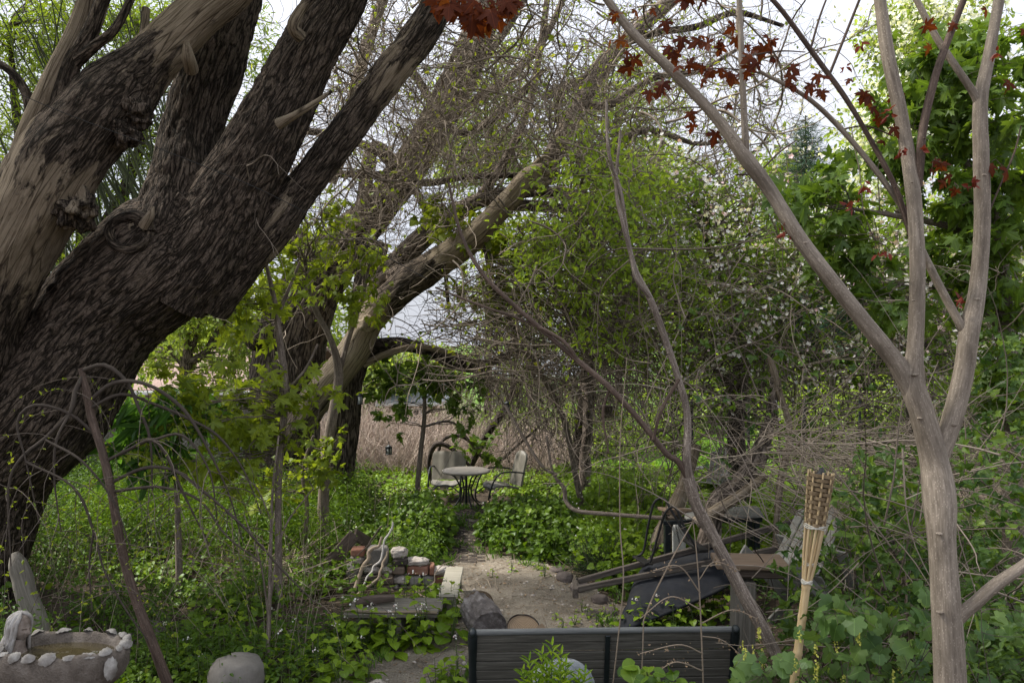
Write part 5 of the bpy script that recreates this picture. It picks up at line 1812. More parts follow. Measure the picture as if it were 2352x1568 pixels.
drift([(420, 640, 4, .1), (600, 520, 5, .12), (740, 400, 8, .16), (790, 320, 9, .2), (850, 240, 11, .24), (890, 180, 12, .26), (930, 140, 10, .28)], 'twig_dark', 'dark rotten stick behind the crate and driftwood')
drift([(1490, 892, 6, -.05), (1580, 830, 7, -.02), (1585, 740, 6, 0), (1650, 650, 6, .03), (1720, 600, 5, .06), (1830, 560, 4, .1), (1925, 470, 2.5, .12)], 'drift', 'thin wavy twig lying on the right end of the stone pile')

# heap of dry sticks at the left end of the pile
mb = MB()
n = 260
hx, hy = rng.normal(-2.5, .34, n), rng.normal(8.9, .28, n)
st_ = np.column_stack([hx, hy, gh(hx, hy) + rng.uniform(.02, .30, n) * np.exp(-((hx + 2.5) / .4) ** 2)])
dd = np.column_stack([rng.normal(.5, .8, n), rng.normal(0, .5, n), rng.normal(.12, .35, n)])
ps = np.stack([st_ + unit(dd) * t * rng.uniform(.25, .9, (n, 1)) for t in (0, .33, .66, 1.)], 1)
twigs(mb, ps, np.array([[.006, .0055, .005, .003]]) * rng.uniform(.4, 1.5, (n, 1)), 5, 0, rng.random(n))
o = mb.build('brush_heap', M['twig_dry'])
tag(o, kind='stuff')
# tilted wire crate with wooden frame
root = thing('wire_crate', (*pb(560, 640, 8.95)[:2], 0), 'old brown wooden frame with wire mesh tilted against the stone pile', 'crate')
A, B, C_, Dd = pb(70, 830, 8.75), pb(595, 245, 9.0), pb(775, 350, 9.35), pb(500, 900, 9.1)
mb = MB()
beam(mb, A, B, .03, .15, bev=.004)
beam(mb, B, C_, .03, .13, bev=.004)
beam(mb, C_, Dd, .03, .10, bev=.004)
mb.build('frame', M['brown_wood'], root)
mb = MB()
for t in np.linspace(.02, .98, 15):
    a_, b_ = A + (B - A) * t + np.array([0, 0, -.05]), Dd + (C_ - Dd) * t + np.array([0, 0, -.05])
    tube(mb, [a_, b_], .0016, sides=4, step=1)
for t in np.linspace(.02, .98, 9):
    a_, b_ = A + (Dd - A) * t + np.array([0, 0, -.05]), B + (C_ - B) * t + np.array([0, 0, -.05])
    tube(mb, [a_, b_], .0016, sides=4, step=1)
mb.build('wire_mesh', M['black_metal'], root)

# pale low bench, end on
root = thing('low_bench', (*pb(1840, 850, 8.15)[:2], 0), 'low pale bench of bare planks set end on beside the stone pile', 'bench')
z = .27
xl, xr = P(1018, 1340, 8.2)[0], P(1059, 1340, 8.2)[0]
mb = MB()
box(mb, ((xl + xr) / 2, 8.16, z), (xr - xl, .92, .035), None, 0, 0, .005)
mb.build('seat', M['pale_wood'], root)
for y in (7.74, 8.58):
    mb = MB()
    box(mb, ((xl + xr) / 2 + .0, y, z / 2 - .01), (xr - xl - .04, .035, z - .03), None, 0, 0, .004)
    mb.build('leg', M['grey_wood'], root)

# old plank bench in front of the pile
root = thing('low_bench', (*P(900, 1470, 7.3)[:2], 0), 'weathered grey plank bench half buried in heart shaped leaves', 'bench')
bx0, bx1 = P(800, 1400, 7.4)[0], P(1012, 1400, 7.4)[0]
for k in range(3):
    mb = MB()
    y = 7.30 + .16 * k
    box(mb, ((bx0 + bx1) / 2 + rng.normal() * .02, y, .235 + rng.normal() * .003), (bx1 - bx0, .145, .035), rotz(rng.normal() * .01), 0, 0, .005, .01, k)
    mb.build('plank', M['grey_wood'], root)
for x in (bx0 + .12, P(917, 1440, 7.3)[0], bx1 - .1):
    mb = MB()
    box(mb, (x, 7.30, .10), (.05, .07, .23), None, 0, 0, .005)
    mb.build('leg', M['grey_wood'], root)
    mb = MB()
    box(mb, (x, 7.58, .10), (.05, .07, .23), None, 0, 0, .005)
    mb.build('leg', M['grey_wood'], root)
mb = MB()
tube(mb, [(bx0 + .06, 7.42, .295), (bx0 + .2, 7.46, .305), (bx0 + .42, 7.50, .315)], [.034, .042, .034], sides=14, step=.02, lump=.18, lf=8, grain=True)
o = mb.build('wood_piece', M['brown_wood'], None, (bx0 + .2, 7.46, .255))
tag(o, 'short brown piece of split wood resting on the grey plank bench', 'wood')
mb = MB()
tube(mb, [(bx0 + .0, 7.27, .265), (bx0 + .14, 7.26, .27), (bx0 + .3, 7.24, .266), (bx0 + .62, 7.24, .266), (bx0 + .85, 7.22, .268)], [.012, .018, .011, .016, .014], sides=10, step=.02, lump=.25, lf=10)
o = mb.build('stick', M['drift'], None, (bx0 + .3, 7.25, .255))
tag(o, 'crooked tan stick lying along the front edge of the grey plank bench', 'stick')

# logs behind the park bench
root = thing('log', (*P(1112, 1450, 7.15)[:2], 0), 'fat round log with flaking dark bark behind the park bench', 'log')
c = P(1112, 1420, 7.15)
ax_ = unit(np.array([.30, -.86, -.22]))
mb = MB()
Rr = W(42, 7.15)
tube(mb, [c - ax_ * .22 + [-.03, 0, .0], c, c + ax_ * .16], [Rr * .97, Rr * 1.05, Rr * 1.02], sides=70, step=.012, lump=.16, lf=4, cap=False, ridge=.04)
mb.build('bark', M['log_bark'], root)
for sg, rr_ in ((1, .98), (-1, .94)):
    mb = MB()
    e = c + ax_ * (.158 if sg > 0 else -.218)
    lathe(mb, e, [(0, .002), (Rr * .5, 0), (Rr * rr_, -.003)] if sg > 0 else [(Rr * rr_, .003), (0, -.002)], 36, R=np.stack([unit(np.cross([0, 0, 1], ax_)), np.cross(ax_, unit(np.cross([0, 0, 1], ax_))), ax_], 1))
    mb.build('cut_end', M['log_end'] if sg < 0 else M['log_bark'], root)
root = thing('log', (*P(1205, 1450, 7.0)[:2], 0), 'split log showing its tan cut face behind the park bench', 'log')
c = P(1203, 1442, 7.0)
ax_ = unit(np.array([.12, -.55, .80]))
Rr = W(38, 7.0)
R = np.stack([unit(np.cross([0, 1, .3], ax_)), np.cross(ax_, unit(np.cross([0, 1, .3], ax_))), ax_], 1)
mb = MB()
lathe(mb, c - ax_ * .14, [(0, 0), (Rr * 1.02, 0), (Rr * 1.05, .1), (Rr, .148)], 40, R=R, wob=.02)
mb.build('bark', M['log_bark'], root)
mb = MB()
lathe(mb, c - ax_ * .012, [(Rr * 1.0, 0), (Rr * .6, .004), (0, .008)], 40, R=R, wob=.008)
mb.build('cut_end', M['log_end'], root)
mb = MB()
v = np.array([(-.10, 0, 0), (.09, 0, 0), (.10, .22, 0), (-.10, .22, 0), (.0, -.01, .075), (.0, .23, .085)]) * .85
cc = P(1222, 1452, 6.85)
Rz_ = rotz(-.5)
mb.add(v @ Rz_.T + cc - np.array([0, 0, .05]), [[0, 3, 2, 1], [0, 4, 5, 3], [1, 2, 5, 4]], 0, v, 0, False)
mb.add(v @ Rz_.T + cc - np.array([0, 0, .05]), [[0, 1, 4], [2, 3, 5]], 0, v, 0, False)
o = mb.build('log', M['log_end'], None, cc - np.array([0, 0, .05]))
tag(o, 'small wedge of split firewood in front of the tan log face', 'log')

# stones
STN = [((545, 1555, 5.95), (.40, .34, .34), 'granite', 'grey granite boulder at the bottom edge beside the bird bath', .10),
       ((1293, 1566, 4.42), (.34, .28, .24), 'bluestone', 'mottled blue grey boulder in front of the park bench', .12),
       ((1297, 1343, 9.0), (.20, .18, .13), 'fieldstone', 'pinkish brown stone beside the wheelbarrow nose block', .12),
       ((1330, 1362, 8.7), (.22, .16, .12), 'fieldstone', 'flat reddish stone under the wheelbarrow handle ends', .12),
       ((1282, 1325, 9.4), (.2, .2, .07), 'fieldstone', 'flat grey stone at the right edge of the clearing', .15),
       ((1378, 1380, 8.4), (.18, .16, .11), 'fieldstone', 'dark stone in shade below the wheelbarrow handles', .15),
       ((1400, 1408, 8.0), (.20, .14, .08), 'fieldstone', 'flat brown stone beside the wheelbarrow tub', .15),
       ((345, 1478, 7.0), (.30, .26, .2), 'fieldstone', 'dark stone in the weeds behind the bird bath', .2),
       ((690, 1455, 7.4), (.35, .1, .1), 'grey_wood', 'short rotting grey log lying in the weeds left of the plank bench', .2)]
for k, (q, s_, mt, lab, rg) in enumerate(STN):
    c = P(*q)
    c[2] = max(c[2], gz(c[0], c[1]) + s_[2] * .25)
    if q[1] < 1540:
        c[2] = gz(c[0], c[1]) + s_[2] * .32
    mb = MB()
    blob(mb, (0, 0, 0), s_, rotz(k * 1.3 if k > 1 else .2), 40, 28, rg * 1.6, 1.5, k + 3, sq=.85)
    mb.v[-1] = mb.v[-1] + c
    o = mb.build('stone' if mt != 'grey_wood' else 'log', M[mt], None, c - np.array([0, 0, s_[2] / 2]))
    tag(o, lab, 'stone' if mt != 'grey_wood' else 'log', 'loose stones' if k > 1 and mt != 'grey_wood' else None)

# ================================================================ hanging lanterns and bird house
def lantern(c, s, label, tall=1.5, glass=True):
    root = thing('lantern', c, label, 'lantern')
    mb = MB()
    lathe(mb, c + np.array([0, 0, s * tall / 2]), [(0, s * .45), (s * .12, s * .3), (s * .62, 0), (s * .55, -.01), (0, -.01)], 6)
    mb.build('roof', M['dark_metal'], root)
    mb = MB()
    lathe(mb, c + np.array([0, 0, -s * tall / 2]), [(0, 0), (s * .5, 0), (s * .5, .015), (0, .015)], 6)
    for k in range(4):
        a_ = k * math.pi / 2 + .5
        tube(mb, [c + np.array([math.cos(a_) * s * .42, math.sin(a_) * s * .42, -s * tall / 2]), c + np.array([math.cos(a_) * s * .46, math.sin(a_) * s * .46, s * tall / 2])], s * .07, sides=5)
    tube(mb, [c + np.array([0, 0, s * tall / 2 + s * .4]), c + np.array([0, 0, s * tall / 2 + s * .9])], s * .05, sides=5)
    mb.build('frame', M['dark_metal'], root)
    mb = MB()
    lathe(mb, c, [(0, -s * tall * .45), (s * .36, -s * tall * .45), (s * .38, s * tall * .45), (0, s * tall * .45)], 12)
    mb.build('pane', M['lamp_glass'], root)


m, n, l = new_mat('lamp_glass')
b_ = n.new('ShaderNodeBsdfPrincipled')
b_.inputs['Base Color'].default_value = (.35, .36, .36, 1)
b_.inputs['Roughness'].default_value = .15
l.new(b_.outputs[0], n.new('ShaderNodeOutputMaterial').inputs[0])
M['lamp_glass'] = m
lantern(P(827, 918, 11.6), .085, 'small dark lantern hanging on the dark willow stem', 1.6)
lantern(P(893, 1035, 14.2), .12, 'square black lantern in front of the dry reeds, left of the patio chairs', 1.1)
lantern(P(1165, 936, 14.0), .13, 'dark lantern hanging in the vine curtain above the tall backed chair', 1.1)
root = thing('bird_house', P(1395, 944, 12.5), 'small brown wooden bird house hanging among the twigs', 'bird house')
mb = MB()
c = P(1395, 946, 12.5)
box(mb, c, (.15, .14, .16), rotz(.3), 0, 0, .004)
mb.build('body', M['brown_wood'], root)
mb = MB()
box(mb, c + np.array([0, 0, .095]), (.2, .2, .022), rotz(.3) @ roty(.12), 0, 0, .004)
mb.build('roof', M['barrow_wood'], root)
mb = MB()
lathe(mb, c + rotz(.3) @ np.array([0, -.071, .02]), [(0, .001), (.02, .001), (.022, -.001)], 14, R=rotz(.3) @ rotx(math.pi / 2))
mb.build('hole', M['black_metal'], root)
# ================================================================ ground cover
def px2g(x, y):
    d = CAM_H * F / (y - 784.)
    return (x - 1176) / F * d, d


OBST = [(-2.83, 5.0, .5), (.0, 5.3, .0), (-.72, 12.95, .22)]


def scatter(n, x0, x1, y0, y1, dens=None, clear=.05):
    x, y = rng.uniform(x0, x1, n), rng.uniform(y0, y1, n)
    k = path_d(x, y) + (fbm(np.column_stack([x * 1.7, y * 1.7, x * 0 + 4]), 2) - .5) * .7 < -clear
    k &= ~((np.abs(x - .62) < 1.0) & (y > 4.95) & (y < 5.75))
    k &= ~((x > -1.75) & (x < -.5) & (y > 7.2) & (y < 9.1) & (path_d(x, y) > -1.5) & (rng.random(n) < .9))
    for ox, oy, r in OBST:
        k &= np.hypot(x - ox, y - oy) > r
    if dens is not None:
        k &= rng.random(n) < dens(x, y)
    return x[k], y[k]


def cover_leaves(mb, x, y, per, T, size, hgt, spread=.08, up=.55, out_=.5, droop=.25, tint=None, stemmb=None, tilt_cam=.25):
    n = len(x)
    h = np.broadcast_to(hgt(x, y) if callable(hgt) else hgt, (n,)) * rng.uniform(.55, 1.15, n)
    z = gh(x, y)
    idx = np.repeat(np.arange(n), per)
    m = len(idx)
    f = rng.random(m) ** .6
    a = rng.uniform(0, 2 * math.pi, m)
    r = spread * (.3 + rng.random(m))
    pos = np.column_stack([x[idx] + np.cos(a) * r, y[idx] + np.sin(a) * r, z[idx] + .015 + h[idx] * f])
    out = np.column_stack([np.cos(a), np.sin(a), -droop + rng.normal(0, .25, m)])
    nr = np.column_stack([np.cos(a) * out_, np.sin(a) * out_ - tilt_cam, np.full(m, up)]) + rng.normal(0, .28, (m, 3))
    sz = size * rng.uniform(.5, 1.25, m) * (1.15 - .4 * f)
    ct = np.clip(fbm(np.column_stack([x * 1.3, y * 1.3, x * 0 + 9]), 2) * 1.3 - .15 + rng.normal(0, .15, n), 0, 1)
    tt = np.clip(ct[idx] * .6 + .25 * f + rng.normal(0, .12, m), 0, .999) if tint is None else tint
    leaves(mb, T, pos, nr, out, sz, tt)
    if stemmb is not None:
        base = np.column_stack([x, y, z - .02])
        top = base + np.column_stack([rng.normal(0, .03, n), rng.normal(0, .03, n), h * 1.05])
        t = np.linspace(0, 1, 4)[None, :, None]
        twigs(stemmb, base[:, None] * (1 - t) + top[:, None] * t, np.array([[.003, .0028, .0024, .0015]]), 3, 0, .5)


def cover(name, x, y, per, T, size, hgt, mat, **kw):
    mb, st = MB(), MB()
    cover_leaves(mb, x, y, per, T, size, hgt, **kw)
    return tag(mb.build(name, M[mat]), kind='stuff')


# dark weeds filling the shade on the left
def patchy(lo, hi, s=1.1, o=0.):
    return lambda x, y: sstep(lo, hi, fbm(np.column_stack([x * s, y * s, x * 0 + o]), 3))


mb, st = MB(), MB()
x, y = scatter(5200, -7, -.9, 5.6, 12.5, patchy(.42, .60))
cover_leaves(mb, x, y, 13, OVATE, .055, lambda x, y: .18 + .40 * fbm(np.column_stack([x, y, x * 0]), 2) + .32 * sstep(7.2, 9.5, y) * sstep(-1.9, -2.6, x), spread=.08, stemmb=st)
tag(mb.build('weeds', M['weed']), kind='stuff')
tag(st.build('weed_stems', M['stalk']), kind='stuff')
x, y = scatter(1500, -6, -.9, 8.4, 12.5, patchy(.40, .6, 1.0, 7))
cover('bright_weeds', x, y, 14, OVATE, .06, lambda x, y: .45 + .35 * sstep(-1.4, -2.6, x), 'mustard', spread=.09)
x, y = scatter(900, -5.2, -2.1, 9.0, 12.3)
cover('feathery_weeds', x, y, 26, LANCE, .085, .8, 'mustard', spread=.12)
x, y = scatter(2600, -7, -.9, 5.6, 12.5, patchy(.50, .66, .8, 2))
cover('heart_leaf_cover', x, y, 7, HEART, .085, lambda x, y: .14 + .22 * fbm(np.column_stack([x * .8, y * .8, x * 0 + 5]), 2), 'mustard', spread=.11)
# dry stems standing among the weeds
mb = MB()
x, y = scatter(420, -6, -1.2, 6., 12.5)
n = len(x)
pw = walk(np.column_stack([x, y, gh(x, y)]), np.column_stack([rng.normal(0, .35, n), rng.normal(0, .3, n), np.ones(n)]), rng.uniform(.3, 1.0, n), 7, .07, -.03)
twigs(mb, pw, np.linspace(.003, .0012, 7)[None], 4, 0, rng.random(n))
tag(mb.build('dry_stems', M['twig_dry']), kind='stuff')
# taller, brighter growth before the second willow and the fence
x, y = scatter(2600, -8, -2.9, 10.2, 15.5)
cover('tall_weeds', x, y, 10, OVATE, .075, .55, 'weed', spread=.12)
# right-hand side behind the clearing
x, y = scatter(4200, .9, 7, 8.8, 15.5)
cover('heart_leaf_cover', x, y, 7, HEART, .10, lambda x, y: .22 + .2 * fbm(np.column_stack([x, y, x * 0]), 2), 'mustard_b', spread=.11)
x, y = scatter(1300, -3.2, 3, 11.8, 17, lambda x, y: sstep(.5, 1.0, np.hypot((x + .6) * .7, (y - 13.2))))
cover('heart_leaf_cover', x, y, 6, HEART, .09, lambda x, y: .06 + .16 * sstep(.6, 1.6, x), 'mustard_b', spread=.11)
x, y = scatter(2600, 1.1, 6, 4.2, 9.0, lambda x, y: 1 - .9 * ((np.abs(x - 1.75) < .75) & (y > 6.9) & (y < 8.6)))
cover('undergrowth', x, y, 8, OVATE, .065, lambda x, y: .2 + .3 * sstep(1.8, 3, x), 'bramble', spread=.12)
x, y = scatter(220, -.4, 1.2, 4.1, 4.95)
cover('undergrowth', x, y, 7, HEART, .08, .15, 'mustard', spread=.1)
# grass tufts and seedlings in and around the clearing
GV = np.array([[-.03, 0, 0], [.03, 0, 0], [.022, .5, .04], [0, 1, -.15], [-.022, .5, .04]])
GB = (GV, np.array([[0, 1, 2, 3, 4]]))
x, y = rng.uniform(-2.2, 1.8, 1400), rng.uniform(6, 13, 1400)
k = (path_d(x, y) > -.45) & (path_d(x, y) < .28) & (fbm(np.column_stack([x * 2.5, y * 2.5, x * 0 + 3]), 2) > .52)
x, y = x[k], y[k]
mb = MB()
n = len(x) * 12
idx = np.repeat(np.arange(len(x)), 12)
px_, py_ = x[idx] + rng.normal(0, .03, n), y[idx] + rng.normal(0, .03, n)
leaves(mb, GB, np.column_stack([px_, py_, gh(px_, py_)]), rand_dirs(n, .1), np.column_stack([rng.normal(0, .5, n), rng.normal(0, .5, n), np.ones(n)]), rng.uniform(.04, .14, n))
tag(mb.build('grass', M['grass']), kind='stuff')
mb = MB()
n = 26000
gx, gy = rng.uniform(.8, 12, n), rng.uniform(14.5, 26, n)
k = lawn_mask(gx, gy) > .3
gx, gy = gx[k], gy[k]
leaves(mb, GB, np.column_stack([gx, gy, gh(gx, gy)]), rand_dirs(len(gx), .1), np.column_stack([rng.normal(0, .5, len(gx)), rng.normal(0, .5, len(gx)), np.ones(len(gx))]), rng.uniform(.08, .22, len(gx)))
tag(mb.build('lawn_grass', M['lawn_blade']), kind='stuff')

# dead leaves, chips and twigs on the soil
mb = MB()
n = 11000
x, y = rng.uniform(-5, 3.5, n), rng.uniform(5.6, 13, n)
keep = (rng.random(n) < .45) | (path_d(x, y) > -.1)
x, y = x[keep], y[keep]
n = len(x)
leaves(mb, OVATE, np.column_stack([x, y, gh(x, y) + .018]), np.column_stack([rng.normal(0, .35, n), rng.normal(0, .35, n), np.ones(n)]), np.column_stack([rng.normal(size=n), rng.normal(size=n), np.zeros(n)]), rng.uniform(.01, .045, n) * rng.uniform(.4, 1.2, n))
tag(mb.build('leaf_litter', M['dead_leaf']), kind='stuff')
mb = MB()
n = 3000
x, y = rng.uniform(-5, 3.5, n), rng.uniform(5.6, 13, n)
d = np.column_stack([rng.normal(size=n), rng.normal(size=n), rng.normal(0, .08, n)])
twigs(mb, walk(np.column_stack([x, y, gh(x, y) + .022]), d, rng.uniform(.05, .35, n), 5, .12, 0), np.array([[.003, .003, .0028, .0022, .0015]]) * rng.uniform(.5, 1.2, (n, 1)), 4, 0, rng.random(n))
tag(mb.build('fallen_twigs', M['twig_dry']), kind='stuff')
mb = MB()
for k in range(230):
    x, y = rng.uniform(-1.6, 1.5), rng.uniform(6.2, 9.8)
    if path_d(np.array([x]), np.array([y]))[0] < .02:
        continue
    s = rng.uniform(.012, .045)
    blob(mb, (x, y, gz(x, y) + s * .25), (s * 1.3, s, s * .7), rotz(rng.random() * 3), 8, 6, .3, 1.6, k)
tag(mb.build('pebbles', M['rubble']), kind='stuff')

# brick edging path up to the table
mb = MB()
for k in range(46):
    yy = 9.9 + k * .075
    xx = -.60 - (yy - 9.9) * .045
    for q in range(2):
        c = np.array([xx - .11 + .22 * q + (.05 if k % 2 else -.05), yy, 0])
        c[2] = gz(c[0], c[1]) - .004
        box(mb, c, (.2, .068, .04), rotz(rng.normal() * .05), 0, 0, .006, .006, k)
o = mb.build('brick_path', M['brick_dark'])
tag(o, kind='structure')


# two mounds of heart-leaved plants before the table
def mound(label, cx, cy, rx, ry, h, n, mat, size=.095, spiky=0):
    mb, st = MB(), MB()
    a, r = rng.uniform(0, 2 * math.pi, n), np.sqrt(rng.random(n))
    x, y = cx + np.cos(a) * r * rx, cy + np.sin(a) * r * ry
    hh = h * np.sqrt(np.clip(1 - r ** 3, .05, 1))
    kk = path_d(x, y) < .06
    x, y, hh = x[kk], y[kk], hh[kk]
    cover_leaves(mb, x, y, 9, HEART, size, hh, spread=.10, stemmb=st, tilt_cam=.45, up=.5)
    root = thing('leafy_mound', (cx, cy, gz(cx, cy)), label, 'plant')
    mb.build('leaves', M[mat], root)
    st.build('stems', M['stalk'], root)
    k = 26
    fl = MB()
    q = np.column_stack([rng.uniform(x.min(), x.max(), k), rng.uniform(y.min(), y.max(), k), np.zeros(k)])
    q[:, 2] = gh(q[:, 0], q[:, 1]) + h * .98
    leaves(fl, BLOSSOM, q, rand_dirs(k, 1.5), rand_dirs(k), .022)
    fl.build('blossom', M['petal'], root)
    return root


mound('tall mound of heart shaped leaves in front of the seated side of the table', -1.28, 10.9, .50, 1.0, .60, 180, 'mustard')
mound('broad dense mound of heart shaped leaves right of the brick path', .30, 10.9, .78, 1.15, .58, 320, 'mustard')
mound('bright yellow green clump of heart shaped leaves left of the yew', 1.08, 10.2, .42, .8, .42, 120, 'mustard_b')
mound('bright leafy clump behind the yew shrub', 1.75, 11.9, .8, .9, .75, 190, 'mustard_b')
mound('low leafy clump under the willow foot left of the table', -2.6, 11.2, .8, .9, .42, 190, 'mustard')
mound('dark leafy clump behind the wire crate', -2.2, 9.9, .6, .7, .45, 150, 'mustard')


# single plants near the camera, each its own thing
def plant_proto(hgt, nl, size, T, mat, name, flower=False):
    root = thing(name, (0, 0, 0), 'x', 'plant')
    st, lv = MB(), MB()
    ns = 3
    for s in range(ns):
        a = rng.uniform(0, 2 * math.pi)
        lean = np.array([math.cos(a), math.sin(a), 0]) * rng.uniform(.02, .16) * hgt * (s > 0) * 2.2
        h = hgt * (1 if s == 0 else rng.uniform(.5, .9))
        p = np.array([[0, 0, -.02], lean * .35 + [0, 0, h * .4], lean * .7 + [0, 0, h * .75], lean + [0, 0, h]])
        tube(st, p, [.0035, .0032, .0026, .0015], sides=5, step=.03)
        pp = smooth_path(np.column_stack([p, [.003] * 4]), .01)[:, :3]
        m = max(3, nl // ns)
        for q in range(m):
            t = .12 + .88 * (q + .5) / m
            b = pp[int(t * (len(pp) - 1))]
            a2 = q * 2.4 + s + rng.normal() * .3
            d = np.array([math.cos(a2), math.sin(a2), .35])
            pet = size * (1.25 - .8 * t)
            e = b + d * pet
            tube(st, [b, b + d * pet * .5 + [0, 0, .008], e], .0013, sides=4, step=.05, cap=False)
            leaves(lv, T, [e], [[d[0] * .45, d[1] * .45 - .15, .8]], [[d[0], d[1], -.35 + rng.normal() * .2]], size * (1.2 - .65 * t) * rng.uniform(.8, 1.2), [min(.99, .25 + .5 * t + rng.random() * .2)])
    st.build('stem', M['stalk'], root)
    lv.build('leaves', M[mat], root)
    if flower:
        fl = MB()
        k = 7
        leaves(fl, BLOSSOM, np.array([0, 0, hgt * 1.0]) + rng.normal(size=(k, 3)) * .012, rand_dirs(k, 1.), rand_dirs(k), .014)
        fl.build('blossom', M['petal'], root)
    return root


PG = [  # label, group, centres
    ('heart leaved plant growing over and in front of the grey plank bench', 'heart leaved plants at the plank bench', 'H', [(830, 1395), (870, 1440), (810, 1465), (855, 1460), (895, 1450), (935, 1455), (975, 1455), (1000, 1450), (825, 1440), (915, 1440), (960, 1440), (985, 1470), (860, 1400), (930, 1398), (980, 1405),  (845, 1480), (900, 1500), (925, 1430), (950, 1420), (985, 1440), (1010, 1420), (1035, 1440), (960, 1465), (1005, 1475), (1030, 1480), (890, 1470), (800, 1450), (770, 1480), (740, 1500), (1045, 1415), (1015, 1400)]),
    ('heart leaved plant at the left edge of the trodden soil near the camera', 'heart leaved plants along the soil', 'H', [(640, 1545), (680, 1560), (700, 1530), (735, 1560), (760, 1530), (790, 1565), (820, 1545), (660, 1580), (710, 1590), (780, 1600), (610, 1600), (840, 1580), (745, 1600), (580, 1580), (690, 1500)]),
    ('heart leaved plant in the weeds beside the grey granite boulder', 'heart leaved plants in the dark weeds', 'H', [(430, 1560), (470, 1540), (500, 1500), (420, 1500), (560, 1500), (600, 1520), (460, 1590), (400, 1590), (620, 1470), (540, 1450), (480, 1440), (380, 1540)]),
    ('pale green seedling on the bare soil of the clearing', 'seedlings in the clearing', 'S', [(1205, 1290), (1165, 1310), (1230, 1310), (1380, 1410), (1350, 1425), (1400, 1432), (1320, 1440), (1360, 1445), (1290, 1455), (1250, 1330), (1420, 1400), (1335, 1405), (1270, 1430), (1130, 1330)]),
    ('heart leaved plant growing between the park bench and the wheelbarrow', 'heart leaved plants behind the bench', 'H', [(1440, 1455), (1480, 1460), (1520, 1450), (1560, 1440), (1600, 1430), (1640, 1420), (1590, 1455), (1620, 1400), (1540, 1465), (1660, 1440), (1500, 1470)]),
    ('heart leaved plant at the left end of the park bench', 'heart leaved plants at the bench end', 'B', [(1020, 1590), (1045, 1600), (1005, 1610), (1055, 1575)]),
]
protoH = [plant_proto(.26 + .05 * k, 14 + 2 * k, .085, (ROUND, HEART, HEART)[k], 'mustard_b' if k else 'mustard', 'heart_leaf_plant', k == 1) for k in range(3)]
protoS = [plant_proto(.12 + .03 * k, 9, .045, HEART, 'mustard_b', 'seedling') for k in range(2)]
used = set()
for lab, grp, kind, pts in PG:
    for k, (x, y) in enumerate(pts):
        pr = (protoS if kind == 'S' else protoH)
        src = pr[int(rng.integers(0, len(pr)))]
        gx_, gy_ = px2g(x, y)
        if src.name in used:
            o = copy_tree(src)
        else:
            o = src
            used.add(src.name)
        gx_ += rng.normal() * .02
        o.location = (gx_, gy_, gz(gx_, gy_))
        if lab.startswith('heart leaved plant growing over') and 7.2 < gy_ < 7.75:
            o.location.y = 7.13 - .1 * rng.random() if rng.random() < .7 else 7.72
        o.rotation_euler = (rng.normal() * .08, rng.normal() * .08, rng.uniform(0, 6.28))
        s = rng.uniform(.8, 1.25) * (1.25 if 'plank bench' in lab else 1)
        o.scale = (s, s, s)
        o['label'] = lab
        o['group'] = grp
        o['category'] = 'plant' if kind != 'S' else 'seedling'
for pr in protoH + protoS:
    if pr.name not in used:
        for ch in list(pr.children):
            bpy.data.objects.remove(ch)
        bpy.data.objects.remove(pr)

# lily-like shoots in front of the bench
root = thing('leafy_shoots', (*P(1260, 1600, 4.5)[:2], gz(*P(1260, 1600, 4.5)[:2])), 'fresh green shoots with narrow leaves in front of the park bench', 'plant')
st, lv = MB(), MB()
for (x, y) in ((1268, 1480), (1245, 1500), (1215, 1515), (1290, 1500), (1300, 1525), (1200, 1545), (1330, 1555), (1255, 1535), (1230, 1550), (1285, 1545), (1345, 1545)):
    top = P(x, y, 4.25 + rng.normal() * .05)
    b = np.array([top[0] * .6 + P(1260, 1600, 4.25)[0] * .4, top[1], gz(top[0], top[1])])
    tube(st, [b, (b + top) / 2 + [0, 0, .02], top], [.004, .0035, .002], sides=6)
    k = 34
    t = np.linspace(.15, 1, k)
    c = b + (top - b) * t[:, None]
    a = np.arange(k) * 2.4
    d = np.column_stack([np.cos(a), np.sin(a), .55 + .5 * t])
    leaves(lv, LANCE, c, np.column_stack([-np.cos(a) * .5, -np.sin(a) * .5, np.ones(k)]), d, .10 * (1.1 - .45 * t), rng.random(k))
st.build('stem', M['stalk'], root)
lv.build('leaves', M['mustard_b'], root)
# ================================================================ background trees and shrubs
make_tree('willow_tree', 'bright green willow behind the big leaning trunk, full of thin upright shoots', 'tree',
          [[(150, 1010, 13.5, 40), (150, 850, 13.5, 36), (170, 700, 13.5, 30), (200, 560, 13.5, 24), (180, 400, 13.5, 18), (150, 200, 13.5, 10)], [(190, 600, 13.5, 18), (280, 450, 13.5, 14), (330, 300, 13.5, 10), (350, 100, 13.5, 6)], [(180, 650, 13.5, 18), (80, 480, 13.5, 14), (40, 280, 13.5, 10), (20, 60, 13.5, 6)]],
          [(60, 120, 13.5, 140, 150, 1.2, 80), (200, 60, 13.5, 140, 90, 1.2, 50), (330, 120, 13.6, 120, 110, 1, 36), (60, 330, 13.5, 120, 90, 1, 40), (330, 330, 13.5, 110, 110, 1, 34), (230, 470, 13.5, 140, 80, 1, 30), (160, 620, 13.5, 140, 70, 1, 36), (590, 160, 13.8, 60, 120, .8, 22), (560, 320, 13.8, 40, 60, .6, 10), (480, 30, 13.8, 100, 60, .8, 16)],
          'willowleaf', LANCE, .125, per=52, cr=.42, bark='dark_limb', r0=.014, up=.3, droop=.2, twr=.003)
mb = MB()
n = 90
bx = rng.uniform(-60, 520, n)
st = np.array([P(x, 760 - .35 * x + rng.uniform(-150, 60), 11.5 + rng.random()) for x in bx])
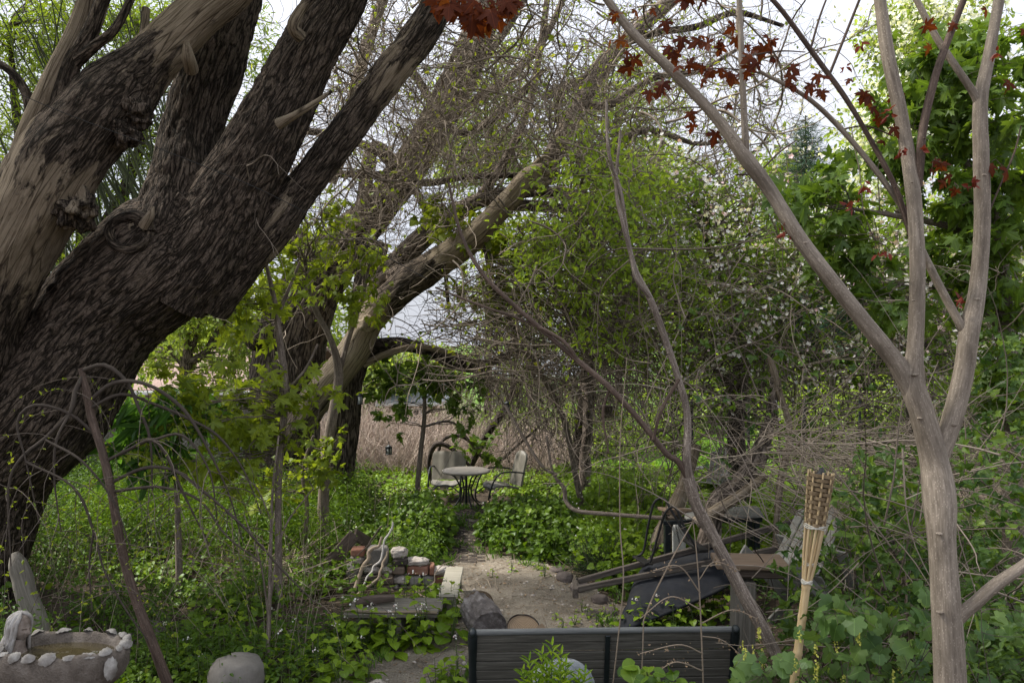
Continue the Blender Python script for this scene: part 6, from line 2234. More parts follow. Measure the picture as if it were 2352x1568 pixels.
tw = walk(st, np.column_stack([rng.normal(-.45, .2, n), rng.normal(0, .2, n), np.ones(n)]), rng.uniform(2, 4.5, n), 9, .03, .02)
twigs(mb, tw, np.linspace(.018, .006, 9)[None] * rng.uniform(.6, 1.2, (n, 1)), 4, 0, rng.random(n))
tag(mb.build('willow_shoots', M['shoot']), kind='stuff')
make_tree('pollard_tree', 'small knobbly tree with yellow green leaves in front of the tiled roof', 'tree',
          [[(425, 960, 20, 12), (425, 880, 20, 13), (428, 830, 20, 15), (432, 800, 20, 10), (428, 740, 20, 6)], [(430, 835, 20, 10), (470, 810, 20, 9), (500, 760, 20, 7), (530, 720, 20, 6), (560, 700, 20, 4)], [(425, 840, 20, 8), (390, 800, 20, 7), (370, 760, 20, 5)], [(440, 810, 20, 7), (455, 760, 20, 5), (470, 700, 20, 4)]],
          [(500, 690, 20, 80, 50, 1, 34), (400, 770, 20, 70, 50, 1, 26), (560, 770, 20, 60, 70, 1, 26), (430, 720, 20, 60, 40, 1, 18), (510, 850, 20, 80, 40, 1, 22), (340, 830, 20, 50, 40, .8, 14)],
          'far', OVATE, .15, per=40, cr=.5, bark='limb', r0=.02, twr=.005)
make_tree('leafy_tree', 'bright green leafy tree before the vine curtain, right of the arching limb', 'tree',
          [[(1330, 1110, 14.5, 22), (1340, 980, 14.5, 20), (1350, 850, 14.5, 18), (1340, 700, 14.5, 13), (1330, 560, 14.5, 9), (1340, 420, 14.5, 5)], [(1350, 840, 14.5, 12), (1430, 700, 14.5, 9), (1480, 560, 14.5, 6)], [(1345, 800, 14.5, 10), (1280, 680, 14.5, 7), (1250, 580, 14.5, 4)]],
          [(1350, 480, 9.0, 130, 110, 1, 32), (1440, 590, 9.0, 130, 140, 1, 38), (1290, 620, 9.3, 110, 90, 1, 34), (1480, 430, 9.2, 90, 60, .9, 20), (1230, 560, 9.3, 70, 60, .8, 14), (1420, 770, 9.6, 120, 80, 1, 22), (1540, 690, 9.0, 90, 100, .8, 20), (1380, 370, 9.3, 60, 60, .6, 10)],
          'light', OVATE, .085, per=26, cr=.36, bark='dark_limb', r0=.012, up=.5, droop=.2)
make_tree('maple_sapling', 'young maple with large fresh leaves beneath the pale broken limb', 'tree',
          [[(1330, 1130, 12, 7), (1290, 950, 11.6, 7), (1200, 790, 11.3, 6), (1140, 680, 11.2, 5), (1110, 560, 11.2, 4)]],
          [(1100, 540, 11, 120, 45, .6, 16), (1000, 520, 11, 60, 40, .5, 8), (1190, 600, 11, 90, 60, .6, 18), (1130, 680, 11, 80, 40, .5, 10), (1230, 660, 11, 70, 50, .5, 10)],
          'maple_y', MAPLE_S, .15, per=10, cr=.28, bark='stick', up=.5, droop=.5)
make_tree('apple_tree', 'apple tree with white blossom behind the leaning bare stem', 'tree',
          [[(1700, 1110, 12.2, 22), (1690, 980, 12.2, 20), (1700, 850, 12.2, 18), (1680, 720, 12.2, 13), (1640, 600, 12.2, 9), (1600, 480, 12.2, 5)], [(1700, 860, 12.2, 13), (1780, 720, 12.2, 10), (1850, 600, 12.2, 6), (1880, 480, 12.2, 4)], [(1690, 900, 12.2, 10), (1600, 790, 12.2, 7), (1540, 700, 12.2, 4)]],
          [(1700, 450, 9.8, 130, 70, .9, 26), (1600, 620, 9.8, 110, 100, .9, 26), (1780, 630, 9.6, 120, 110, .9, 36), (1680, 790, 9.6, 120, 80, .9, 22), (1860, 500, 9.8, 80, 80, .8, 18), (1560, 480, 10, 80, 70, .8, 14), (1560, 860, 9.8, 80, 50, .7, 10), (1830, 790, 9.6, 90, 60, .8, 12)],
          'apple', OVATE, .075, per=30, cr=.30, bark='dark_limb', r0=.013, blossom=(230, .05, 'petal', 7))
make_tree('apple_tree', 'apple tree with pinkish white blossom behind the fork of the smooth maple stems', 'tree',
          [[(2120, 1120, 11, 20), (2100, 960, 11, 18), (2090, 820, 11, 15), (2040, 680, 11, 10), (1990, 560, 11, 6)], [(2090, 840, 11, 12), (2170, 720, 11, 8), (2230, 600, 11, 5)]],
          [(1980, 620, 9., 130, 60, .8, 28), (2090, 560, 9, 120, 70, .8, 24), (2000, 760, 9, 120, 80, .8, 22), (2150, 720, 9, 110, 80, .8, 20), (1900, 560, 9, 90, 70, .8, 18), (2180, 860, 9, 90, 70, .8, 12)],
          'apple', OVATE, .075, per=28, cr=.30, bark='dark_limb', r0=.013, blossom=(200, .05, 'petal', 7))
make_tree('maple_tree', 'large leaved green maple filling the right edge behind the smooth stems', 'tree',
          [[(2330, 1300, 7.6, 24), (2320, 1000, 7.6, 22), (2310, 780, 7.6, 20), (2300, 600, 7.6, 16), (2270, 400, 7.6, 11), (2250, 180, 7.6, 6)], [(2300, 620, 7.6, 10), (2200, 530, 7.5, 9), (2080, 500, 7.4, 7), (1960, 480, 7.3, 4)], [(2310, 760, 7.6, 9), (2230, 690, 7.5, 8), (2160, 660, 7.5, 4)], [(2290, 480, 7.6, 8), (2190, 330, 7.5, 6), (2120, 230, 7.5, 4)]],
          [(2150, 210, 7.4, 110, 100, .5, 24), (2230, 320, 7.4, 110, 80, .5, 24), (2310, 180, 7.4, 70, 130, .5, 16), (2070, 320, 7.4, 70, 60, .4, 10), (1900, 460, 7.2, 80, 60, .4, 16), (1960, 560, 7.2, 60, 60, .4, 8), (2180, 480, 7.4, 80, 60, .4, 12), (2310, 480, 7.4, 60, 120, .5, 18), (2170, 620, 7.4, 80, 50, .4, 12), (2310, 690, 7.4, 60, 80, .5, 14), (1960, 620, 7.3, 40, 40, .3, 4), (2330, 880, 7.3, 50, 90, .5, 14), (2250, 130, 7.6, 90, 60, .5, 10), (1990, 690, 7.2, 60, 30, .3, 5)],
          'maple', MAPLE, .145, per=12, cr=.30, bark='stick', up=.5, droop=.6, r0=.009)
# spruce
sp = P(1850, 1010, 24)
root = thing('spruce_tree', (sp[0], sp[1], gz(sp[0], sp[1])), 'thin dark spruce in the distance between white blossom and bare branches', 'tree')
wd, nd = MB(), MB()
top = P(1850, 265, 24)
tube(wd, [(sp[0], sp[1], 0), (sp[0], sp[1], top[2] * .6), top], [.16, .10, .02], sides=8, step=.5)
for k in range(120):
    t = .25 + .74 * (k / 120.)
    z = top[2] * t
    L = 3.0 * (1 - t) ** .85 + .15
    a = k * 2.4
    d = np.array([math.cos(a), math.sin(a), -.12])
    p = np.array([[sp[0], sp[1], z]] * 6) + np.outer(np.linspace(0, 1, 6) * L, d) + np.outer(np.linspace(0, 1, 6) ** 2 * L * .16, [0, 0, 1])
    twigs(wd, p[None], np.linspace(.025, .006, 6)[None], 4)
    m = int(230 * L)
    q = p[0] + (p[-1] - p[0]) * rng.random((m, 1)) + rng.normal(size=(m, 3)) * .11
    q[:, 2] -= np.abs(rng.normal(0, .10, m))
    leaves(nd, NEEDLE, q, rand_dirs(m), d + rng.normal(size=(m, 3)) * .7, rng.uniform(.12, .24, m) * 1.3)
wd.build('trunk', M['dark_limb'], root)
nd.build('crown', M['spruce'], root)
make_tree('blossom_tree', 'tall pale blossoming tree against the sky at upper right', 'tree',
          [[(2090, 1000, 21, 18), (2080, 700, 21, 16), (2070, 400, 21, 10), (2090, 150, 21, 5)]],
          [(2080, 120, 20, 110, 110, 1.6, 60), (2050, 300, 20, 110, 90, 1.6, 50), (2150, 240, 20, 110, 120, 1.6, 44), (1990, 430, 20, 80, 70, 1.4, 28), (2120, 30, 20, 80, 60, 1.2, 22), (2200, 60, 20.5, 110, 90, 1.4, 22)],
          'far', OVATE, .15, per=34, cr=.5, bark='dark_limb', r0=.02, blossom=(620, .11, 'petal_far', 8), twr=.005)
# trees beyond the garden
FAR = [('low pale tree beyond the fence, under the arching limb', 850, 860, 34, 110, 70, 1),
       ('rounded green tree behind the distant shed roof', 985, 860, 36, 70, 45, 0),
       ('tall pale tree behind the vine curtain', 1180, 700, 30, 120, 190, 1),
       ('tall light green tree behind the apple blossom', 1480, 560, 28, 200, 250, 1),
       ('bushy green tree in the middle distance behind the wire fence', 1700, 760, 24, 190, 230, 0),
       ('pale tree beside the distant spruce', 1800, 560, 30, 170, 220, 1),
       ('dense green tree far behind the forked maple stems', 2020, 720, 25, 180, 260, 0),
       ('tall green tree far behind the right edge foliage', 2300, 560, 26, 170, 380, 0),
       ('pale green tree behind the tiled roof', 500, 780, 40, 160, 90, 1),
       ('green tree behind the grey board fence', 230, 800, 30, 200, 160, 0),
       ('pale tree seen through the twigs under the second willow', 720, 760, 36, 130, 130, 1),
       ('tall far tree behind the top of the second willow', 1120, 260, 33, 150, 200, 1),
       ('tall far tree behind the dead twigs at the top', 1420, 280, 34, 150, 170, 1)]
for k, (lab, px, py, D, rx, ry, kd) in enumerate(FAR):
    base_y = 784 + (CAM_H + (1.2 if px < 1100 else 0)) * F / D
    n = int(26 + rx * ry / 420)
    sparse = k in (2,)
    if sparse:
        n = int(n * .45)
    make_tree('far_tree', lab, 'tree', [[(px, base_y, D, 9), (px + 6, py + ry * .7, D, 8), (px - 4, py, D, 5), (px, py - ry * .6, D, 2)]],
              [(px, py, D, rx, ry, W(rx, D) * .6, n), (px, py + ry * .6, D, rx * 1.1, ry * .5, W(rx, D) * .6, n // 2)],
              'far' if kd else 'light', OVATE, .24, per=42, cr=.8, bark='dark_limb', r0=.03, twr=.008)
# a hedge of shrubs along the far side, each a thing
HED = [(1120, 1000, 19), (1250, 985, 20), (1380, 980, 18.5), (1520, 960, 19.5), (1840, 960, 18), (1980, 950, 17), (2120, 930, 17), (2260, 920, 16), (250, 960, 17), (90, 900, 15)]
HL = ['behind the tall backed chair', 'behind the vine curtain', 'behind the bird house', 'left of the wire fence gap', 'right of the wire fence gap', 'behind the smooth maple fork', 'behind the right maple stem', 'at the right edge behind the maple leaves', 'behind the palm leaved shrub', 'at the left edge behind the big willow']
for k, (px, py, D) in enumerate(HED):
    make_tree('shrub', 'green leafy shrub ' + HL[k], 'shrub', [[(px, 784 + CAM_H * F / D, D, 6), (px + 5, py, D, 5), (px - 8, py - 70, D, 2)]],
              [(px, py, D, 95, 80, .8, 40), (px, py + 70, D, 100, 50, .8, 18)], 'light' if 2 <= k <= 5 else 'apple', OVATE, .13, per=34, cr=.42, bark='dark_limb', r0=.014, twr=.004)

# ================================================================ dark yew by the clearing
yc = np.array([*px2g(1400, 1320), 0])
yc = np.array([1.12, 9.35, 0])
root = thing('yew_shrub', (yc[0], yc[1], gz(yc[0], yc[1])), 'small dark green yew shrub beside the wheelbarrow handles', 'shrub')
wd, nd = MB(), MB()
n = 260
st = yc + np.column_stack([rng.normal(0, .12, n), rng.normal(0, .12, n), np.full(n, .02)])
d = np.column_stack([rng.normal(0, 1.0, n), rng.normal(0, .8, n), np.abs(rng.normal(.55, .35, n))])
pw = walk(st, d, rng.uniform(.25, .62, n), 8, .12, -.02)
pw[:, :, 2] = np.maximum(pw[:, :, 2], .03)
twigs(wd, pw, np.linspace(.005, .0015, 8)[None], 4)
m = 11000
i, j = rng.integers(0, n, m), rng.integers(2, 7, m)
f = rng.random((m, 1))
pos = pw[i, j] * (1 - f) + pw[i, j + 1] * f
dr = unit(pw[i, j + 1] - pw[i, j])
leaves(nd, NEEDLE, pos, rand_dirs(m, .5), dr * .7 + rng.normal(size=(m, 3)) * .6, rng.uniform(.03, .05, m) * 1.2, rng.random(m) ** 2)
wd.build('stems', M['dark_limb'], root)
nd.build('foliage', M['yew'], root)

# ================================================================ house, shed and fences
m, n, l = new_mat('roof_shingles')
v = coords(n, l)
br = N_(n, 'ShaderNodeTexBrick')
br.inputs['Color1'].default_value = (.20, .125, .105, 1)
br.inputs['Color2'].default_value = (.27, .185, .155, 1)
br.inputs['Mortar'].default_value = (.09, .06, .05, 1)
br.inputs['Scale'].default_value = 1.0
br.inputs['Brick Width'].default_value = .3
br.inputs['Row Height'].default_value = .13
br.inputs['Mortar Size'].default_value = .012
l.new(v, br.inputs['Vector'])
col = mixc(n, l, math_(n, l, 'MULTIPLY', noise(n, l, v, 3., 5.), .6), br.outputs[0], (.30, .23, .2))
M['shingles'] = finish(m, n, l, col, .9, br.outputs['Fac'], .5, .01)
M['stucco'] = stone_mat('pale_stucco', ((.34, .30, .25), (.42, .38, .32), (.48, .44, .38)), 3., .004)
M['yellow_wall'] = stone_mat('yellow_siding', ((.36, .29, .16), (.44, .36, .2), (.5, .42, .26)), 3., .004)
M['white'] = plain_mat('white_trim', (.6, .6, .58), (.72, .72, .7), .6)
M['pane'] = plain_mat('dark_window_pane', (.03, .035, .04), (.05, .06, .07), .1)
M['slate'] = stone_mat('grey_blue_roof', ((.16, .18, .21), (.22, .24, .27), (.28, .30, .33)), 2.5, .004)


def house(name, label, cat, c, w, d, hw, rise, wall, roof, rz=0., win=()):
    root = thing(name, c, label, cat)
    root.rotation_euler = (0, 0, rz)
    ORG[root.name] = np.zeros(3)
    mb = MB()
    v = np.array([(-w / 2, -d / 2, 0), (w / 2, -d / 2, 0), (w / 2, d / 2, 0), (-w / 2, d / 2, 0), (-w / 2, -d / 2, hw), (w / 2, -d / 2, hw), (w / 2, d / 2, hw), (-w / 2, d / 2, hw), (-w / 2, 0, hw + rise), (w / 2, 0, hw + rise)])
    mb.add(v, [[0, 1, 5, 4], [2, 3, 7, 6]], 0, v, 0, False)
    mb.add(v, [[1, 2, 6, 9, 5], [3, 0, 4, 8, 7]], 0, v, 0, False)
    mb.build('wall', M[wall], root)
    mb = MB()
    e, t = .4, .12
    sl = rise / (d / 2)
    for sg in (-1, 1):
        P0 = [(-w / 2 - e, sg * (d / 2 + e), hw - e * sl + .02), (w / 2 + e, sg * (d / 2 + e), hw - e * sl + .02), (w / 2 + e, 0, hw + rise + .02), (-w / 2 - e, 0, hw + rise + .02)]
        v = np.array(P0 + [(a, b, z + t) for a, b, z in P0])
        L = math.hypot(d / 2 + e, rise)
        rest = np.array([(0, 0, 0), (w + 2 * e, 0, 0), (w + 2 * e, L, 0), (0, L, 0)] * 2)
        fs = np.array([[4, 5, 6, 7], [0, 3, 2, 1], [0, 1, 5, 4], [1, 2, 6, 5], [3, 0, 4, 7]])
        if sg > 0:
            fs = fs[:, ::-1]
        mb.add(v, fs, 0, rest, 0, False)
    r = mb.build('roof', M[roof], root)
    mb = MB()
    box(mb, (0, -d / 2 - e - .03, hw - e * sl + .04), (w + 2 * e, .1, .12), None, 0, 0, .01)
    mb.build('gutter', M['white'], root)
    for (x, z, ww, wh) in win:
        mb = MB()
        box(mb, (x, -d / 2 - .02, z), (ww + .16, .08, wh + .16), None, 0, 0, .01)
        f_ = mb.build('window', M['white'], root)
        mb = MB()
        for sx in (-.26, .26):
            box(mb, (x + sx * ww, -d / 2 - .065, z), (ww * .46, .02, wh * .94), None, 0, 0, 0)
        mb.build('pane', M['pane'], f_)
    return root


ev, rg = P(465, 912, 26), P(465, 845, 30)
house('house', 'house with brown shingled roof and white gutter behind the grey fence', 'house', (ev[0] - 1.0, 30, -1.6), 7.6, 8, ev[2] + 1.6 + .25, 1.25, 'stucco', 'shingles', 0., ((-2.2, 1.4, 1.2, 1.1), (.8, 1.4, 1.2, 1.1)))
ev = P(940, 925, 33)
house('shed', 'distant yellow shed with grey blue roof above the dry reeds', 'shed', (ev[0], 35, -1.6), 2.3, 3, ev[2] + 1.65, .62, 'yellow_wall', 'slate', .06, ((.0, 1.2, .6, .5),))
ev = P(1205, 975, 34)
house('house', 'pale distant house seen through the vine curtain', 'house', (ev[0] + .6, 38, -.6), 4.2, 4, 1.9, .9, 'stucco', 'slate', -.1, ((-.8, 1.1, .6, .7), (.8, 1.1, .6, .7)))
# board fence on the left, boards as its panels
root = thing('board_fence', (*P(300, 1150, 14.6)[:2], 0), 'grey weathered board fence behind the palm leaved shrub at left', 'fence')
x0, x1 = P(-60, 1000, 14.6)[0], P(600, 1000, 14.6)[0]
mb = MB()
k = 0
xx = x0
while xx < x1:
    wv_ = .14 + rng.normal() * .004
    hh_ = 1.55 + rng.normal() * .02
    box(mb, (xx + wv_ / 2, 14.6 + rng.normal() * .004, hh_ / 2 + .04), (wv_ - .008, .02, hh_), roty(rng.normal() * .006), 0, 0, .003)
    mb.rest[-1] = mb.rest[-1][:, [2, 0, 1]] + k
    mb.rest[-2] = mb.rest[-2][:, [2, 0, 1]] + k
    xx += wv_
    k += 1
mb.build('boards', M['grey_wood'], root)
mb = MB()
for z in (.4, 1.25):
    beam(mb, (x0, 14.64, z), (x1, 14.64, z), .04, .09)
mb.build('rails', M['grey_wood'], root)
for xx in np.arange(x0, x1, 2.0):
    mb = MB()
    box(mb, (xx, 14.71, .85), (.1, .1, 1.75), None, 0, 0, .005)
    mb.build('post', M['grey_wood'], root)
M['galv'] = plain_mat('galvanised_steel', (.22, .23, .24), (.34, .35, .36), .5, 20., .4)


def wire_fence(name, label, a, b, h, post, mesh, pmat, cell=.07, r=.0016, diamond=True):
    root = thing(name, a, label, 'fence')
    a, b = np.array(a, float), np.array(b, float)
    L = np.linalg.norm(b - a)
    d = (b - a) / L
    mb = MB()
    ps = []
    if diamond:
        for s in np.arange(-h, L, cell):
            for sg in (1, -1):
                s0, s1 = (s, s + h) if sg > 0 else (s + h, s)
                p0, p1 = a + d * np.clip(s0, 0, L), a + d * np.clip(s1, 0, L)
                z0 = np.clip(-s0, 0, h) if sg > 0 else np.clip(s0 - L, 0, h)
                z1 = h - (np.clip(s1 - L, 0, h) if sg > 0 else np.clip(-s1, 0, h))
                ps.append([p0 + [0, 0, z0], (p0 + p1) / 2 + [0, 0, (z0 + z1) / 2], p1 + [0, 0, z1]])
    else:
        for s in np.arange(0, L, cell):
            ps.append([a + d * s, a + d * s + [0, 0, h / 2], a + d * s + [0, 0, h]])
        for z in np.arange(.05, h, cell * 1.0):
            ps.append([a + [0, 0, z], (a + b) / 2 + [0, 0, z], b + [0, 0, z]])
    twigs(mb, np.array(ps), r, 3)
    mb.build('wire_mesh', M[mesh], root)
    for s in np.arange(0, L + .1, post):
        mb = MB()
        p = a + d * s
        tube(mb, [p + [0, .03, -.05], p + [0, .03, h + .08]], .028, sides=8, step=1)
        mb.build('post', M[pmat], root)
    return root


wire_fence('chain_link_fence', 'chain link fence in front of the grey boards at left', (P(180, 1000, 13.6)[0], 13.6, .0), (P(560, 1000, 13.6)[0], 13.6, .0), 1.2, 1.4, 'galv', 'galv')
wire_fence('wire_fence', 'thin wire fence with dark posts before the sunny lawn at right', (P(1590, 1000, 15.4)[0], 15.4, .1), (P(2150, 1000, 15.4)[0] + .4, 15.9, .1), 1.45, 1.15, 'black_metal', 'dark_metal', .10, .0022, False)
# ================================================================ dry reeds behind the table
mb = MB()
n = 2300
x, y = rng.uniform(-4.4, 1.3, n), rng.uniform(16.2, 19.5, n)
d = np.column_stack([rng.normal(0, .5, n), rng.normal(0, .4, n), np.ones(n)])
hgt = (.55 + 1.1 * rng.random(n) ** .7) * (.52 + .55 * fbm(np.column_stack([x * 1.2, y, x * 0]), 2)) * (1 - .2 * sstep(-.8, 1.3, x))
pw = walk(np.column_stack([x, y, gh(x, y)]), d, hgt, 6, .06, -.01)
twigs(mb, pw, np.linspace(.008, .004, 6)[None] * rng.uniform(.6, 1.3, (n, 1)), 3, 0, rng.random(n))
n = 2600
st = pw[rng.integers(0, 2300, n), rng.integers(2, 6, n)]
pw2 = walk(st, rand_dirs(n, .2), rng.uniform(.3, 1.1, n), 6, .2, -.05)[:, :5]
twigs(mb, pw2, np.linspace(.004, .002, 5)[None], 3, 0, rng.random(n))
tag(mb.build('dry_reeds', M['reed']), kind='stuff')


def region(n, x0, x1, y0, y1, d0, d1):
    D = rng.uniform(d0, d1, n)
    return np.stack([(rng.uniform(x0, x1, n) - 1176) / F * D, D, CAM_H - (rng.uniform(y0, y1, n) - 784) / F * D], 1)


LIMB = np.array([(740, 900), (815, 800), (850, 735), (925, 660), (1000, 607), (1085, 545), (1165, 465), (1252, 383)], float)


def clear_of_limb(p):
    """The vines grow behind the pale broken limb rather than over it: drop most that would cross before it."""
    u = 1176 + p[:, :, 0] / p[:, :, 1] * F
    v = 784 - (p[:, :, 2] - CAM_H) / p[:, :, 1] * F
    best = np.full(u.shape, 1e9)
    for a, b in zip(LIMB[:-1], LIMB[1:]):
        t = np.clip(((u - a[0]) * (b - a)[0] + (v - a[1]) * (b - a)[1]) / ((b - a) ** 2).sum(), 0, 1)
        best = np.minimum(best, np.hypot(u - a[0] - t * (b - a)[0], v - a[1] - t * (b - a)[1]))
    hit = ((best < 48) & (p[:, :, 1] < 11.6)).any(1)
    return ~hit | (rng.random(len(p)) < .24)


def strands(mb, st, d, L, K, wig, grav, r, corr=.5, tint=None, sides=3, clear=True):
    p = walk(st, d, L, K, wig, grav, corr)
    p = p[clear_of_limb(p)] if clear else p
    n = len(p)
    twigs(mb, p, np.linspace(r, r * .28, K)[None] * rng.uniform(.6, 1.5, (n, 1)), sides, 0, rng.random(n))
    return p


def sprout(lv, p, n, T, size, k0=1):
    N, K, _ = p.shape
    i, j = rng.integers(0, N, n), rng.integers(k0, K, n)
    q = p[i, j] + rng.normal(size=(n, 3)) * .02
    leaves(lv, T, q, rand_dirs(n, .5), rand_dirs(n, -.3), size * rng.uniform(.5, 1.3, n))


# ---- twisted vines and twigs hung over the two willows
upper, lv = MB(), MB()
st = region(150, 760, 1330, -30, 620, 8, 12.5)
p = strands(upper, st, rand_dirs(150, -.2), rng.uniform(1.2, 3.0, 150), 22, .20, -.02, .011, .72, None, 5)
st = p[rng.integers(0, len(p), 2300), rng.integers(0, 22, 2300)]
p2 = strands(upper, st, rand_dirs(2300, -.15), rng.uniform(.35, 1.1, 2300), 12, .30, -.03, .0052, .6)
st = region(1100, 780, 1400, 120, 660, 8.5, 12.5)
p3 = strands(upper, st, rand_dirs(1100, -.1), rng.uniform(.4, 1.3, 1100), 12, .30, -.03, .005, .6)
st = p2[rng.integers(0, len(p2), 2600), rng.integers(2, 12, 2600)]
p4 = strands(upper, st, rand_dirs(2600, 0), rng.uniform(.15, .5, 2600), 7, .3, -.02, .003, .6)
sprout(lv, p2, 420, HEART, .06)
sprout(lv, p3, 220, HEART, .06)
st = region(260, 850, 1180, 560, 800, 9.5, 12.5)
p3b = strands(upper, st, np.column_stack([rng.normal(.7, .6, 260), rng.normal(0, .4, 260), rng.normal(-.1, .5, 260)]), rng.uniform(.5, 1.5, 260), 13, .22, -.04, .0065, .6)
st = p3b[rng.integers(0, len(p3b), 400), rng.integers(1, 13, 400)]
p3c = strands(upper, st, rand_dirs(400, -.2), rng.uniform(.2, .7, 400), 8, .25, -.04, .0038, .6)
sprout(lv, p3c, 260, HEART, .06)
tag(upper.build('vine_tangle', M['twig']), kind='stuff')
# ---- curly willow canopy at top centre and right
can = MB()
st = region(150, 1150, 1800, -40, 470, 9.8, 14)
p = strands(can, st, rand_dirs(150, -.0), rng.uniform(1.5, 3.2, 150), 24, .16, -.01, .013, .72, None, 5)
st = p[rng.integers(0, len(p), 1500), rng.integers(0, 24, 1500)]
p5 = strands(can, st, rand_dirs(1500, -.1), rng.uniform(.5, 1.3, 1500), 14, .26, -.02, .0055, .6)
st = p5[rng.integers(0, len(p5), 2300), rng.integers(1, 14, 2300)]
p6 = strands(can, st, rand_dirs(2300, -.1), rng.uniform(.2, .6, 2300), 8, .3, -.03, .0033, .6)
sprout(lv, p5, 1500, LANCE, .10)
sprout(lv, p6, 2600, OVATE, .06)
sprout(lv, p4, 1500, OVATE, .05)
tag(can.build('curly_twigs', M['twig']), kind='stuff')
lo = MB()
# ---- long arching canes from upper left down to lower right over the clearing
st = region(330, 960, 1500, 600, 880, 9.5, 13)
p7 = strands(lo, st, np.column_stack([rng.normal(.9, .35, 330), rng.normal(0, .4, 330), rng.normal(-.15, .3, 330)]), rng.uniform(1.0, 3.0, 330), 14, .13, -.045, .0075, .6, None, 4)
st = p7[rng.integers(0, len(p7), 900), rng.integers(2, 14, 900)]
p8 = strands(lo, st, rand_dirs(900, -.3), rng.uniform(.3, 1.0, 900), 9, .22, -.06, .004, .6)
sprout(lv, p8, 260, HEART, .055)
tag(lo.build('arching_canes', M['twig']), kind='stuff')
# ---- hanging curtain right of the table
cur = MB()
st = region(620, 1090, 1480, 690, 900, 14.2, 16)
p9 = strands(cur, st, np.column_stack([rng.normal(0, .35, 620), rng.normal(0, .3, 620), -np.ones(620)]), rng.uniform(.8, 2.4, 620), 12, .13, -.08, .0085, .6)
p9[:, :, 2] = np.maximum(p9[:, :, 2], .02)
st = region(420, 1150, 1420, 880, 1090, 14.2, 15.5)
p10 = strands(cur, st, rand_dirs(420, -.6), rng.uniform(.4, 1.2, 420), 9, .2, -.05, .006, .6)
tag(cur.build('vine_curtain', M['twig_dark']), kind='stuff')
# ---- bramble thicket along the right
br = MB()
st = region(400, 1400, 2360, 560, 1080, 7.2, 10.5)
p11 = strands(br, st, np.column_stack([rng.normal(0, .9, 400), rng.normal(0, .5, 400), rng.normal(.05, .55, 400)]), rng.uniform(.8, 2.4, 400), 13, .14, -.05, .0062, .6, None, 4)
st = p11[rng.integers(0, len(p11), 1900), rng.integers(1, 13, 1900)]
p12 = strands(br, st, rand_dirs(1900, 0), rng.uniform(.25, .9, 1900), 8, .2, -.03, .0038, .6)
tag(br.build('bramble_thicket', M['twig']), kind='stuff')
dk = MB()
st = region(330, 1500, 2360, 640, 1050, 9.8, 12)
p13 = strands(dk, st, np.column_stack([rng.normal(0, .8, 330), rng.normal(0, .5, 330), rng.normal(-.2, .6, 330)]), rng.uniform(.9, 2.2, 330), 13, .18, -.03, .010, .6, None, 4)
tag(dk.build('dark_branches', M['twig_dark']), kind='stuff')
# ---- pile of cut dry canes, lying flat
pl = MB()
n = 520
st = region(n, 1740, 2380, 985, 1130, 6.3, 7.6)
p14 = strands(pl, st, np.column_stack([rng.normal(.8, .6, n), rng.normal(0, .5, n), rng.normal(-.12, .42, n)]), rng.uniform(.3, 1.4, n), 9, .11, -.02, .0045, .5, None, 4)
n = 60
st = region(n, 1560, 1980, 1000, 1180, 6.4, 7.4)
strands(pl, st, np.column_stack([rng.normal(.6, .7, n), rng.normal(0, .4, n), rng.normal(.1, .5, n)]), rng.uniform(.4, 1.2, n), 7, .08, -.02, .004, .5, None, 4)
tag(pl.build('cane_pile', M['twig_dry']), kind='stuff')
# ---- canes in front, right of the smooth maple
fr = MB()
n = 180
st = region(n, 1950, 2380, 1000, 1568, 4.7, 6.4)
p15 = strands(fr, st, np.column_stack([rng.normal(-.1, .9, n), rng.normal(0, .3, n), rng.normal(.2, .7, n)]), rng.uniform(.5, 1.8, n), 12, .09, -.04, .0045, .7, None, 5)
n = 34
st = region(n, 1600, 1950, 1080, 1350, 5.2, 6.2)
p16 = strands(fr, st, np.column_stack([rng.normal(.3, .9, n), rng.normal(0, .3, n), rng.normal(.1, .8, n)]), rng.uniform(.4, 1.3, n), 12, .08, -.04, .004, .7, None, 5)
tag(fr.build('bare_canes', M['twig']), kind='stuff')
tag(lv.build('vine_leaves', M['maple_y']), kind='stuff')

# ---- raspberry and bramble leaves in threes
bl = MB()


def trios(mb, c, size, mat_t=OVATE):
    n = len(c)
    d = rand_dirs(n, -.1)
    d[:, 1] -= .2
    nr = rand_dirs(n, .9)
    nr[:, 1] -= .5
    sd_ = unit(np.cross(d, nr))
    sz = size * rng.uniform(.6, 1.3, n)
    t = rng.random(n)
    for k, q in ((0, d), (1, d * .25 + sd_), (-1, d * .25 - sd_)):
        leaves(mb, BR, c, nr + rng.normal(size=(n, 3)) * .12, q, sz * (1 if k == 0 else .85), np.clip(t + rng.normal(0, .1, n), 0, .99))


BR = _fan([(0, 0), (.2, .08), (.34, .28), (.28, .36), (.33, .5), (.2, .62), (.2, .74), (.08, .86), (0, 1.02)], .4, .25, .3)
c = np.concatenate([region(260, 1850, 2130, 1090, 1400, 5.0, 6.2), region(50, 1770, 1900, 1200, 1460, 5.2, 6.0), region(260, 2180, 2380, 980, 1250, 5.0, 6.5), region(130, 1960, 2120, 1030, 1200, 5.2, 6.5), region(170, 1560, 2200, 680, 1100, 6.6, 8.4), region(110, 2230, 2380, 1250, 1568, 4.6, 5.6), region(150, 2240, 2380, 760, 1000, 6, 7.2)])
trios(bl, c, .066)
tag(bl.build('bramble_leaves', M['bramble']), kind='stuff')

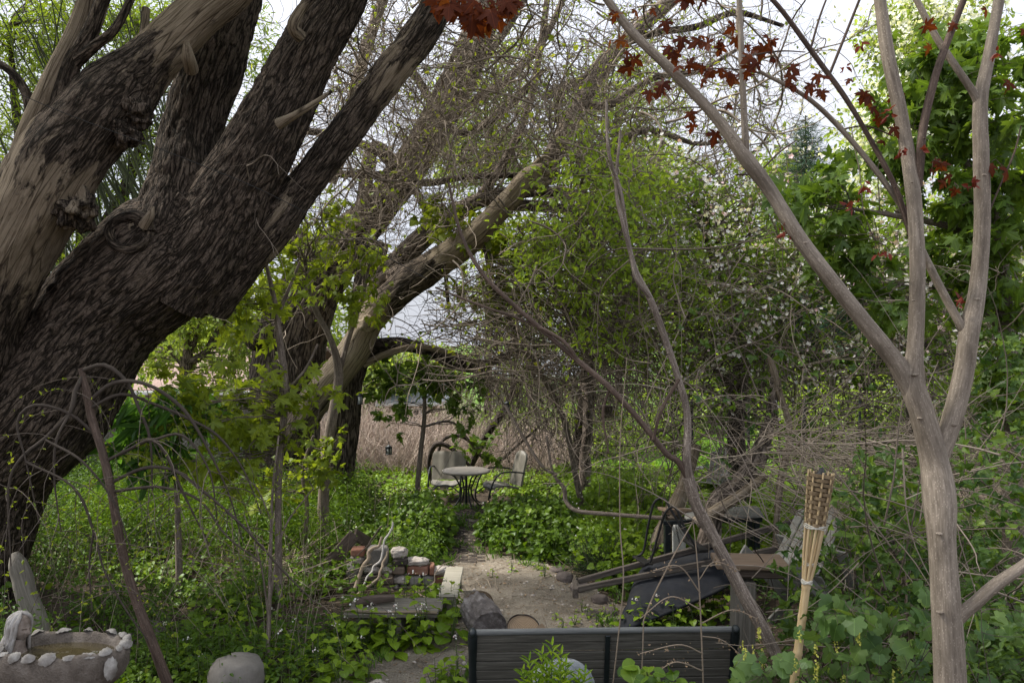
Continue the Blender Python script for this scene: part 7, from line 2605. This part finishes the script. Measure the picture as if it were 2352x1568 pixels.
# ---- bramble plants standing right of the torch
for k, (px, py, D, lab) in enumerate([(1990, 1400, 5.4, 'raspberry cane with toothed leaves just right of the torch'), (2080, 1380, 5.6, 'raspberry cane with toothed leaves left of the smooth maple trunk'), (2290, 1420, 5.2, 'raspberry cane with toothed leaves at the right edge')]):
    b = P(px, py, D)
    root = thing('raspberry_cane', (b[0], b[1], gz(b[0], b[1])), lab, 'plant')
    n = 7
    st = np.column_stack([b[0] + rng.normal(0, .1, n), b[1] + rng.normal(0, .1, n), np.full(n, gz(b[0], b[1]))])
    wd, lf = MB(), MB()
    p = strands(wd, st, np.column_stack([rng.normal(0, .25, n), rng.normal(0, .25, n), np.ones(n)]), rng.uniform(.9, 1.5, n), 14, .06, -.03, .005, .6, None, 5)
    idx = rng.integers(0, n, 90), rng.integers(3, 14, 90)
    trios(lf, p[idx] + rng.normal(size=(90, 3)) * .06, .085)
    wd.build('canes', M['redstem'], root)
    lf.build('leaves', M['bramble'], root)

# ---- currant bush in the bottom right corner
cb = P(2010, 1600, 4.5)
root = thing('currant_bush', (cb[0], cb[1], gz(cb[0], cb[1])), 'currant bush with lobed leaves and yellow green flower strings at the torch foot', 'shrub')
wd, lf, fl = MB(), MB(), MB()
n = 40
st = np.column_stack([cb[0] + rng.normal(0, .28, n), cb[1] + rng.normal(0, .12, n), np.full(n, gz(cb[0], cb[1]))])
p = strands(wd, st, np.column_stack([rng.normal(0, .35, n), rng.normal(0, .25, n), np.ones(n)]), rng.uniform(.3, .75, n), 8, .08, 0, .004, .5, None, 5)
spots = np.concatenate([region(95, 1830, 2130, 1400, 1590, 4.25, 4.8), region(16, 1870, 2000, 1370, 1440, 4.3, 4.6), region(10, 2090, 2140, 1340, 1430, 4.3, 4.7), region(60, 2210, 2370, 1390, 1600, 4.3, 4.9), region(30, 1680, 1830, 1500, 1590, 4.3, 4.8)])
k = len(spots)
leaves(lf, GRAPE, spots, np.column_stack([rng.normal(0, .4, k), rng.normal(-.6, .4, k), np.abs(rng.normal(.6, .3, k))]), np.column_stack([rng.normal(0, .6, k), rng.normal(-.2, .4, k), rng.normal(-.5, .4, k)]), rng.uniform(.05, .125, k))
an = p.reshape(-1, 3)
near = np.array([an[np.linalg.norm(an - q, axis=1).argmin()] for q in spots])
carry(wd, near, spots, .004, .0012)
for q in region(26, 1660, 2090, 1440, 1580, 4.2, 4.6):
    m = 12
    pp = q + np.column_stack([rng.normal(0, .006, m), rng.normal(0, .006, m), -np.linspace(0, .06, m)])
    leaves(fl, BLOSSOM, pp, rand_dirs(m), rand_dirs(m), .014)
wd.build('branches', M['twig_dark'], root)
lf.build('leaves', M['grape'], root)
fl.build('blossom', M['yellow'], root)

# ---- heart-leaved plant at the lower right end of the bench
lf = MB()
root = thing('leafy_shoots', (*P(1495, 1600, 4.5)[:2], gz(*P(1495, 1600, 4.5)[:2])), 'big leaved green plant at the bottom edge in front of the bench slats', 'plant')
sp_ = region(26, 1440, 1550, 1520, 1600, 4.35, 4.6)
leaves(lf, ROUND, sp_, np.column_stack([rng.normal(0, .4, 26), rng.normal(-.5, .3, 26), np.ones(26)]), np.column_stack([rng.normal(0, .8, 26), rng.normal(-.3, .4, 26), rng.normal(-.2, .3, 26)]), rng.uniform(.06, .11, 26))
lf.build('leaves', M['mustard'], root)
st_ = MB()
carry(st_, np.repeat(P(1495, 1640, 4.5)[None], 26, 0), sp_, .006, .002)
st_.build('stem', M['stalk'], root)

# ---- dry weed stalks in front of the bench
root = thing('dry_weed', (*P(1612, 1640, 4.6)[:2], gz(*P(1612, 1640, 4.6)[:2])), 'dead tan weed stalk with curled seed heads in front of the park bench', 'plant')
wd, sd_ = MB(), MB()
tube(wd, limb_pts([(1618, 1640, 4.6, 2), (1612, 1480, 4.6, 1.8), (1606, 1350, 4.6, 1.6), (1598, 1250, 4.6, 1.3), (1590, 1185, 4.6, .8)]), sides=6, step=.03, lump=.1, lf=20)
side = [[(1610, 1400, 4.6, 1.8), (1540, 1370, 4.55, 1.5), (1470, 1420, 4.5, 1)], [(1608, 1360, 4.6, 1.8), (1560, 1300, 4.55, 1.5), (1500, 1310, 4.5, 1)], [(1612, 1430, 4.6, 1.8), (1680, 1400, 4.6, 1.4), (1740, 1420, 4.6, 1)], [(1614, 1500, 4.6, 1.8), (1560, 1480, 4.5, 1.5), (1470, 1500, 4.45, 1)], [(1615, 1540, 4.6, 1.8), (1550, 1520, 4.5, 1.5), (1490, 1560, 4.5, 1)], [(1606, 1330, 4.6, 1.4), (1640, 1290, 4.6, 1.2), (1700, 1310, 4.6, 1)], [(1612, 1460, 4.6, 1.4), (1660, 1470, 4.6, 1.2), (1720, 1520, 4.6, 1)]]
for s in side:
    pp = tube(wd, limb_pts(s), sides=5, step=.02)
    k = 26
    q = pp[rng.integers(len(pp) // 3, len(pp), k), :3] + rng.normal(size=(k, 3)) * .012
    leaves(wd, OVATE, q, rand_dirs(k), rand_dirs(k), rng.uniform(.008, .022, k), None, 1)
wd.build('stem', [M['twig_dry'], M['dead_leaf']], root)
root = thing('dry_weed', (*P(1440, 1640, 4.7)[:2], gz(*P(1440, 1640, 4.7)[:2])), 'tall thin dead cane rising before the wheelbarrow tub and bench', 'plant')
wd = MB()
tube(wd, limb_pts([(1400, 1640, 4.7, 1.6), (1418, 1480, 4.7, 1.6), (1432, 1330, 4.7, 1.6), (1424, 1200, 4.75, 1.5), (1425, 1000, 4.8, 1.2), (1440, 820, 4.9, .8)]), sides=6, step=.03, lump=.12, lf=20)
tube(wd, limb_pts([(1478, 1425, 4.7, 1.6), (1500, 1370, 4.7, 2), (1545, 1280, 4.7, 1.8), (1590, 1200, 4.75, 1.2)]), sides=6, step=.03, lump=.12, lf=20)
tube(wd, limb_pts([(1470, 1640, 4.7, 1.6), (1476, 1500, 4.7, 1.6), (1478, 1425, 4.7, 1.6)]), sides=6, step=.03, lump=.12, lf=20)
wd.build('stem', M['twig_dry'], root)

# ---- curved dark vines behind the table, and over the yew
mb = MB()
for s in ([(1012, 1160, 14.7, 5), (990, 1100, 14.7, 5), (985, 1060, 14.7, 5), (1000, 1022, 14.7, 6), (1030, 1025, 14.7, 5), (1070, 1060, 14.7, 4), (1090, 1085, 14.7, 3)],
          [(1000, 1090, 14.9, 4), (1012, 1020, 14.9, 4), (1040, 1000, 14.9, 4), (1075, 1010, 14.9, 4), (1110, 1050, 14.9, 4), (1150, 1055, 14.9, 4), (1180, 1030, 14.9, 3), (1260, 960, 14.9, 2)],
          [(1080, 1070, 15.0, 8), (1110, 1010, 15.0, 9), (1145, 960, 15.0, 9), (1170, 920, 15.0, 7), (1190, 850, 15.0, 5)]):
    tube(mb, limb_pts(s), sides=8, step=.04, lump=.15, lf=8)
o = mb.build('old_vine', M['dark_limb'], None, (*P(1012, 1160, 13.9)[:2], 0))
tag(o, 'dark twisted old vine looping up behind the patio chairs', 'vine')
mb = MB()
for s in ([(1255, 1000, 9.4, 3), (1270, 1085, 9.4, 3), (1295, 1120, 9.4, 5), (1300, 1150, 9.4, 5), (1325, 1172, 9.3, 5), (1400, 1180, 9.2, 5), (1480, 1186, 9.1, 5), (1560, 1190, 9, 5), (1640, 1180, 9, 4)],
          [(1160, 930, 9.6, 4), (1200, 1000, 9.5, 4), (1245, 1070, 9.4, 4), (1280, 1090, 9.4, 4)]):
    tube(mb, limb_pts(s), sides=8, step=.03, lump=.12, lf=8)
o = mb.build('bare_branch', M['stick'], None, P(1300, 1150, 9.4))
tag(o, 'long bare branch bending down and running level above the yew shrub', 'branch')
# trunks and dead wood behind the wheelbarrow
for k, (s, mt, lab) in enumerate([
    ([(1520, 1250, 9.6, 26, .5), (1540, 1190, 9.6, 22, .5), (1565, 1130, 9.6, 18, .8), (1585, 1070, 9.6, 16, .9), (1600, 1020, 9.6, 14, .7)], 'limb', 'grey leaning dead trunk behind the dark metal table'),
    ([(1640, 1180, 8.6, 26, .2), (1690, 1120, 8.6, 28, .3), (1740, 1050, 8.6, 22, .1), (1770, 960, 8.7, 14), (1780, 850, 8.8, 10)], 'limb', 'shaggy barked leaning trunk right of the far grey chair'),
    ([(1600, 1200, 8.4, 16, .9), (1680, 1150, 8.3, 14, .9), (1760, 1090, 8.2, 10, .8)], 'limb', 'pale split log lying across the brush behind the table'),
    ([(1340, 1150, 13.2, 14), (1345, 1050, 13.2, 14), (1350, 960, 13.2, 13), (1345, 880, 13.3, 10)], 'limb', 'straight rough trunk standing in the vine curtain'),
    ([(1790, 1120, 8.2, 9, .8), (1815, 1000, 8.2, 9, .8), (1790, 900, 8.2, 9, .9), (1770, 830, 8.2, 8, .9), (1740, 800, 8.2, 4, .9)], 'limb', 'silvery dead stem twisting up through the brambles'),
    ([(2080, 1330, 5.9, 12, .4), (2040, 1240, 5.9, 12, .3), (1990, 1160, 5.9, 10, .2)], 'limb', 'old grey branch slanting down behind raspberry leaves left of the maple trunk'),
    ([(2200, 1440, 5.2, 8), (2280, 1400, 5.2, 9), (2380, 1370, 5.2, 9)], 'dark_limb', 'dark branch lying low at the right behind the maple side stem'),
]):
    mb = MB()
    lp = limb_pts(s)
    if k != 2:
        g0 = lp[0].copy()
        g0[2] = gz(g0[0], g0[1]) - .08
        g0[0] -= (lp[1, 0] - lp[0, 0]) * .6
        lp = np.vstack([g0, lp])
    p = tube(mb, lp, sides=18, step=.03, lump=.22, ridge=.012, lf=6, seed=k + 3)
    o = mb.build('dead_trunk', M[mt], None, p[0, :3])
    tag(o, lab, 'trunk')

# a thin wire strung past the big willow
mb = MB()
tube(mb, limb_pts([(-40, 178, 5.7, .9), (130, 253, 5.7, .9), (321, 325, 5.75, .9), (461, 379, 5.8, .9), (650, 461, 5.9, .9), (980, 640, 6.6, .9)]), sides=5, step=.1)
o = mb.build('wire', M['black_metal'], None, P(321, 325, 5.75))
tag(o, 'thin dark wire strung slanting across the big willow trunk', 'wire')
